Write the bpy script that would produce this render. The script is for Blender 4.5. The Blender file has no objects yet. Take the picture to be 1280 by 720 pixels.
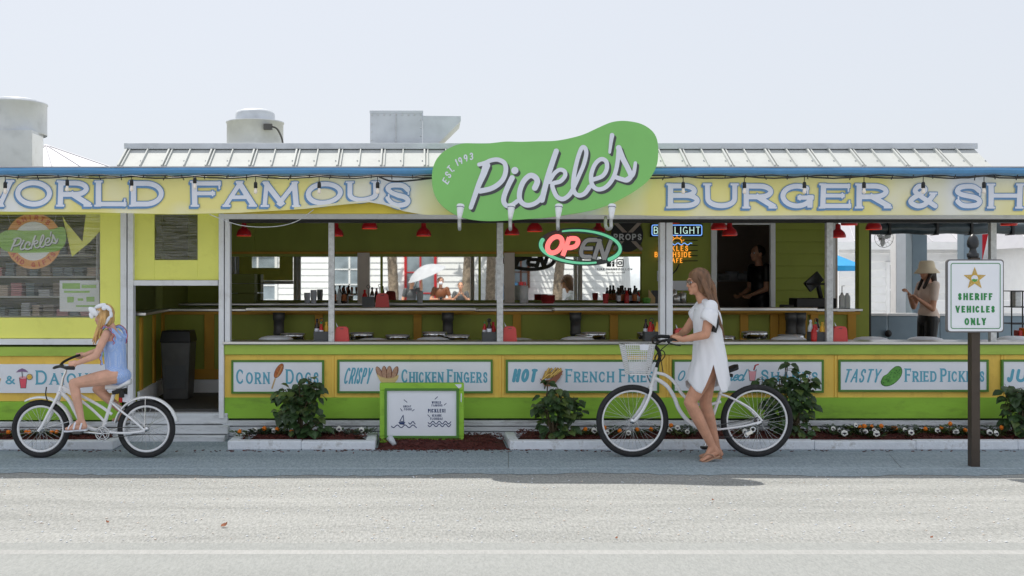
import bpy, bmesh, math, random
import numpy as np
from mathutils import Vector, Matrix
from math import radians as R, sin, cos, pi, sqrt, atan2
random.seed(11)
S = bpy.context.scene
COL = S.collection

# ------------------------------------------------------------------ camera, sky, sun, exposure
F, CX, CY, H = 1353.0, 530.0, 352.0, 1.63      # focal length in photo pixels, principal point, eye height
cam_d = bpy.data.cameras.new('camera')
cam = bpy.data.objects.new('camera', cam_d); COL.objects.link(cam)
cam.location = (0, 0, H); cam.rotation_euler = (R(90), 0, 0)
cam_d.sensor_width = 36.0; cam_d.lens = F / 1280 * 36
cam_d.shift_x = (640 - CX) / 1280; cam_d.shift_y = (CY - 360) / 1280
cam_d.clip_start = 0.1; cam_d.clip_end = 2000
S.camera = cam
SUN = Vector((-0.40, 1.0, 2.10)).normalized()
w = bpy.data.worlds.new('World'); S.world = w; w.use_nodes = True
nt = w.node_tree; nt.nodes.clear()
sky = nt.nodes.new('ShaderNodeTexSky'); sky.sky_type = 'NISHITA'; sky.sun_disc = False
sky.sun_elevation = math.asin(SUN.z); sky.sun_rotation = atan2(SUN.x, SUN.y)
sky.air_density = 0.9; sky.dust_density = 3.2; sky.ozone_density = 1.0; sky.altitude = 0
bg = nt.nodes.new('ShaderNodeBackground'); bg.inputs[1].default_value = 0.10
wo = nt.nodes.new('ShaderNodeOutputWorld')
veil = nt.nodes.new('ShaderNodeMix'); veil.data_type = 'RGBA'; veil.inputs['Factor'].default_value = 0.88      # thin bright high cloud over the clear sky
nt.links.new(sky.outputs[0], veil.inputs['A']); veil.inputs['B'].default_value = (3.40, 3.54, 3.78, 1)
nt.links.new(veil.outputs['Result'], bg.inputs[0]); nt.links.new(bg.outputs[0], wo.inputs[0])
sd = bpy.data.lights.new('sun', 'SUN'); sd.energy = 2.0; sd.angle = R(0.5); sd.color = (1, 0.95, 0.87)
sun = bpy.data.objects.new('sun', sd); COL.objects.link(sun)
sun.rotation_euler = SUN.to_track_quat('Z', 'Y').to_euler(); sun.location = (-5, 20, 30)
S.view_settings.view_transform = 'Standard'; S.view_settings.look = 'None'
S.view_settings.gamma = 1; S.view_settings.use_curve_mapping = False
S.view_settings.exposure = 1.17

# ------------------------------------------------------------------ helpers
def X(px, D): return (px - CX) * D / F
def Z(py, D): return H - (py - CY) * D / F
def W(px, py, D): return Vector((X(px, D), D, Z(py, D)))
def lin(c):
    c = c / 255.0
    return c / 12.92 if c <= 0.04045 else ((c + 0.055) / 1.055) ** 2.4
def rgb(r, g, b): return (lin(r), lin(g), lin(b))

def mat(name, c, rough=0.6, metal=0.0, var=0.10, scale=6.0, bump=0.0, bscale=40.0, stretch=(1, 1, 1),
        dirt=None, dirt_amt=0.0, dscale=3.0, coat=0.0, spec=0.5):
    m = bpy.data.materials.new(name); m.use_nodes = True
    n = m.node_tree; N = n.nodes; L = n.links
    b = N['Principled BSDF']; b.inputs['Roughness'].default_value = rough; b.inputs['Metallic'].default_value = metal
    b.inputs['Specular IOR Level'].default_value = spec
    if coat: b.inputs['Coat Weight'].default_value = coat
    tc = N.new('ShaderNodeTexCoord'); mp = N.new('ShaderNodeMapping'); mp.inputs['Scale'].default_value = stretch
    L.new(tc.outputs['Object'], mp.inputs['Vector'])
    nz = N.new('ShaderNodeTexNoise'); nz.inputs['Scale'].default_value = scale; nz.inputs['Detail'].default_value = 5
    L.new(mp.outputs[0], nz.inputs['Vector'])
    cr = N.new('ShaderNodeValToRGB')
    cr.color_ramp.elements[0].position = 0.3; cr.color_ramp.elements[1].position = 0.7
    cr.color_ramp.elements[0].color = tuple(x * (1 - var) for x in c) + (1,)
    cr.color_ramp.elements[1].color = tuple(min(1, x * (1 + var)) for x in c) + (1,)
    L.new(nz.outputs['Fac'], cr.inputs[0]); out = cr.outputs[0]
    if dirt:
        n2 = N.new('ShaderNodeTexNoise'); n2.inputs['Scale'].default_value = dscale; n2.inputs['Detail'].default_value = 8
        n2.inputs['Roughness'].default_value = 0.7
        L.new(mp.outputs[0], n2.inputs['Vector'])
        r2 = N.new('ShaderNodeMapRange'); r2.inputs[1].default_value = 0.52; r2.inputs[2].default_value = 0.72
        r2.inputs[4].default_value = dirt_amt
        L.new(n2.outputs['Fac'], r2.inputs[0])
        mx = N.new('ShaderNodeMix'); mx.data_type = 'RGBA'
        L.new(r2.outputs[0], mx.inputs['Factor']); L.new(out, mx.inputs['A']); mx.inputs['B'].default_value = dirt + (1,)
        out = mx.outputs['Result']
    L.new(out, b.inputs['Base Color'])
    if bump:
        n3 = N.new('ShaderNodeTexNoise'); n3.inputs['Scale'].default_value = bscale; n3.inputs['Detail'].default_value = 6
        L.new(mp.outputs[0], n3.inputs['Vector'])
        bp = N.new('ShaderNodeBump'); bp.inputs['Strength'].default_value = bump; bp.inputs['Distance'].default_value = 0.01
        L.new(n3.outputs['Fac'], bp.inputs['Height']); L.new(bp.outputs[0], b.inputs['Normal'])
    return m
def glow(name, c, e):
    m = mat(name, c, 0.4, var=0.03)
    b = m.node_tree.nodes['Principled BSDF']
    b.inputs['Emission Color'].default_value = c + (1,); b.inputs['Emission Strength'].default_value = e
    return m

ORG = {}
class MB:
    def __init__(s): s.v = []; s.f = []; s.m = []; s.s = []
    def add(s, vs, fs, mi=0, sm=False):
        o = len(s.v); s.v += [tuple(v) for v in vs]
        for f in fs: s.f.append([i + o for i in f]); s.m.append(mi); s.s.append(sm)
        return s
    def box(s, x0, x1, y0, y1, z0, z1, mi=0):
        v = [(x0,y0,z0),(x1,y0,z0),(x1,y1,z0),(x0,y1,z0),(x0,y0,z1),(x1,y0,z1),(x1,y1,z1),(x0,y1,z1)]
        return s.add(v, [(0,3,2,1),(4,5,6,7),(0,1,5,4),(1,2,6,5),(2,3,7,6),(3,0,4,7)], mi)
    def pbox(s, px0, px1, py0, py1, D, dep, mi=0):      # front face at depth D, pixel extents of the photograph give its real size
        return s.box(X(px0, D), X(px1, D), D, D + dep, Z(py1, D), Z(py0, D), mi)
    def obox(s, c, ax, ay, az, mi=0):                    # oriented box: half-extent vectors
        c = Vector(c); ax = Vector(ax); ay = Vector(ay); az = Vector(az)
        v = [c + sx*ax + sy*ay + sz*az for sz in (-1,1) for sx, sy in ((-1,-1),(1,-1),(1,1),(-1,1))]
        return s.add(v, [(0,3,2,1),(4,5,6,7),(0,1,5,4),(1,2,6,5),(2,3,7,6),(3,0,4,7)], mi)
    def tube(s, pts, r, n=10, mi=0, cap=True, flat=1.0):
        pts = [Vector(p) for p in pts]; k = len(pts)
        rs = r if isinstance(r, (list, tuple)) else [r] * k
        vs = []; fs = []; ref = None
        for i, p in enumerate(pts):
            t = (pts[min(i+1, k-1)] - pts[max(i-1, 0)]).normalized()
            if ref is None:
                a = Vector((0, 0, 1)) if abs(t.z) < 0.9 else Vector((0, 1, 0))
                ref = a.cross(t).normalized()
            u = (ref - t * ref.dot(t)).normalized(); ref = u; q = t.cross(u)
            for j in range(n):
                a = 2*pi*j/n; vs.append(p + (u*cos(a) + q*sin(a)*flat) * rs[i])
        for i in range(k-1):
            for j in range(n):
                fs.append((i*n+j, i*n+(j+1) % n, (i+1)*n+(j+1) % n, (i+1)*n+j))
        s.add(vs, fs, mi, True)
        if cap:
            s.add(vs[:n], [tuple(range(n))[::-1]], mi); s.add(vs[-n:], [tuple(range(n))], mi)
        return s
    def lathe(s, prof, c, n=24, mi=0, axis=None, sm=True):   # prof: (radius, height)
        c = Vector(c); az = Vector(axis).normalized() if axis else Vector((0, 0, 1))
        a = Vector((1, 0, 0)) if abs(az.x) < 0.9 else Vector((0, 1, 0))
        ux = (a - az*a.dot(az)).normalized(); uy = az.cross(ux)
        vs = []; fs = []
        for (r, h) in prof:
            for j in range(n):
                t = 2*pi*j/n; vs.append(c + az*h + (ux*cos(t) + uy*sin(t)) * max(r, 1e-4))
        for i in range(len(prof)-1):
            for j in range(n):
                fs.append((i*n+j, i*n+(j+1) % n, (i+1)*n+(j+1) % n, (i+1)*n+j))
        return s.add(vs, fs, mi, sm)
    def torus(s, c, R0, r, axis=(0,1,0), n=48, k=10, mi=0, flat=1.0):
        c = Vector(c); az = Vector(axis).normalized()
        a = Vector((1, 0, 0)) if abs(az.x) < 0.9 else Vector((0, 1, 0))
        ux = (a - az*a.dot(az)).normalized(); uy = az.cross(ux); vs = []; fs = []
        for i in range(n):
            t = 2*pi*i/n; d = ux*cos(t) + uy*sin(t)
            for j in range(k):
                p = 2*pi*j/k; vs.append(c + d*(R0 + r*cos(p)) + az*(r*flat*sin(p)))
        for i in range(n):
            for j in range(k):
                fs.append((i*k+j, ((i+1) % n)*k+j, ((i+1) % n)*k+(j+1) % k, i*k+(j+1) % k))
        return s.add(vs, fs, mi, True)
    def ell(s, c, ax, ay, az, n=14, k=9, mi=0):              # ellipsoid with three axis vectors
        c = Vector(c); ax = Vector(ax); ay = Vector(ay); az = Vector(az); vs = []; fs = []
        for i in range(k+1):
            t = pi*i/k
            for j in range(n):
                p = 2*pi*j/n; vs.append(c + ax*(sin(t)*cos(p)) + ay*(sin(t)*sin(p)) + az*cos(t))
        for i in range(k):
            for j in range(n):
                fs.append((i*n+j, (i+1)*n+j, (i+1)*n+(j+1) % n, i*n+(j+1) % n))
        return s.add(vs, fs, mi, True)
    def cap(s, p, q, r0, r1=None, n=12, mi=0):               # tapered capsule (closed)
        p = Vector(p); q = Vector(q); r1 = r0 if r1 is None else r1
        d = (q-p); d = d.normalized() if d.length > 1e-6 else Vector((0, 0, 1))
        pts = []; rs = []
        for a in (89, 60, 30): pts.append(p - d*r0*sin(R(a))); rs.append(r0*cos(R(a)))
        pts.append(p); rs.append(r0); pts.append(q); rs.append(r1)
        for a in (30, 60, 89): pts.append(q + d*r1*sin(R(a))); rs.append(r1*cos(R(a)))
        return s.tube(pts, rs, n, mi)
    def prism(s, poly, y0, y1, mi=0, mside=None):            # polygon in xz, extruded along y
        n = len(poly)
        v = [(x, y0, z) for x, z in poly] + [(x, y1, z) for x, z in poly]
        s.add(v, [tuple(range(n)), tuple(range(2*n-1, n-1, -1))], mi)
        s.add(v, [(i, (i+1) % n, n+(i+1) % n, n+i) for i in range(n)], mi if mside is None else mside, False)
        return s
    def build(s, name, mats, parent=None, base=None, bevel=0.0, seg=2):
        me = bpy.data.meshes.new(name)
        org = Vector(base) if base is not None else (ORG[parent.name] if parent else Vector((0, 0, 0)))
        me.from_pydata([(v[0]-org.x, v[1]-org.y, v[2]-org.z) for v in s.v], [], s.f)
        if not isinstance(mats, (list, tuple)): mats = [mats]
        for m in mats: me.materials.append(m)
        me.polygons.foreach_set('material_index', s.m); me.polygons.foreach_set('use_smooth', s.s)
        me.update()
        o = bpy.data.objects.new(name, me); COL.objects.link(o)
        if parent: o.parent = parent
        else: o.location = org
        ORG[o.name] = org
        if bevel:
            b = o.modifiers.new('bevel', 'BEVEL'); b.width = bevel; b.segments = seg; b.limit_method = 'ANGLE'; b.angle_limit = R(50)
        return o
def tag(o, label=None, cat=None, group=None, kind=None):
    if label: o['label'] = label
    if cat: o['category'] = cat
    if group: o['group'] = group
    if kind: o['kind'] = kind
    return o
def thing(name, label, cat, loc, group=None):
    o = bpy.data.objects.new(name, None); COL.objects.link(o); o.location = loc; o.empty_display_size = 0.1
    ORG[o.name] = Vector(loc)
    return tag(o, label, cat, group)
def dup(o, loc=None, parent=None, label=None):
    c = o.copy(); COL.objects.link(c)
    if parent: c.parent = parent
    if loc is not None: c.location = loc
    if label: c['label'] = label
    for ch in [x for x in bpy.data.objects if x.parent == o]: dup(ch, None, c)
    return c
def cat_rom(pts, n=6, closed=False):
    P = [tuple(p) for p in pts]; k = len(P); out = []
    for i in range(k if closed else k-1):
        if closed: a, b, c, d = P[i-1], P[i], P[(i+1) % k], P[(i+2) % k]
        else: a, b, c, d = P[max(i-1, 0)], P[i], P[i+1], P[min(i+2, k-1)]
        for j in range(n):
            t = j/n
            out.append(tuple(0.5*((2*b[q]) + (c[q]-a[q])*t + (2*a[q]-5*b[q]+4*c[q]-d[q])*t*t + (3*b[q]-a[q]-3*c[q]+d[q])*t**3) for q in range(len(b))))
    if not closed: out.append(P[-1])
    return out

# ------------------------------------------------------------------ lettering: strokes -> distance field -> flat mesh
class Fld:
    def __init__(s, x0, x1, y0, y1, res, margin=3.0):
        s.x0, s.y0, s.res, s.mg = x0, y0, res, margin
        s.nx = int((x1-x0)/res)+2; s.ny = int((y1-y0)/res)+2
        s.clip = None; s.xs = x0 + np.arange(s.nx)*res; s.ys = y0 + np.arange(s.ny)*res
        s.A = np.full((s.ny, s.nx), 1e3)
    def _win(s, xa, xb, ya, yb):
        i0 = max(0, int((xa-s.mg-s.x0)/s.res)); i1 = min(s.nx, int((xb+s.mg-s.x0)/s.res)+2)
        j0 = max(0, int((ya-s.mg-s.y0)/s.res)); j1 = min(s.ny, int((yb+s.mg-s.y0)/s.res)+2)
        return i0, i1, j0, j1
    def seg(s, p, q, r0, r1=None, flat=False):
        r1 = r0 if r1 is None else r1; rm = max(r0, r1)
        i0, i1, j0, j1 = s._win(min(p[0], q[0])-rm, max(p[0], q[0])+rm, min(p[1], q[1])-rm, max(p[1], q[1])+rm)
        if i1 <= i0 or j1 <= j0: return
        gx, gy = np.meshgrid(s.xs[i0:i1], s.ys[j0:j1])
        dx, dy = q[0]-p[0], q[1]-p[1]; L = math.hypot(dx, dy)
        if L < 1e-6: L = 1e-6; dx, dy = 1e-6, 0.0
        ux, uy = dx/L, dy/L
        u = (gx-p[0])*ux + (gy-p[1])*uy; v = -(gx-p[0])*uy + (gy-p[1])*ux
        if flat: d = np.maximum(np.abs(v) - (r0 + (r1-r0)*np.clip(u/L, 0, 1)), np.abs(u-L/2) - L/2)
        else:
            t = np.clip(u, 0, L); d = np.hypot(u-t, v) - (r0 + (r1-r0)*t/L)
        if s.clip: d = np.maximum(d, np.maximum(s.clip[0]-gy, gy-s.clip[1]))
        s.A[j0:j1, i0:i1] = np.minimum(s.A[j0:j1, i0:i1], d)
    def line(s, pts, r, r1=None):
        k = len(pts)-1; r1 = r if r1 is None else r1
        for i in range(k): s.seg(pts[i], pts[i+1], r+(r1-r)*i/k, r+(r1-r)*(i+1)/k)
    def mesh(s, level=0.0, run=10):
        A = s.A - level; ins = A < 0
        c = ins[:-1, :-1].astype(int) + ins[:-1, 1:] + ins[1:, 1:] + ins[1:, :-1]
        vs = []; fs = []
        for j in np.nonzero((c > 0).any(axis=1))[0]:
            row = c[j]; i = 0; nz = np.nonzero(row)[0]; last = nz[-1]; i = nz[0]
            while i <= last:
                if row[i] == 4:
                    k = i
                    while k <= last and row[k] == 4 and k-i < run: k += 1
                    o = len(vs); vs += [(s.xs[i], s.ys[j]), (s.xs[k], s.ys[j]), (s.xs[k], s.ys[j+1]), (s.xs[i], s.ys[j+1])]
                    fs.append((o, o+1, o+2, o+3)); i = k; continue
                if row[i] > 0:
                    cs = [(i, j), (i+1, j), (i+1, j+1), (i, j+1)]; poly = []
                    for q in range(4):
                        a = cs[q]; b = cs[(q+1) % 4]; fa = A[a[1], a[0]]; fb = A[b[1], b[0]]
                        if fa < 0: poly.append((s.xs[a[0]], s.ys[a[1]]))
                        if (fa < 0) != (fb < 0):
                            t = fa/(fa-fb); poly.append((s.xs[a[0]]+(s.xs[b[0]]-s.xs[a[0]])*t, s.ys[a[1]]+(s.ys[b[1]]-s.ys[a[1]])*t))
                    if len(poly) >= 3:
                        o = len(vs); vs += poly; fs.append(tuple(range(o, o+len(poly))))
                i += 1
        return vs, fs
def decal(mb, fld, D, mi=0, level=0.0, off=0.0, yfun=None, fmap=None, shift=(0, 0), run=10):
    vs, fs = fld.mesh(level, run)
    out = []
    for x, y in vs:
        x += shift[0]; y += shift[1]
        p = fmap(x, y) if fmap else W(x, y, D)
        p = Vector(p); p.y -= off
        if yfun: p.y += yfun(p.x, p.z)
        out.append(p)
    return mb.add(out, fs, mi)
def arc(cx, cy, rx, ry, a0, a1, n=14):
    return [(cx+rx*cos(R(a0+(a1-a0)*i/n)), cy+ry*sin(R(a0+(a1-a0)*i/n))) for i in range(n+1)]
SP = cat_rom([(.93,.78),(.75,.96),(.48,1),(.18,.94),(.05,.75),(.2,.59),(.5,.5),(.8,.41),(.95,.24),(.84,.06),(.5,0),(.22,.04),(.05,.22)], 4)
GL = {  # glyph: width, straight strokes (x,y,x,y,weight), curves, serifs (x,y,dir)
'A': (.88, [(0,0,.5,1,.8),(.5,1,1,0,1),(.2,.34,.8,.34,.7)], [], [(0,0,'h'),(1,0,'h')]),
'B': (.76, [(0,0,0,1,1)], [[(0,1),(.5,1)]+arc(.5,.76,.4,.24,90,-90)+[(0,.52)], [(0,.52),(.55,.52)]+arc(.55,.26,.45,.26,90,-90)+[(0,0)]], [(0,0,'w'),(0,1,'w')]),
'C': (.82, [], [arc(.52,.5,.52,.5,48,312,20)], [(.87,.87,'v'),(.87,.13,'v')]),
'D': (.84, [(0,0,0,1,1)], [[(0,1),(.45,1)]+arc(.45,.5,.55,.5,90,-90,18)+[(0,0)]], [(0,0,'w'),(0,1,'w')]),
'E': (.70, [(0,0,0,1,1),(0,1,.95,1,.8),(0,.52,.75,.52,.7),(0,0,1,0,.8)], [], [(.95,1,'v'),(.75,.52,'v'),(1,0,'v'),(0,0,'w'),(0,1,'w')]),
'F': (.66, [(0,0,0,1,1),(0,1,1,1,.8),(0,.52,.75,.52,.7)], [], [(1,1,'v'),(.75,.52,'v'),(0,0,'h'),(0,1,'w')]),
'G': (.86, [(.96,.04,.96,.42,1),(.6,.42,1,.42,.8)], [arc(.5,.5,.5,.5,48,325,20)], [(.84,.87,'v'),(.6,.42,'v')]),
'H': (.84, [(0,0,0,1,1),(1,0,1,1,1),(0,.52,1,.52,.75)], [], [(0,0,'h'),(0,1,'h'),(1,0,'h'),(1,1,'h')]),
'I': (.22, [(.5,0,.5,1,1)], [], [(.5,0,'h'),(.5,1,'h')]),
'J': (.52, [], [[(.8,1),(.8,.28)]+arc(.4,.28,.4,.28,0,-170)], [(.8,1,'h')]),
'K': (.84, [(0,0,0,1,1),(.95,1,.02,.38,.75),(.35,.6,1,0,1)], [], [(0,0,'h'),(0,1,'h'),(.95,1,'h'),(1,0,'h')]),
'L': (.66, [(0,0,0,1,1),(0,0,1,0,.8)], [], [(0,1,'h'),(1,0,'v'),(0,0,'w')]),
'M': (1.05, [(.05,0,.1,1,.8),(.1,1,.5,.12,1),(.5,.12,.9,1,.8),(.9,1,.95,0,1)], [], [(.05,0,'h'),(.95,0,'h')]),
'N': (.86, [(0,0,0,1,.8),(0,1,1,0,1),(1,0,1,1,.8)], [], [(0,0,'h'),(1,1,'h')]),
'O': (.92, [], [arc(.5,.5,.5,.5,0,360,30)], []),
'P': (.70, [(0,0,0,1,1)], [[(0,1),(.55,1)]+arc(.55,.73,.45,.27,90,-90)+[(0,.46)]], [(0,0,'h'),(0,1,'w')]),
'Q': (.92, [(.6,.28,1.0,-.06,.9)], [arc(.5,.5,.5,.5,0,360,30)], []),
'R': (.80, [(0,0,0,1,1),(.45,.46,1,0,1)], [[(0,1),(.52,1)]+arc(.52,.73,.42,.27,90,-90)+[(0,.46)]], [(0,0,'h'),(0,1,'w'),(1,0,'h')]),
'S': (.68, [], [SP], [(.93,.80,'v'),(.05,.2,'v')]),
'T': (.78, [(.5,0,.5,1,1),(0,1,1,1,.8)], [], [(0,1,'v'),(1,1,'v'),(.5,0,'h')]),
'U': (.82, [], [[(0,1),(0,.36)]+arc(.5,.36,.5,.36,180,360)+[(1,1)]], [(0,1,'h'),(1,1,'h')]),
'V': (.86, [(0,1,.5,0,1),(.5,0,1,1,.8)], [], [(0,1,'h'),(1,1,'h')]),
'W': (1.2, [(0,1,.25,0,1),(.25,0,.5,.9,.8),(.5,.9,.75,0,1),(.75,0,1,1,.8)], [], [(0,1,'h'),(1,1,'h')]),
'X': (.82, [(0,1,1,0,1),(0,0,1,1,.8)], [], []),
'Y': (.82, [(0,1,.5,.45,1),(1,1,.5,.45,.8),(.5,.45,.5,0,1)], [], [(0,1,'h'),(1,1,'h'),(.5,0,'h')]),
'&': (.92, [], [cat_rom([(1,0),(.3,.6),(.2,.8),(.38,1),(.6,.84),(.48,.66),(.12,.38),(.03,.18),(.3,0),(.62,.1),(.93,.55)], 5)], [(.93,.55,'h')]),
'1': (.3, [(.6,0,.6,1,1),(.6,1,.1,.8,.8)], [], []),
'9': (.6, [], [arc(.5,.7,.5,.3,0,360), [(1,.7),(.95,.35),(.7,0)]], []),
'3': (.6, [], [arc(.45,.75,.45,.25,150,-90), arc(.45,.25,.5,.25,90,-150)], []),
'.': (.15, [(.5,0,.5,.02,1.1)], [], []),
'!': (.2, [(.5,.35,.5,1,1),(.5,0,.5,.03,1)], [], []),
"'": (.15, [(.5,.75,.5,1,.9)], [], []),
}
hump = [(.05,0),(.1,1)]
LOW = {  # running hand, heights in x-heights
'o': (.8, [arc(.4,.5,.36,.5,60,430)+[(.8,.85)]]), 'a': (.95, [arc(.4,.5,.38,.5,40,400), [(.8,1),(.72,.15),(.82,0),(1,.2)]]),
'd': (.95, [arc(.4,.5,.38,.5,40,400), [(.98,1.9),(.74,.2),(.84,0),(1,.2)]]), 'l': (.35, [[(.35,1.9),(.1,.25),(.2,0),(.4,.2)]]),
's': (.6, [cat_rom([(0,.1),(.4,1),(.6,.35),(.4,0),(.1,.1)], 4)]), 'h': (.95, [[(.25,1.9),(.02,0)], cat_rom([(.06,.3),(.35,.95),(.62,.9),(.6,.2),(.72,0),(.95,.2)], 4)]),
'i': (.4, [[(.2,1),(.08,.2),(.18,0),(.4,.2)], [(.28,1.45),(.29,1.46)]]), 'n': (.95, [[(.12,1),(.02,0)], cat_rom([(.06,.3),(.35,.95),(.62,.9),(.6,.2),(.72,0),(.95,.2)], 4)]),
'e': (.7, [cat_rom([(.1,.45),(.55,.6),(.5,.98),(.2,.9),(.04,.4),(.25,0),(.7,.25)], 4)]),
}
def glyph(f, ch, x0, x1, yb, yt, r, serif=0.0, slant=0.0, xf=None, flat=True):
    wd, Ls, Cs, Ss = GL[ch]
    def m(gx, gy):
        y = yb - r - gy*(yb-yt-2*r); x = x0 + r + gx*max(x1-x0-2*r, 0.01) + slant*(yb-y)
        return xf((x, y)) if xf else (x, y)
    if flat and not xf: f.clip = (yt, yb)
    for a, b, c, d, k in Ls:
        p, q = m(a, b), m(c, d); L = max(math.hypot(q[0]-p[0], q[1]-p[1]), 1e-6)
        if flat:
            e = r*0.85 if xf else (r*1.5 if abs(p[0]-q[0]) > r and abs(p[1]-q[1]) > r and abs(p[1]-q[1]) > abs(p[0]-q[0])*.3 and not (ch in 'R&QKG') else r*.95); u = ((q[0]-p[0])/L*e, (q[1]-p[1])/L*e)
            p = (p[0]-u[0], p[1]-u[1]); q = (q[0]+u[0], q[1]+u[1])
        f.seg(p, q, r*k, None, flat)
    for c in Cs: f.line([m(*p) for p in c], r*0.92)
    if not serif: f.clip = None
    if serif:
        for gx, gy, k in Ss:
            p = m(gx, gy); l = serif*r
            if k == 'v':
                s_ = 1 if gy < .5 else -1
                if gy == .52 or gy == .42: f.seg((p[0], p[1]-l*.7), (p[0], p[1]+l*.7), r*.34, None, True)
                else: f.seg((p[0]+r*.3, p[1]+r*.9*s_), (p[0]+r*.3, p[1]-l*1.35*s_), r*.34, None, True)
            else:
                yy = p[1] + (r*.60 if gy < .5 else -r*.60)
                f.seg((p[0]-l*1.0, yy), (p[0]+(0 if k == 'w' else l*1.0), yy), r*.42, None, True)
        f.clip = None
def text(f, s, x0, x1, yb, yt, r, serif=0.0, slant=0.0, sc=0.8, gap=0.2, xf=None, flat=True):
    h = yb-yt; items = []; tot = 0
    for ch in s:
        if ch == ' ': items.append((None, .4, 1)); tot += .4; continue
        k = sc if ch.islower() else 1.0; wd = GL[ch.upper()][0]*k; items.append((ch.upper(), wd, k)); tot += wd+gap
    tot -= gap; u = (x1-x0)/tot; x = x0
    for ch, wd, k in items:
        if ch is None: x += wd*u; continue
        glyph(f, ch, x, x+wd*u, yb, yb-h*k, r*(0.92 if k < 1 else 1), serif, slant, xf, flat)
        x += (wd+gap)*u
def hand_text(f, s, x0, x1, yb, xh, r, slant=0.3):
    ws = [LOW[c][0] if c in LOW else GL[c][0]*1.5 for c in s]; u = (x1-x0)/sum(ws); x = x0
    for c, wd in zip(s, ws):
        if c in LOW:
            for ln in LOW[c][1]:
                f.line([(x+p[0]*u + slant*xh*p[1], yb-p[1]*xh) for p in ln], r)
        else: glyph(f, c, x, x+wd*u*.8, yb, yb-xh*1.9, r, 0, slant, None, False)
        x += wd*u
def font_mesh(s, size):
    cu = bpy.data.curves.new('t', 'FONT'); cu.body = s; cu.size = size; cu.align_x = 'CENTER'
    o = bpy.data.objects.new('t', cu); COL.objects.link(o)
    me = bpy.data.meshes.new_from_object(o.evaluated_get(bpy.context.evaluated_depsgraph_get()))
    vs = [tuple(v.co) for v in me.vertices]; fs = [tuple(p.vertices) for p in me.polygons]
    bpy.data.objects.remove(o); bpy.data.curves.remove(cu); bpy.data.meshes.remove(me)
    return vs, fs

# ------------------------------------------------------------------ materials
M = {}
def mk(k, *a, **b): M[k] = mat(k, *a, **b)
mk('white_paint', (.88,.90,.94), .5, var=.04, scale=4, dirt=(.42,.40,.36), dirt_amt=.35, dscale=5, bump=.08, bscale=60)
mk('old_white', (.70,.73,.76), .75, var=.12, scale=9, dirt=(.20,.19,.17), dirt_amt=.8, dscale=7, stretch=(.35,1,2.2), bump=.4, bscale=30)
mk('curb_white', (.78,.82,.88), .8, var=.10, scale=9, dirt=(.25,.23,.2), dirt_amt=.7, dscale=9, bump=.4, bscale=50)
mk('galv', (.62,.63,.64), .45, .5, var=.15, scale=30, dirt=(.2,.19,.18), dirt_amt=.5, dscale=25)
mk('green_band', rgb(176,204,84), .55, var=.08, scale=3, dirt=rgb(120,142,66), dirt_amt=.35, dscale=4, stretch=(.5,1,1.5), bump=.1, bscale=50)
mk('green_base', rgb(150,200,62), .6, var=.12, scale=2.5, dirt=rgb(96,124,48), dirt_amt=.5, dscale=4, stretch=(.5,1,1.5), bump=.15, bscale=40)
mk('yellow_board', rgb(250,208,94), .6, var=.10, scale=3, dirt=rgb(180,140,60), dirt_amt=.4, dscale=5, stretch=(1,1,.5), bump=.15, bscale=40)
mk('lime', rgb(248,250,126), .5, var=.06, scale=2, dirt=rgb(196,196,80), dirt_amt=.3, dscale=4)
mk('fascia', rgb(216,196,70), .6, var=.12, scale=3)
mk('frame_green', rgb(84,134,52), .55, var=.08)
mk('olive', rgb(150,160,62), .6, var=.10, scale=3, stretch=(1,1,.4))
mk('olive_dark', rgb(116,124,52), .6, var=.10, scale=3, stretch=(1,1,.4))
mk('brown_yellow', rgb(196,146,44), .6, var=.12, scale=4)
mk('sign_white', (.87,.90,.97), .35, var=.02)
mk('teal', rgb(96,176,202), .4, var=.05)
mk('banner', rgb(236,214,100), .45, var=.05, scale=1)
mk('letter_white', (.80,.83,.92), .45, var=.03)
mk('letter_blue', rgb(106,150,196), .45, var=.06)
mk('gutter_blue', rgb(92,152,200), .4, var=.08, dirt=rgb(40,70,100), dirt_amt=.4)
mk('roof_metal', (.52,.54,.525), .8, .0, var=.06, scale=3, dirt=(.36,.36,.35), dirt_amt=.5, dscale=6)
mk('duct_metal', (.60,.635,.68), .55, .15, var=.12, scale=6, dirt=(.4,.4,.4), dirt_amt=.4)
mk('white_roof', (.50,.50,.53), .5, .2, var=.04)
mk('pickle_green', rgb(136,204,114), .4, var=.05, scale=2)
mk('pickle_light', rgb(150,200,96), .4, var=.05, scale=2)
mk('dark_grey', (.07,.075,.08), .5, var=.1)
mk('black', (.008,.008,.009), .45, var=.2)
mk('black_gloss', (.012,.012,.014), .2, var=.2)
mk('rubber', (.022,.022,.024), .75, var=.25, scale=30, bump=.3, bscale=120)
mk('steel', (.58,.58,.57), .28, .9, var=.10, scale=3, stretch=(.3,1,4))
mk('chrome', (.75,.76,.78), .12, 1.0, var=.03)
mk('iron', (.10,.10,.10), .5, .4, var=.2)
mk('bronze', rgb(74,64,56), .45, .2, var=.12, scale=10)
mk('red', rgb(190,30,36), .3, var=.05)
mk('red_plastic', rgb(216,80,78), .45, var=.05)
mk('ketchup', rgb(190,28,24), .3, var=.05); mk('mustard', rgb(240,190,60), .3, var=.05)
mk('brown_glass', (.03,.012,.006), .1, var=.1); mk('green_label', rgb(60,140,80), .4); mk('red_label', rgb(200,50,50), .4)
mk('clear_plastic', (.7,.74,.76), .15, var=.05)
mk('mulch', (.085,.018,.014), .9, var=.6, scale=60, bump=1.0, bscale=90)
mk('chip', (.11,.026,.02), .9, var=.6, scale=20)
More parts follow.
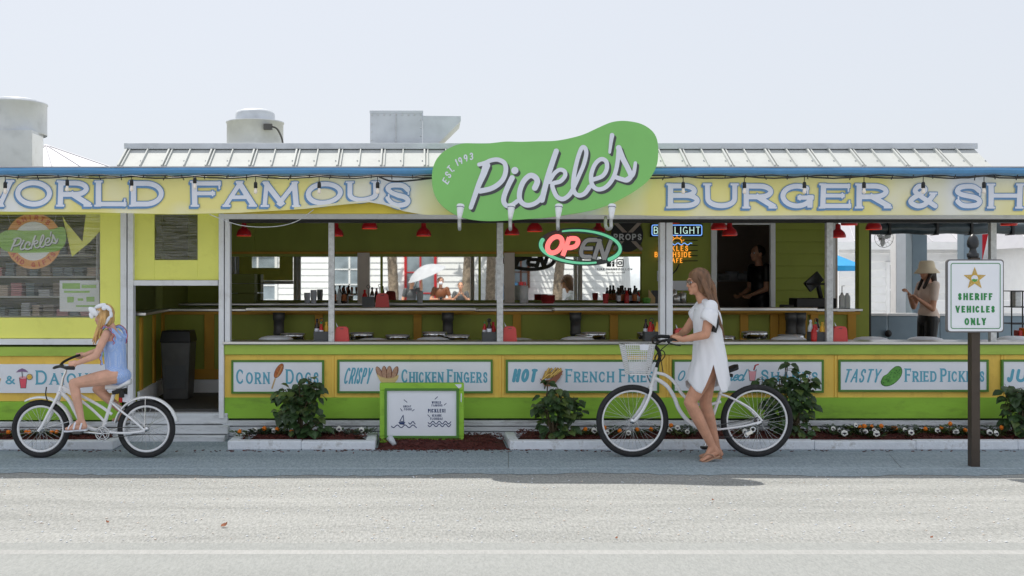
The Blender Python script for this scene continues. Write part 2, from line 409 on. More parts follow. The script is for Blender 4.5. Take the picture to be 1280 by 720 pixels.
mk('skin', rgb(214,160,130), .5, var=.12, scale=14); mk('skin_tan', rgb(206,152,124), .5, var=.13, scale=14, bump=.1, bscale=120); mk('skin_fair', rgb(222,172,148), .5, var=.12, scale=14, bump=.1, bscale=120)
mk('cotton', (.86,.87,.92), .85, var=.03, scale=5, bump=.15, bscale=14)
mk('hair_brown', rgb(116,84,60), .5, var=.45, scale=30, stretch=(1,1,.12), bump=.5, bscale=60)
mk('hair_blond', rgb(206,166,110), .5, var=.35, scale=30, stretch=(1,1,.12), bump=.5, bscale=60)
mk('hair_dark', rgb(44,28,22), .5, var=.4, scale=30, stretch=(1,1,.12), bump=.5, bscale=60)
mk('lip', rgb(196,122,106), .4); mk('eye', (.02,.018,.016), .2)
mk('bike_white', (.88,.89,.92), .25, var=.03, coat=.4)
mk('leaf', (.034,.072,.022), .45, var=.45, scale=9); mk('leaf_light', (.085,.13,.03), .45, var=.3, scale=9)
mk('stem', (.10,.075,.04), .8, var=.2); mk('silver_leaf', (.13,.16,.13), .7, var=.25, scale=9)
mk('petal', (.78,.78,.74), .6, var=.04); mk('petal_dark', (.03,.012,.05), .6); mk('marigold', rgb(244,130,24), .6, var=.2, scale=60)
mk('wood_floor', (.05,.048,.045), .6, var=.2); mk('ceiling', (.32,.31,.20), .8)
mk('sandal_tan', rgb(186,146,120), .6, var=.08)
mk('beige', rgb(236,214,200), .85, var=.05); mk('khaki_hat', rgb(240,222,192), .85, var=.06)
mk('tan_wall', rgb(176,162,150), .7, var=.05)
mk('pilaster', rgb(226,214,202), .7, var=.05); mk('chicken', rgb(190,150,126), .6, var=.2, scale=60); mk('backing_grey', (.15,.145,.15), .5); mk('finial', (.022,.024,.028), .35)
mk('bluegrey', rgb(132,152,166), .5, var=.06)
mk('cloth_blue', rgb(40,150,206), .8, var=.05)
mk('flag_red', rgb(210,40,52), .8); mk('flag_white', (.8,.8,.8), .8)
mk('gold', rgb(206,172,80), .4, .2, var=.2, scale=60); mk('sign_green', rgb(40,136,72), .4)
mk('orange', rgb(240,168,92), .5); mk('orange_text', rgb(214,90,50), .5)
mk('navy', rgb(40,62,110), .5); mk('batter', rgb(190,110,60), .6, var=.3, scale=60); mk('batter_dark', rgb(120,70,40), .6); mk('stick', rgb(210,180,130), .6)
mk('paper_bowl', rgb(228,204,140), .6, var=.1); mk('fry', rgb(236,200,110), .6, var=.15, scale=60); mk('fry_box', rgb(150,96,72), .6)
mk('pink', rgb(240,170,180), .5); mk('pink_drink', rgb(236,90,110), .5); mk('purple', rgb(140,110,150), .5); mk('outline', rgb(70,70,80), .5)
mk('pickle_art', rgb(98,164,70), .5, var=.25, scale=40); mk('pickle_art_dark', rgb(50,110,44), .5)
mk('siding_white', (.86,.87,.88), .6, var=.05, dirt=(.6,.6,.56), dirt_amt=.3)
mk('window_sky', (.26,.31,.35), .08, var=.3, scale=2); mk('reflector', (.46,.47,.50), .7)  # panes across the road, reflected sky put into their colour
mk('window_dark', (.05,.07,.08), .08, var=.2); mk('palm_trunk', (.24,.19,.14), .9, var=.4, scale=12, bump=.6, bscale=20)
mk('palm_leaf', (.05,.085,.03), .5, var=.4)
mk('neon_off', (.55,.55,.57), .3, var=.03)
mk('dry_leaf', rgb(140,84,56), .8, var=.2)
M['mirror'] = mat('mirror', (.90,.92,.90), .015, 1.0, var=.0)
M['neon_coral'] = glow('neon_coral', rgb(250,120,116), .5); M['neon_mint'] = glow('neon_mint', rgb(110,204,160), .28)
M['neon_white'] = glow('neon_white', rgb(200,236,224), .45); M['neon_blue'] = glow('neon_blue', rgb(120,170,250), .5); M['neon_orange'] = glow('neon_orange', rgb(255,160,50), .5)
M['bulb_glass'] = glow('bulb_glass', rgb(236,226,214), .04)
M['lamp_inner'] = glow('lamp_inner', rgb(255,190,130), .5)
# banner: pale clouds on yellow (printed), wrinkled vinyl
n = M['banner'].node_tree; N = n.nodes; L = n.links; b = N['Principled BSDF']
tc = N.new('ShaderNodeTexCoord'); nz = N.new('ShaderNodeTexNoise'); nz.inputs['Scale'].default_value = 1.1; nz.inputs['Detail'].default_value = 2
L.new(tc.outputs['Object'], nz.inputs['Vector']); cr = N.new('ShaderNodeValToRGB'); L.new(nz.outputs['Fac'], cr.inputs[0])
cr.color_ramp.elements[0].position = .44; cr.color_ramp.elements[0].color = rgb(241,231,148)+(1,)
cr.color_ramp.elements[1].position = .70; cr.color_ramp.elements[1].color = rgb(238,240,240)+(1,)
L.new(cr.outputs[0], b.inputs['Base Color'])
# clear vinyl sheet
m = bpy.data.materials.new('clear_vinyl'); m.use_nodes = True; M['clear_vinyl'] = m
N = m.node_tree.nodes; L = m.node_tree.links; N.remove(N['Principled BSDF'])
tr = N.new('ShaderNodeBsdfTransparent'); tr.inputs[0].default_value = (.93,.93,.90,1)
gl = N.new('ShaderNodeBsdfGlossy'); gl.inputs['Roughness'].default_value = .12; gl.inputs[0].default_value = (.85,.85,.82,1)
mx = N.new('ShaderNodeMixShader'); mx.inputs[0].default_value = .14
tc = N.new('ShaderNodeTexCoord'); mp = N.new('ShaderNodeMapping'); mp.inputs['Scale'].default_value = (.3,1,9)
nz = N.new('ShaderNodeTexNoise'); nz.inputs['Scale'].default_value = 5; nz.inputs['Detail'].default_value = 4
bp = N.new('ShaderNodeBump'); bp.inputs['Strength'].default_value = .6; bp.inputs['Distance'].default_value = .03
L.new(tc.outputs['Object'], mp.inputs[0]); L.new(mp.outputs[0], nz.inputs[0]); L.new(nz.outputs[0], bp.inputs['Height']); L.new(bp.outputs[0], gl.inputs['Normal'])
L.new(tr.outputs[0], mx.inputs[1]); L.new(gl.outputs[0], mx.inputs[2]); L.new(mx.outputs[0], N['Material Output'].inputs[0])
# ground materials
def ground_mat(name, c0, c1, fine, coarse, bump, speck=None, bdist=.012):
    m = bpy.data.materials.new(name); m.use_nodes = True; M[name] = m
    N = m.node_tree.nodes; L = m.node_tree.links; b = N['Principled BSDF']; b.inputs['Roughness'].default_value = .9
    b.inputs['Specular IOR Level'].default_value = .25
    tc = N.new('ShaderNodeTexCoord')
    n1 = N.new('ShaderNodeTexNoise'); n1.inputs['Scale'].default_value = fine; n1.inputs['Detail'].default_value = 6; n1.inputs['Roughness'].default_value = .75
    n2 = N.new('ShaderNodeTexNoise'); n2.inputs['Scale'].default_value = coarse; n2.inputs['Detail'].default_value = 6
    mp = N.new('ShaderNodeMapping'); mp.inputs['Scale'].default_value = (.22,1.5,1)
    mf = N.new('ShaderNodeMapping'); mf.inputs['Scale'].default_value = (1,.30,1); L.new(tc.outputs['Object'], mf.inputs[0]); L.new(mf.outputs[0], n1.inputs[0]); L.new(tc.outputs['Object'], mp.inputs[0]); L.new(mp.outputs[0], n2.inputs[0])
    ad = N.new('ShaderNodeMath'); ad.operation = 'MULTIPLY_ADD'; L.new(n2.outputs[0], ad.inputs[0]); ad.inputs[1].default_value = .3; L.new(n1.outputs[0], ad.inputs[2])
    cr = N.new('ShaderNodeValToRGB'); e = cr.color_ramp.elements
    mr = N.new('ShaderNodeMapRange'); mr.inputs[1].default_value = .50; mr.inputs[2].default_value = .80
    L.new(ad.outputs[0], mr.inputs[0]); L.new(mr.outputs[0], cr.inputs[0])
    e[0].color = c0+(1,); e[1].color = c1+(1,); out = cr.outputs[0]
    vo = N.new('ShaderNodeTexVoronoi'); vo.inputs['Scale'].default_value = fine*1.1; L.new(tc.outputs['Object'], vo.inputs[0])
    if speck:
        v2 = N.new('ShaderNodeTexVoronoi'); v2.inputs['Scale'].default_value = 26; L.new(tc.outputs['Object'], v2.inputs[0])
        mr2 = N.new('ShaderNodeMapRange'); mr2.inputs[1].default_value = .16; mr2.inputs[2].default_value = .08; L.new(v2.outputs['Distance'], mr2.inputs[0])
        wn = N.new('ShaderNodeMath'); wn.operation = 'GREATER_THAN'; wn.inputs[1].default_value = .72
        sp = N.new('ShaderNodeSeparateColor'); L.new(v2.outputs['Color'], sp.inputs[0]); L.new(sp.outputs[0], wn.inputs[0])
        mu = N.new('ShaderNodeMath'); mu.operation = 'MULTIPLY'; L.new(mr2.outputs[0], mu.inputs[0]); L.new(wn.outputs[0], mu.inputs[1])
        rm = N.new('ShaderNodeValToRGB'); L.new(sp.outputs[1], rm.inputs[0])
        rm.color_ramp.elements[0].color = speck[0]+(1,); rm.color_ramp.elements[1].color = speck[1]+(1,)
        mx = N.new('ShaderNodeMix'); mx.data_type = 'RGBA'; L.new(mu.outputs[0], mx.inputs['Factor']); L.new(out, mx.inputs['A']); L.new(rm.outputs[0], mx.inputs['B']); out = mx.outputs['Result']
    L.new(out, b.inputs['Base Color'])
    bp = N.new('ShaderNodeBump'); bp.inputs['Strength'].default_value = bump; bp.inputs['Distance'].default_value = bdist
    a2 = N.new('ShaderNodeMath'); a2.operation = 'ADD'; L.new(vo.outputs['Distance'], a2.inputs[0]); L.new(n1.outputs[0], a2.inputs[1])
    L.new(a2.outputs[0], bp.inputs['Height']); L.new(bp.outputs[0], b.inputs['Normal'])
ground_mat('gravel', (.225,.231,.224), (.425,.43,.418), 58, 2.6, .5, ((.33,.28,.25), (.60,.59,.57)))
ground_mat('path_asphalt', (.22,.275,.31), (.40,.475,.52), 60, 2.0, .35)
ground_mat('pale_bounce_sand', (.58,.57,.54), (.72,.71,.68), 20, 1.0, .2)
ground_mat('path_rim', (.30,.36,.40), (.46,.54,.59), 60, 3.0, .2)
ground_mat('road_asphalt', (.26,.27,.264), (.345,.355,.348), 70, 1.0, .3)
ground_mat('road_paint', (.32,.324,.318), (.41,.412,.405), 60, 3.0, .2)
# ------------------------------------------------------------------ ground
def struct(name, mb, m): return tag(mb.build(name, m), kind='structure')
struct('ground', MB().add([(-400,-200,0),(400,-200,0),(400,600,0),(-400,600,0)], [(0,1,2,3)]), M['gravel'])
struct('path', MB().add([(-60,9.32,.004),(60,9.32,.004),(60,11.6,.004),(-60,11.6,.004)], [(0,1,2,3)]), M['path_asphalt'])
# lip of shaded gravel along the path, bluish shade put into its colour
mb = MB(); vs = []; n_ = 260
for i in range(n_):
    x = -9+18*i/(n_-1); yy = 9.10+.06*sin(x*1.3)+.05*random.random()+.03*sin(x*5)
    vs += [(x, yy, .003), (x, 9.33, .006)]
struct('shaded_lip', mb.add(vs, [(2*i, 2*i+2, 2*i+3, 2*i+1) for i in range(n_-1)]), M['path_asphalt'])
struct('path_seam', MB().box(-20, 20, 9.40, 9.445, .0035, .006), M['path_rim'])
struct('path_joint', MB().add([(X(635,9.46),9.46,.0045),(X(635.8,9.46),9.46,.0045),(X(635.7,10.4),10.4,.0045),(X(635,10.4),10.4,.0045)], [(0,1,2,3)]).add([(X(1126,9.46),9.46,.0045),(X(1126.8,9.46),9.46,.0045),(X(1111.7,10.2),10.2,.0045),(X(1111,10.2),10.2,.0045)], [(0,1,2,3)]), M['dark_grey'])
struct('road', MB().add([(-60,-3.0,.008),(60,-3.0,.008),(60,6.72,.008),(-60,6.72,.008)], [(0,1,2,3)]), M['road_asphalt'])
struct('road_line', MB().add([(-60,6.50,.0083),(60,6.38,.0083),(60,6.48,.0083),(-60,6.60,.0083)], [(0,1,2,3)]), M['road_paint'])
struct('patio_bounce_ground', MB().add([(-30,17.3,.004),(40,17.3,.004),(40,60,.004),(-30,60,.004)], [(0,1,2,3)]), M['pale_bounce_sand'])  # pale ground added to bounce light onto the house walls behind
# ------------------------------------------------------------------ the stand
FD = 11.2                      # depth of the facade
FL = 0.30                      # indoor floor
bld = thing('snack_stand', 'long lime green and yellow beach snack stand with open serving windows and metal roof', 'building', (0, FD, 0))
XL, XR = -6.4, 7.2
def bpart(name, mb, m, bevel=0.0): return mb.build(name, m, bld, bevel=bevel)
# facade, right of the doorway: from px 281 to the right end
x0 = X(281, FD)
def band(py0, py1, D, dep, xa=x0, xb=XR): return MB().box(xa, xb, D, D+dep, Z(py1, D), Z(py0, D))
bpart('counter_band', band(431, 443.3, FD-.03, .12), M['green_band'], .004)
mb = band(443.5, 497, FD, .08)
for px in (418, 627, 836, 1046, 1254):      # raised seam batten pairs in the yellow boards
    mb.box(X(px-3.2, FD), X(px-.4, FD), FD-.012, FD, Z(496.5, FD), Z(444, FD)); mb.box(X(px+.4, FD), X(px+3.2, FD), FD-.012, FD, Z(496.5, FD), Z(444, FD))
bpart('yellow_board', mb, M['yellow_board'], .002)
bpart('base_band', band(497, 523, FD-.012, .09), M['green_base'], .003)
mb = MB()
for i, (a, b_) in enumerate(((525.5, 532), (533.2, 539), (540, 545), (546, 551))):
    mb.box(x0-.02, XR, FD-.02+.012*i, FD+.05, Z(b_, FD), Z(a, FD))
bpart('skirting', mb, M['old_white'], .004)
bpart('dark_void_sheet', MB().box(x0, XR, FD+.06, FD+.1, .0, Z(495, FD)), M['black'])  # black sheet, darkness of the hollow behind the gaps put into its colour
bpart('counter_top', MB().box(x0-.01, XR, FD-.07, FD+.34, Z(430.6, FD-.07), Z(427.2, FD-.07)), M['steel'], .004)
# posts
def post(px0, px1, py0, py1, D=FD-.05, dep=.1, m='white_paint'):
    bpart('post', MB().box(X(px0, D), X(px1, D), D, D+dep, Z(py1, D), Z(py0, D)), M[m], .004)
post(273.3, 279.6, 267, 523); post(281, 287.4, 267, 428, FD-.04)
post(150.4, 157.8, 263, 501); post(159.4, 166.4, 263, 523)
post(825.2, 831.6, 267, 428); post(833, 841, 267, 428, FD-.04)
for a, b_ in ((410.4, 417.8), (621.2, 629), (1033.4, 1041.6), (1238.6, 1246)): post(a, b_, 274, 428, FD-.02, .06, 'galv')
for a, b_ in ((1450, 1458),): post(a, b_, 274, 428, FD-.02, .06, 'galv')
# head of the openings
CY_ = 10.40                    # the canopy front that carries the banners
bpart('fascia', MB().box(XL, X(279, CY_), CY_, CY_+.06, Z(263.5, CY_), Z(212, CY_)), M['fascia'])
bpart('fascia', MB().box(X(279, CY_), XR, CY_, CY_+.06, Z(267, CY_), Z(212, CY_)), M['fascia'])
bpart('canopy_ceiling', MB().box(XL, XR, CY_+.06, FD+.1, 2.56, 2.60), M['siding_white'])
bpart('header_wall', MB().box(XL, XR, FD-.02, FD+.05, Z(268, FD), 2.56), M['lime'])
bpart('header_trim', MB().box(X(281, FD), XR, FD-.09, FD+.02, Z(273.8, FD-.09), Z(267, FD-.09)), M['white_paint'], .003)
bpart('window_track', MB().box(X(287.5, FD), XR, FD-.06, FD+.04, Z(278.2, FD-.06), Z(274, FD-.06)), M['black'])
# left shop section with the vinyl window
lx0, lx1 = XL, X(150.4, FD)
mb = MB()
mb.box(X(125, FD), lx1, FD, FD+.06, Z(423, FD), Z(266.5, FD)).box(lx0, X(125, FD), FD, FD+.06, Z(423, FD), Z(397, FD))
bpart('window_surround', mb, M['lime'], .003)
bpart('window_ledge', MB().box(lx0, lx1, FD-.05, FD+.05, Z(430.6, FD), Z(423.4, FD)), M['white_paint'], .004)
bpart('counter_band', MB().box(lx0, lx1, FD-.02, FD+.06, Z(445, FD), Z(433.4, FD)), M['green_band'], .003)
bpart('yellow_board', MB().box(lx0, lx1, FD, FD+.06, Z(501.6, FD), Z(445.2, FD)), M['yellow_board'], .003)
bpart('base_band', MB().box(lx0, lx1, FD-.01, FD+.06, Z(525, FD), Z(501.8, FD)), M['green_base'], .003)
mb = MB()
for i, (a, b_) in enumerate(((527, 533.4), (534.4, 540), (541, 551))): mb.box(lx0, X(166, FD), FD-.02+.012*i, FD+.05, Z(b_, FD), Z(a, FD))
bpart('skirting', mb, M['old_white'], .004)
vin = MB(); nx, nz_ = 40, 24; vs = []
for j in range(nz_+1):
    for i in range(nx+1):
        x = lx0+.3+(X(125, FD)-lx0-.3)*i/nx; z = Z(397, FD)+(Z(264, FD)-Z(397, FD))*j/nz_
        vs.append((x, FD+.03+.012*sin(z*23+x*2)+.008*sin(x*7+z*5), z))
vin.add(vs, [(j*(nx+1)+i, j*(nx+1)+i+1, (j+1)*(nx+1)+i+1, (j+1)*(nx+1)+i) for j in range(nz_) for i in range(nx)], 0, True)
bpart('vinyl_window', vin, M['clear_vinyl'])
# doorway: half panel with small window, header, sill steps
D = FD+.01
mb = MB()
a, b_ = X(166.4, D), X(273.3, D)
mb.box(a, X(193, D), D, D+.03, Z(350, D), Z(267, D)).box(X(247, D), b_, D, D+.03, Z(350, D), Z(267, D)).box(X(193, D), X(247, D), D, D+.03, Z(350, D), Z(325, D))
pan = bpart('door_panel', mb, M['lime'], .003)
g = MB(); vs = []
for j in range(17):
    for i in range(11):
        x = X(193, D)+(X(247, D)-X(193, D))*i/10; z = Z(325, D)+(Z(264, D)-Z(325, D))*j/16
        vs.append((x, D+.012+.008*sin(x*40+z*9)+.006*sin(x*17+z*26), z))
g.add(vs, [(j*11+i, j*11+i+1, (j+1)*11+i+1, (j+1)*11+i) for j in range(16) for i in range(10)], 0, True).build('vinyl_pane', M['clear_vinyl'], pan)
bpart('door_header', MB().box(a, b_, FD-.04, FD+.05, Z(357, FD), Z(350.3, FD)), M['white_paint'], .004)
mb = MB().box(a, b_+.1, FD-.03, FD+.3, .16, .27).box(a, b_+.12, FD-.12, FD+.05, .07, .15).box(a-.05, b_+.1, FD-.2, FD+.05, .0, .06)
bpart('doorstep', mb, M['old_white'], .006)
# floor, ceiling, walls
bpart('floor', MB().box(XL, XR, FD+.1, 17.2, FL-.12, FL), M['wood_floor'])
BX = X(1036, 14.4)             # right end of the back wall
bpart('ceiling', MB().box(XL, XR, FD-.2, 14.6, 2.70, 2.76), M['ceiling'])
BW = 14.4
mb = MB()
dx0, dx1 = X(893, BW), X(966, BW); dtop = Z(281, BW)
mb.box(X(180, BW)-2, X(318, BW), BW, BW+.1, FL, 2.7).box(X(318, BW), X(802, BW), BW+.02, BW+.1, FL, 2.7)
mb.box(X(802, BW), dx0, BW, BW+.1, FL, 2.7).box(dx0, dx1, BW, BW+.1, dtop, 2.7)
bpart('back_wall', mb, M['olive'])
mb = MB()
for k in range(12):            # clapboard right of the kitchen door
    z0 = FL+.9+k*.16; mb.add([(dx1, BW-.02, z0), (BX, BW-.02, z0), (BX, BW+.0, z0+.155), (dx1, BW+.0, z0+.155)], [(0,1,2,3)]); mb.add([(dx1, BW-.02, z0), (BX, BW-.02, z0), (BX, BW+.0, z0-.005), (dx1, BW+.0, z0-.005)], [(0,1,2,3)])
mb.box(dx1, BX, BW+.01, BW+.1, FL, 2.7)
bpart('clapboard_wall', mb, M['olive'])
bpart('wall_trim', MB().box(X(288, BW), X(802, BW), BW-.015, BW, Z(317.4, BW), Z(314.6, BW)), M['brown_yellow'])
for a, b_ in ((447, 462), (630, 643)): bpart('pilaster', MB().box(X(a, BW), X(b_, BW), BW-.05, BW+.01, Z(384, BW), Z(316, BW)), M['pilaster'], .004)
mb = MB().box(X(888.5, BW), X(895.5, BW), BW-.03, BW+.03, FL, Z(276, BW)).box(X(962.5, BW), X(968.5, BW), BW-.03, BW+.03, FL, Z(276, BW)).box(X(895.5, BW), X(962.5, BW), BW-.03, BW+.03, Z(281, BW), Z(276, BW))
bpart('door_frame', mb, M['siding_white'], .004)
bpart('kitchen_wall', MB().box(dx0-.8, dx1+.8, 16.6, 16.7, FL, 2.7).box(dx0-.9, dx0-.8, BW+.1, 16.7, FL, 2.7).box(dx1+.8, dx1+.9, BW+.1, 16.7, FL, 2.7).box(dx0-.9, dx1+.9, BW+.1, 16.7, 2.65, 2.72), M['tan_wall'])
mb = MB().box(X(1073.5, 13.0), X(1086.5, 13.0), 13.0, 13.12, FL, 2.7)
bpart('post', mb, M['olive'], .005)
bpart('post', MB().box(X(1087, 13.05), X(1089, 13.05), 13.05, 13.1, FL, 2.7), M['black'])
bpart('post', MB().box(BX-.02, BX+.07, BW-.05, BW+.07, FL, 2.7), M['siding_white'], .004)
# left side wall of the shop and left end
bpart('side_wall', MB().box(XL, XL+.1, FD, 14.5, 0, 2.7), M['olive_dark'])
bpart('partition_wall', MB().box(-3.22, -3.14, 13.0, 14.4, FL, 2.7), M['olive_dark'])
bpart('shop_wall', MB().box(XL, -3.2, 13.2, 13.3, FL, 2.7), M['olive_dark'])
# gutter and roof
GY = 10.28
mb = MB(); prof = [(GY, Z(209.5, GY)), (GY-.02, Z(213, GY)), (GY-.01, Z(217, GY)), (GY+.06, Z(219, GY)), (GY+.12, Z(219, GY)), (GY+.12, Z(209.5, GY))]
k = len(prof); segs = 60; vs = []
for i in range(segs+1):
    x = XL+(XR-XL)*i/segs; wv = .003*sin(x*5)+.002*sin(x*13)
    vs += [(x, y, z+wv) for y, z in prof]
mb.add(vs, [(i*k+j, (i+1)*k+j, (i+1)*k+(j+1) % k, i*k+(j+1) % k) for i in range(segs) for j in range(k)])
bpart('gutter', mb, M['gutter_blue'])
bpart('gutter', MB().box(XL, XR, GY-.005, GY+.04, Z(209.4, GY), Z(208, GY)), M['white_roof'])
bpart('soffit', MB().box(XL, XR, GY+.1, CY_+.03, Z(218, GY), Z(216, GY)), M['dark_grey'])
ez, ey = Z(208.5, GY), GY+.03
ry = 10.70; rz = Z(183.5, ry); rl, rr = X(145, GY), X(1243, GY)
mb = MB()
mb.add([(rl, ey, ez), (rr, ey, ez), (rr, ry, rz), (rl, ry, rz)], [(0,1,2,3)]); mb.add([(rl, ry, rz), (rr, ry, rz), (rr, 11.3, ez-.02), (rl, 11.3, ez-.02)], [(0,1,2,3)])
mb.add([(rl, ey, ez), (rl, ry, rz), (rl, 11.3, ez-.02)], [(0,1,2)]); mb.add([(rr, ey, ez), (rr, ry, rz), (rr, 11.3, ez-.02)], [(0,1,2)])
dv = Vector((0, ry-ey, rz-ez)); nv = Vector((0, -(rz-ez), ry-ey)).normalized()
sp = X(1010, 10.45)-X(983, 10.45); x = rl+.01; i = 0
while x < rr:
    wd = .016 if i % 2 == 0 else .010
    mid = Vector((x, (ey+ry)/2, (ez+rz)/2)) + nv*.012
    mb.obox(mid, (wd/2, 0, 0), dv*.5, nv*.014)
    if i % 2 == 0: mb.obox(mid+Vector((.032, 0, 0)), (wd/3, 0, 0), dv*.5, nv*.010)
    for t in (.3,): mb.obox(Vector((x+sp*.9, ey, ez))+dv*t+nv*.003, (.006, 0, 0), (0, .006, 0), nv*.004, 1)
    x += sp; i += 1
roof = bpart('roof', mb, [M['roof_metal'], M['duct_metal']])
MB().obox((( rl+rr)/2, ry, rz+.016), ((rr-rl)/2+.02, 0, 0), (0, .075, 0), (0, 0, .012)).obox(((rl+rr)/2, ry-.07, rz-.012), ((rr-rl)/2+.02, 0, 0), (0, .006, 0), (0, 0, .018)).build('ridge_cap', M['duct_metal'], roof, bevel=.003)
bpart('flat_roof', MB().box(XL, XR, ey+.1, 15.2, ez-.06, ez-.03).box(dx0-1.2, dx1+1.2, 14.5, 16.9, 2.76, 2.80), M['white_roof'])
# ------------------------------------------------------------------ bar inside
bar = thing('bar_counter', 'olive panelled bar with yellow posts and steel top inside the stand', 'bar', (1, 13.0, FL))
BD = 13.0
b0, b1 = -3.14, X(1074, BD)
MB().box(b0, b1, BD, BD+.06, FL, 1.27).build('front_panel', M['olive'], bar)
for px in (176, 262, 399, 522, 646, 767, 889, 929.5, 967, 978, 1003, 1017, 1064):
    wv = 5 if px not in (262,) else 6
    MB().box(X(px-wv, BD), X(px+wv, BD), BD-.03, BD, FL+.18 if px < 300 else FL, 1.25).build('post', M['brown_yellow'], bar, bevel=.003)
MB().box(b0, b1, BD-.035, BD-.0, 1.235, 1.272).build('top_rail', M['brown_yellow'], bar, bevel=.003)
MB().box(b0, X(640, BD), BD-.032, BD, FL+.16, FL+.28).build('bottom_rail', M['brown_yellow'], bar, bevel=.003)
MB().box(b0, b1, BD-.028, BD, FL, FL+.155).build('baseboard', M['siding_white'], bar)
MB().box(b0, b1+.02, BD-.06, BD+.5, 1.275, 1.305).build('bar_top', M['steel'], bar, bevel=.005)
# left return of the bar beside the doorway
lw = MB().obox(((-3.0-3.14)/2-.03, (11.3+13)/2, (FL+1.27)/2), (.03, 0, 0), (-.07, .85, 0), (0, 0, (1.27-FL)/2))
lw.build('return_panel', M['olive'], bar)
for t in (.12, .6, .97):
    MB().obox((-3.0-.14*t+.012, 11.3+1.7*t, (FL+1.25)/2), (.012, 0, 0), (-.003, .05, 0), (0, 0, (1.25-FL)/2)).build('post', M['brown_yellow'], bar)
MB().obox((-3.07+.02, 12.15, FL+.09), (.012, 0, 0), (-.07, .85, 0), (0, 0, .09)).build('baseboard', M['siding_white'], bar)
MB().obox((-3.06, 12.15, 1.29), (.09, 0, 0), (-.07, .86, 0), (0, 0, .015)).build('bar_top', M['steel'], bar, bevel=.004)
# standing shelves on pedestals in front of the bar
def shelf(label, px0, px1, peds):
    D = 12.68
    t = thing('drink_shelf', label, 'shelf', (X((px0+px1)/2, D), D, FL), 'steel shelves on pedestals')
    MB().box(X(px0, D), X(px1, D), D, D+.22, 1.287, 1.325).build('shelf_top', M['steel'], t, bevel=.006)
    MB().box(X(px0, D)+.01, X(px1, D)-.01, D+.03, D+.19, 1.268, 1.286).build('underside', M['brown_yellow'], t)
    for px in peds:
        p = MB(); c = (X(px, D), D+.11, FL)
        p.lathe([(.0, 0), (.2, 0), (.2, .02), (.07, .03), (.056, .06), (.056, .70), (.066, .705), (.066, .74), (.062, .745), (.062, .87), (.070, .875), (.072, .968), (0, .968)], c, 20)
        p.build('pedestal', M['iron'], t)
shelf('long steel drink shelf on two pedestals behind the first two windows', 307, 595, (347, 560))
shelf('long steel drink shelf from the open neon sign to the till', 693, 1022, (721, 993, 1004))
# back counter
bc = thing('back_counter', 'grey steel counter running under the wall mirror', 'counter', (1, 14.0, FL))
MB().box(X(206, 13.9), X(893, 13.9), 13.86, 14.38, 1.325, 1.35).build('counter_slab', M['steel'], bc, bevel=.004)
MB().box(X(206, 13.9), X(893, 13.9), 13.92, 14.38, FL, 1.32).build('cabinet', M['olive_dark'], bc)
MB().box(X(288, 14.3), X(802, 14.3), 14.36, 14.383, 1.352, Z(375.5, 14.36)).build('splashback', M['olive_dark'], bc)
# menu shelf block at left of mirror
t = thing('wooden_crate', 'olive slatted crate on the back counter at the left end of the mirror', 'crate', W(303, 380, 14.0))
mb = MB()
for k in range(3): mb.box(X(288, 14.0), X(318, 14.0), 14.0, 14.25, 1.352+k*.128, 1.352+k*.128+.122)
mb.build('slat', M['olive_dark'], t, bevel=.003)
# mirror
mi_ = thing('wall_mirror', 'long mirror strip on the olive back wall above the counter', 'mirror', W(560, 375, BW))
MB().box(X(318, BW), X(800, BW), BW-.004, BW+.015, Z(375, BW), Z(321, BW)).build('glass', M['mirror'], mi_)
MB().box(X(288, BW), X(318, BW), BW-.004, BW+.0, Z(375, BW), Z(321, BW)).build('glass', M['mirror'], mi_)
for px in (599.5, 477): MB().box(X(px-1.6, BW), X(px+1.6, BW), BW-.012, BW-.005, Z(375, BW), Z(321, BW)).build('joint_strip', M['olive'], mi_)
# sticker on mirror
mb = MB(); f = Fld(735, 806, 320, 342, .12, 1)
D_ = BW-.006
mb.add([W(x, y, D_) for x, y in ((758.5,323.8),(768,323.8),(768,333.4),(758.5,333.4))], [(0,1,2,3)], 0)
f2 = Fld(755, 770, 322, 335, .12, 1); f2.line([(766.4,326.2),(765.2,326),(764.6,327),(764.6,333.2)], .62); f2.seg((762.8,329.2),(766.6,329.2), .5, None, True)
decal(mb, f2, D_, 1, off=.002)
f3 = Fld(768, 782, 321, 336, .12, 1)
for a_, b2 in (((771.8,324.2),(778.4,324.2)),((779,324.8),(779,332.6)),((778.4,333.2),(771.8,333.2)),((771.2,332.6),(771.2,324.8))): f3.seg(a_, b2, .6)
f3.line(arc(775.1, 328.8, 2.1, 2.1, 0, 360, 20), .55); f3.seg((777.3,326.2),(777.4,326.2), .5)
decal(mb, f3, D_, 0)
text(f, 'LIKE SHARE FOLLOW', 747, 791, 338, 335.2, .28, gap=.3); decal(mb, f, D_, 0)
vs, fs = font_mesh('@pickles_seasidefl', .034)
c = W(769, 341.6, D_); mb.add([c + Vector((v[0], 0, v[1])) for v in vs], fs, 0)
mb.build('sticker', [M['dark_grey'], M['mirror']], mi_)
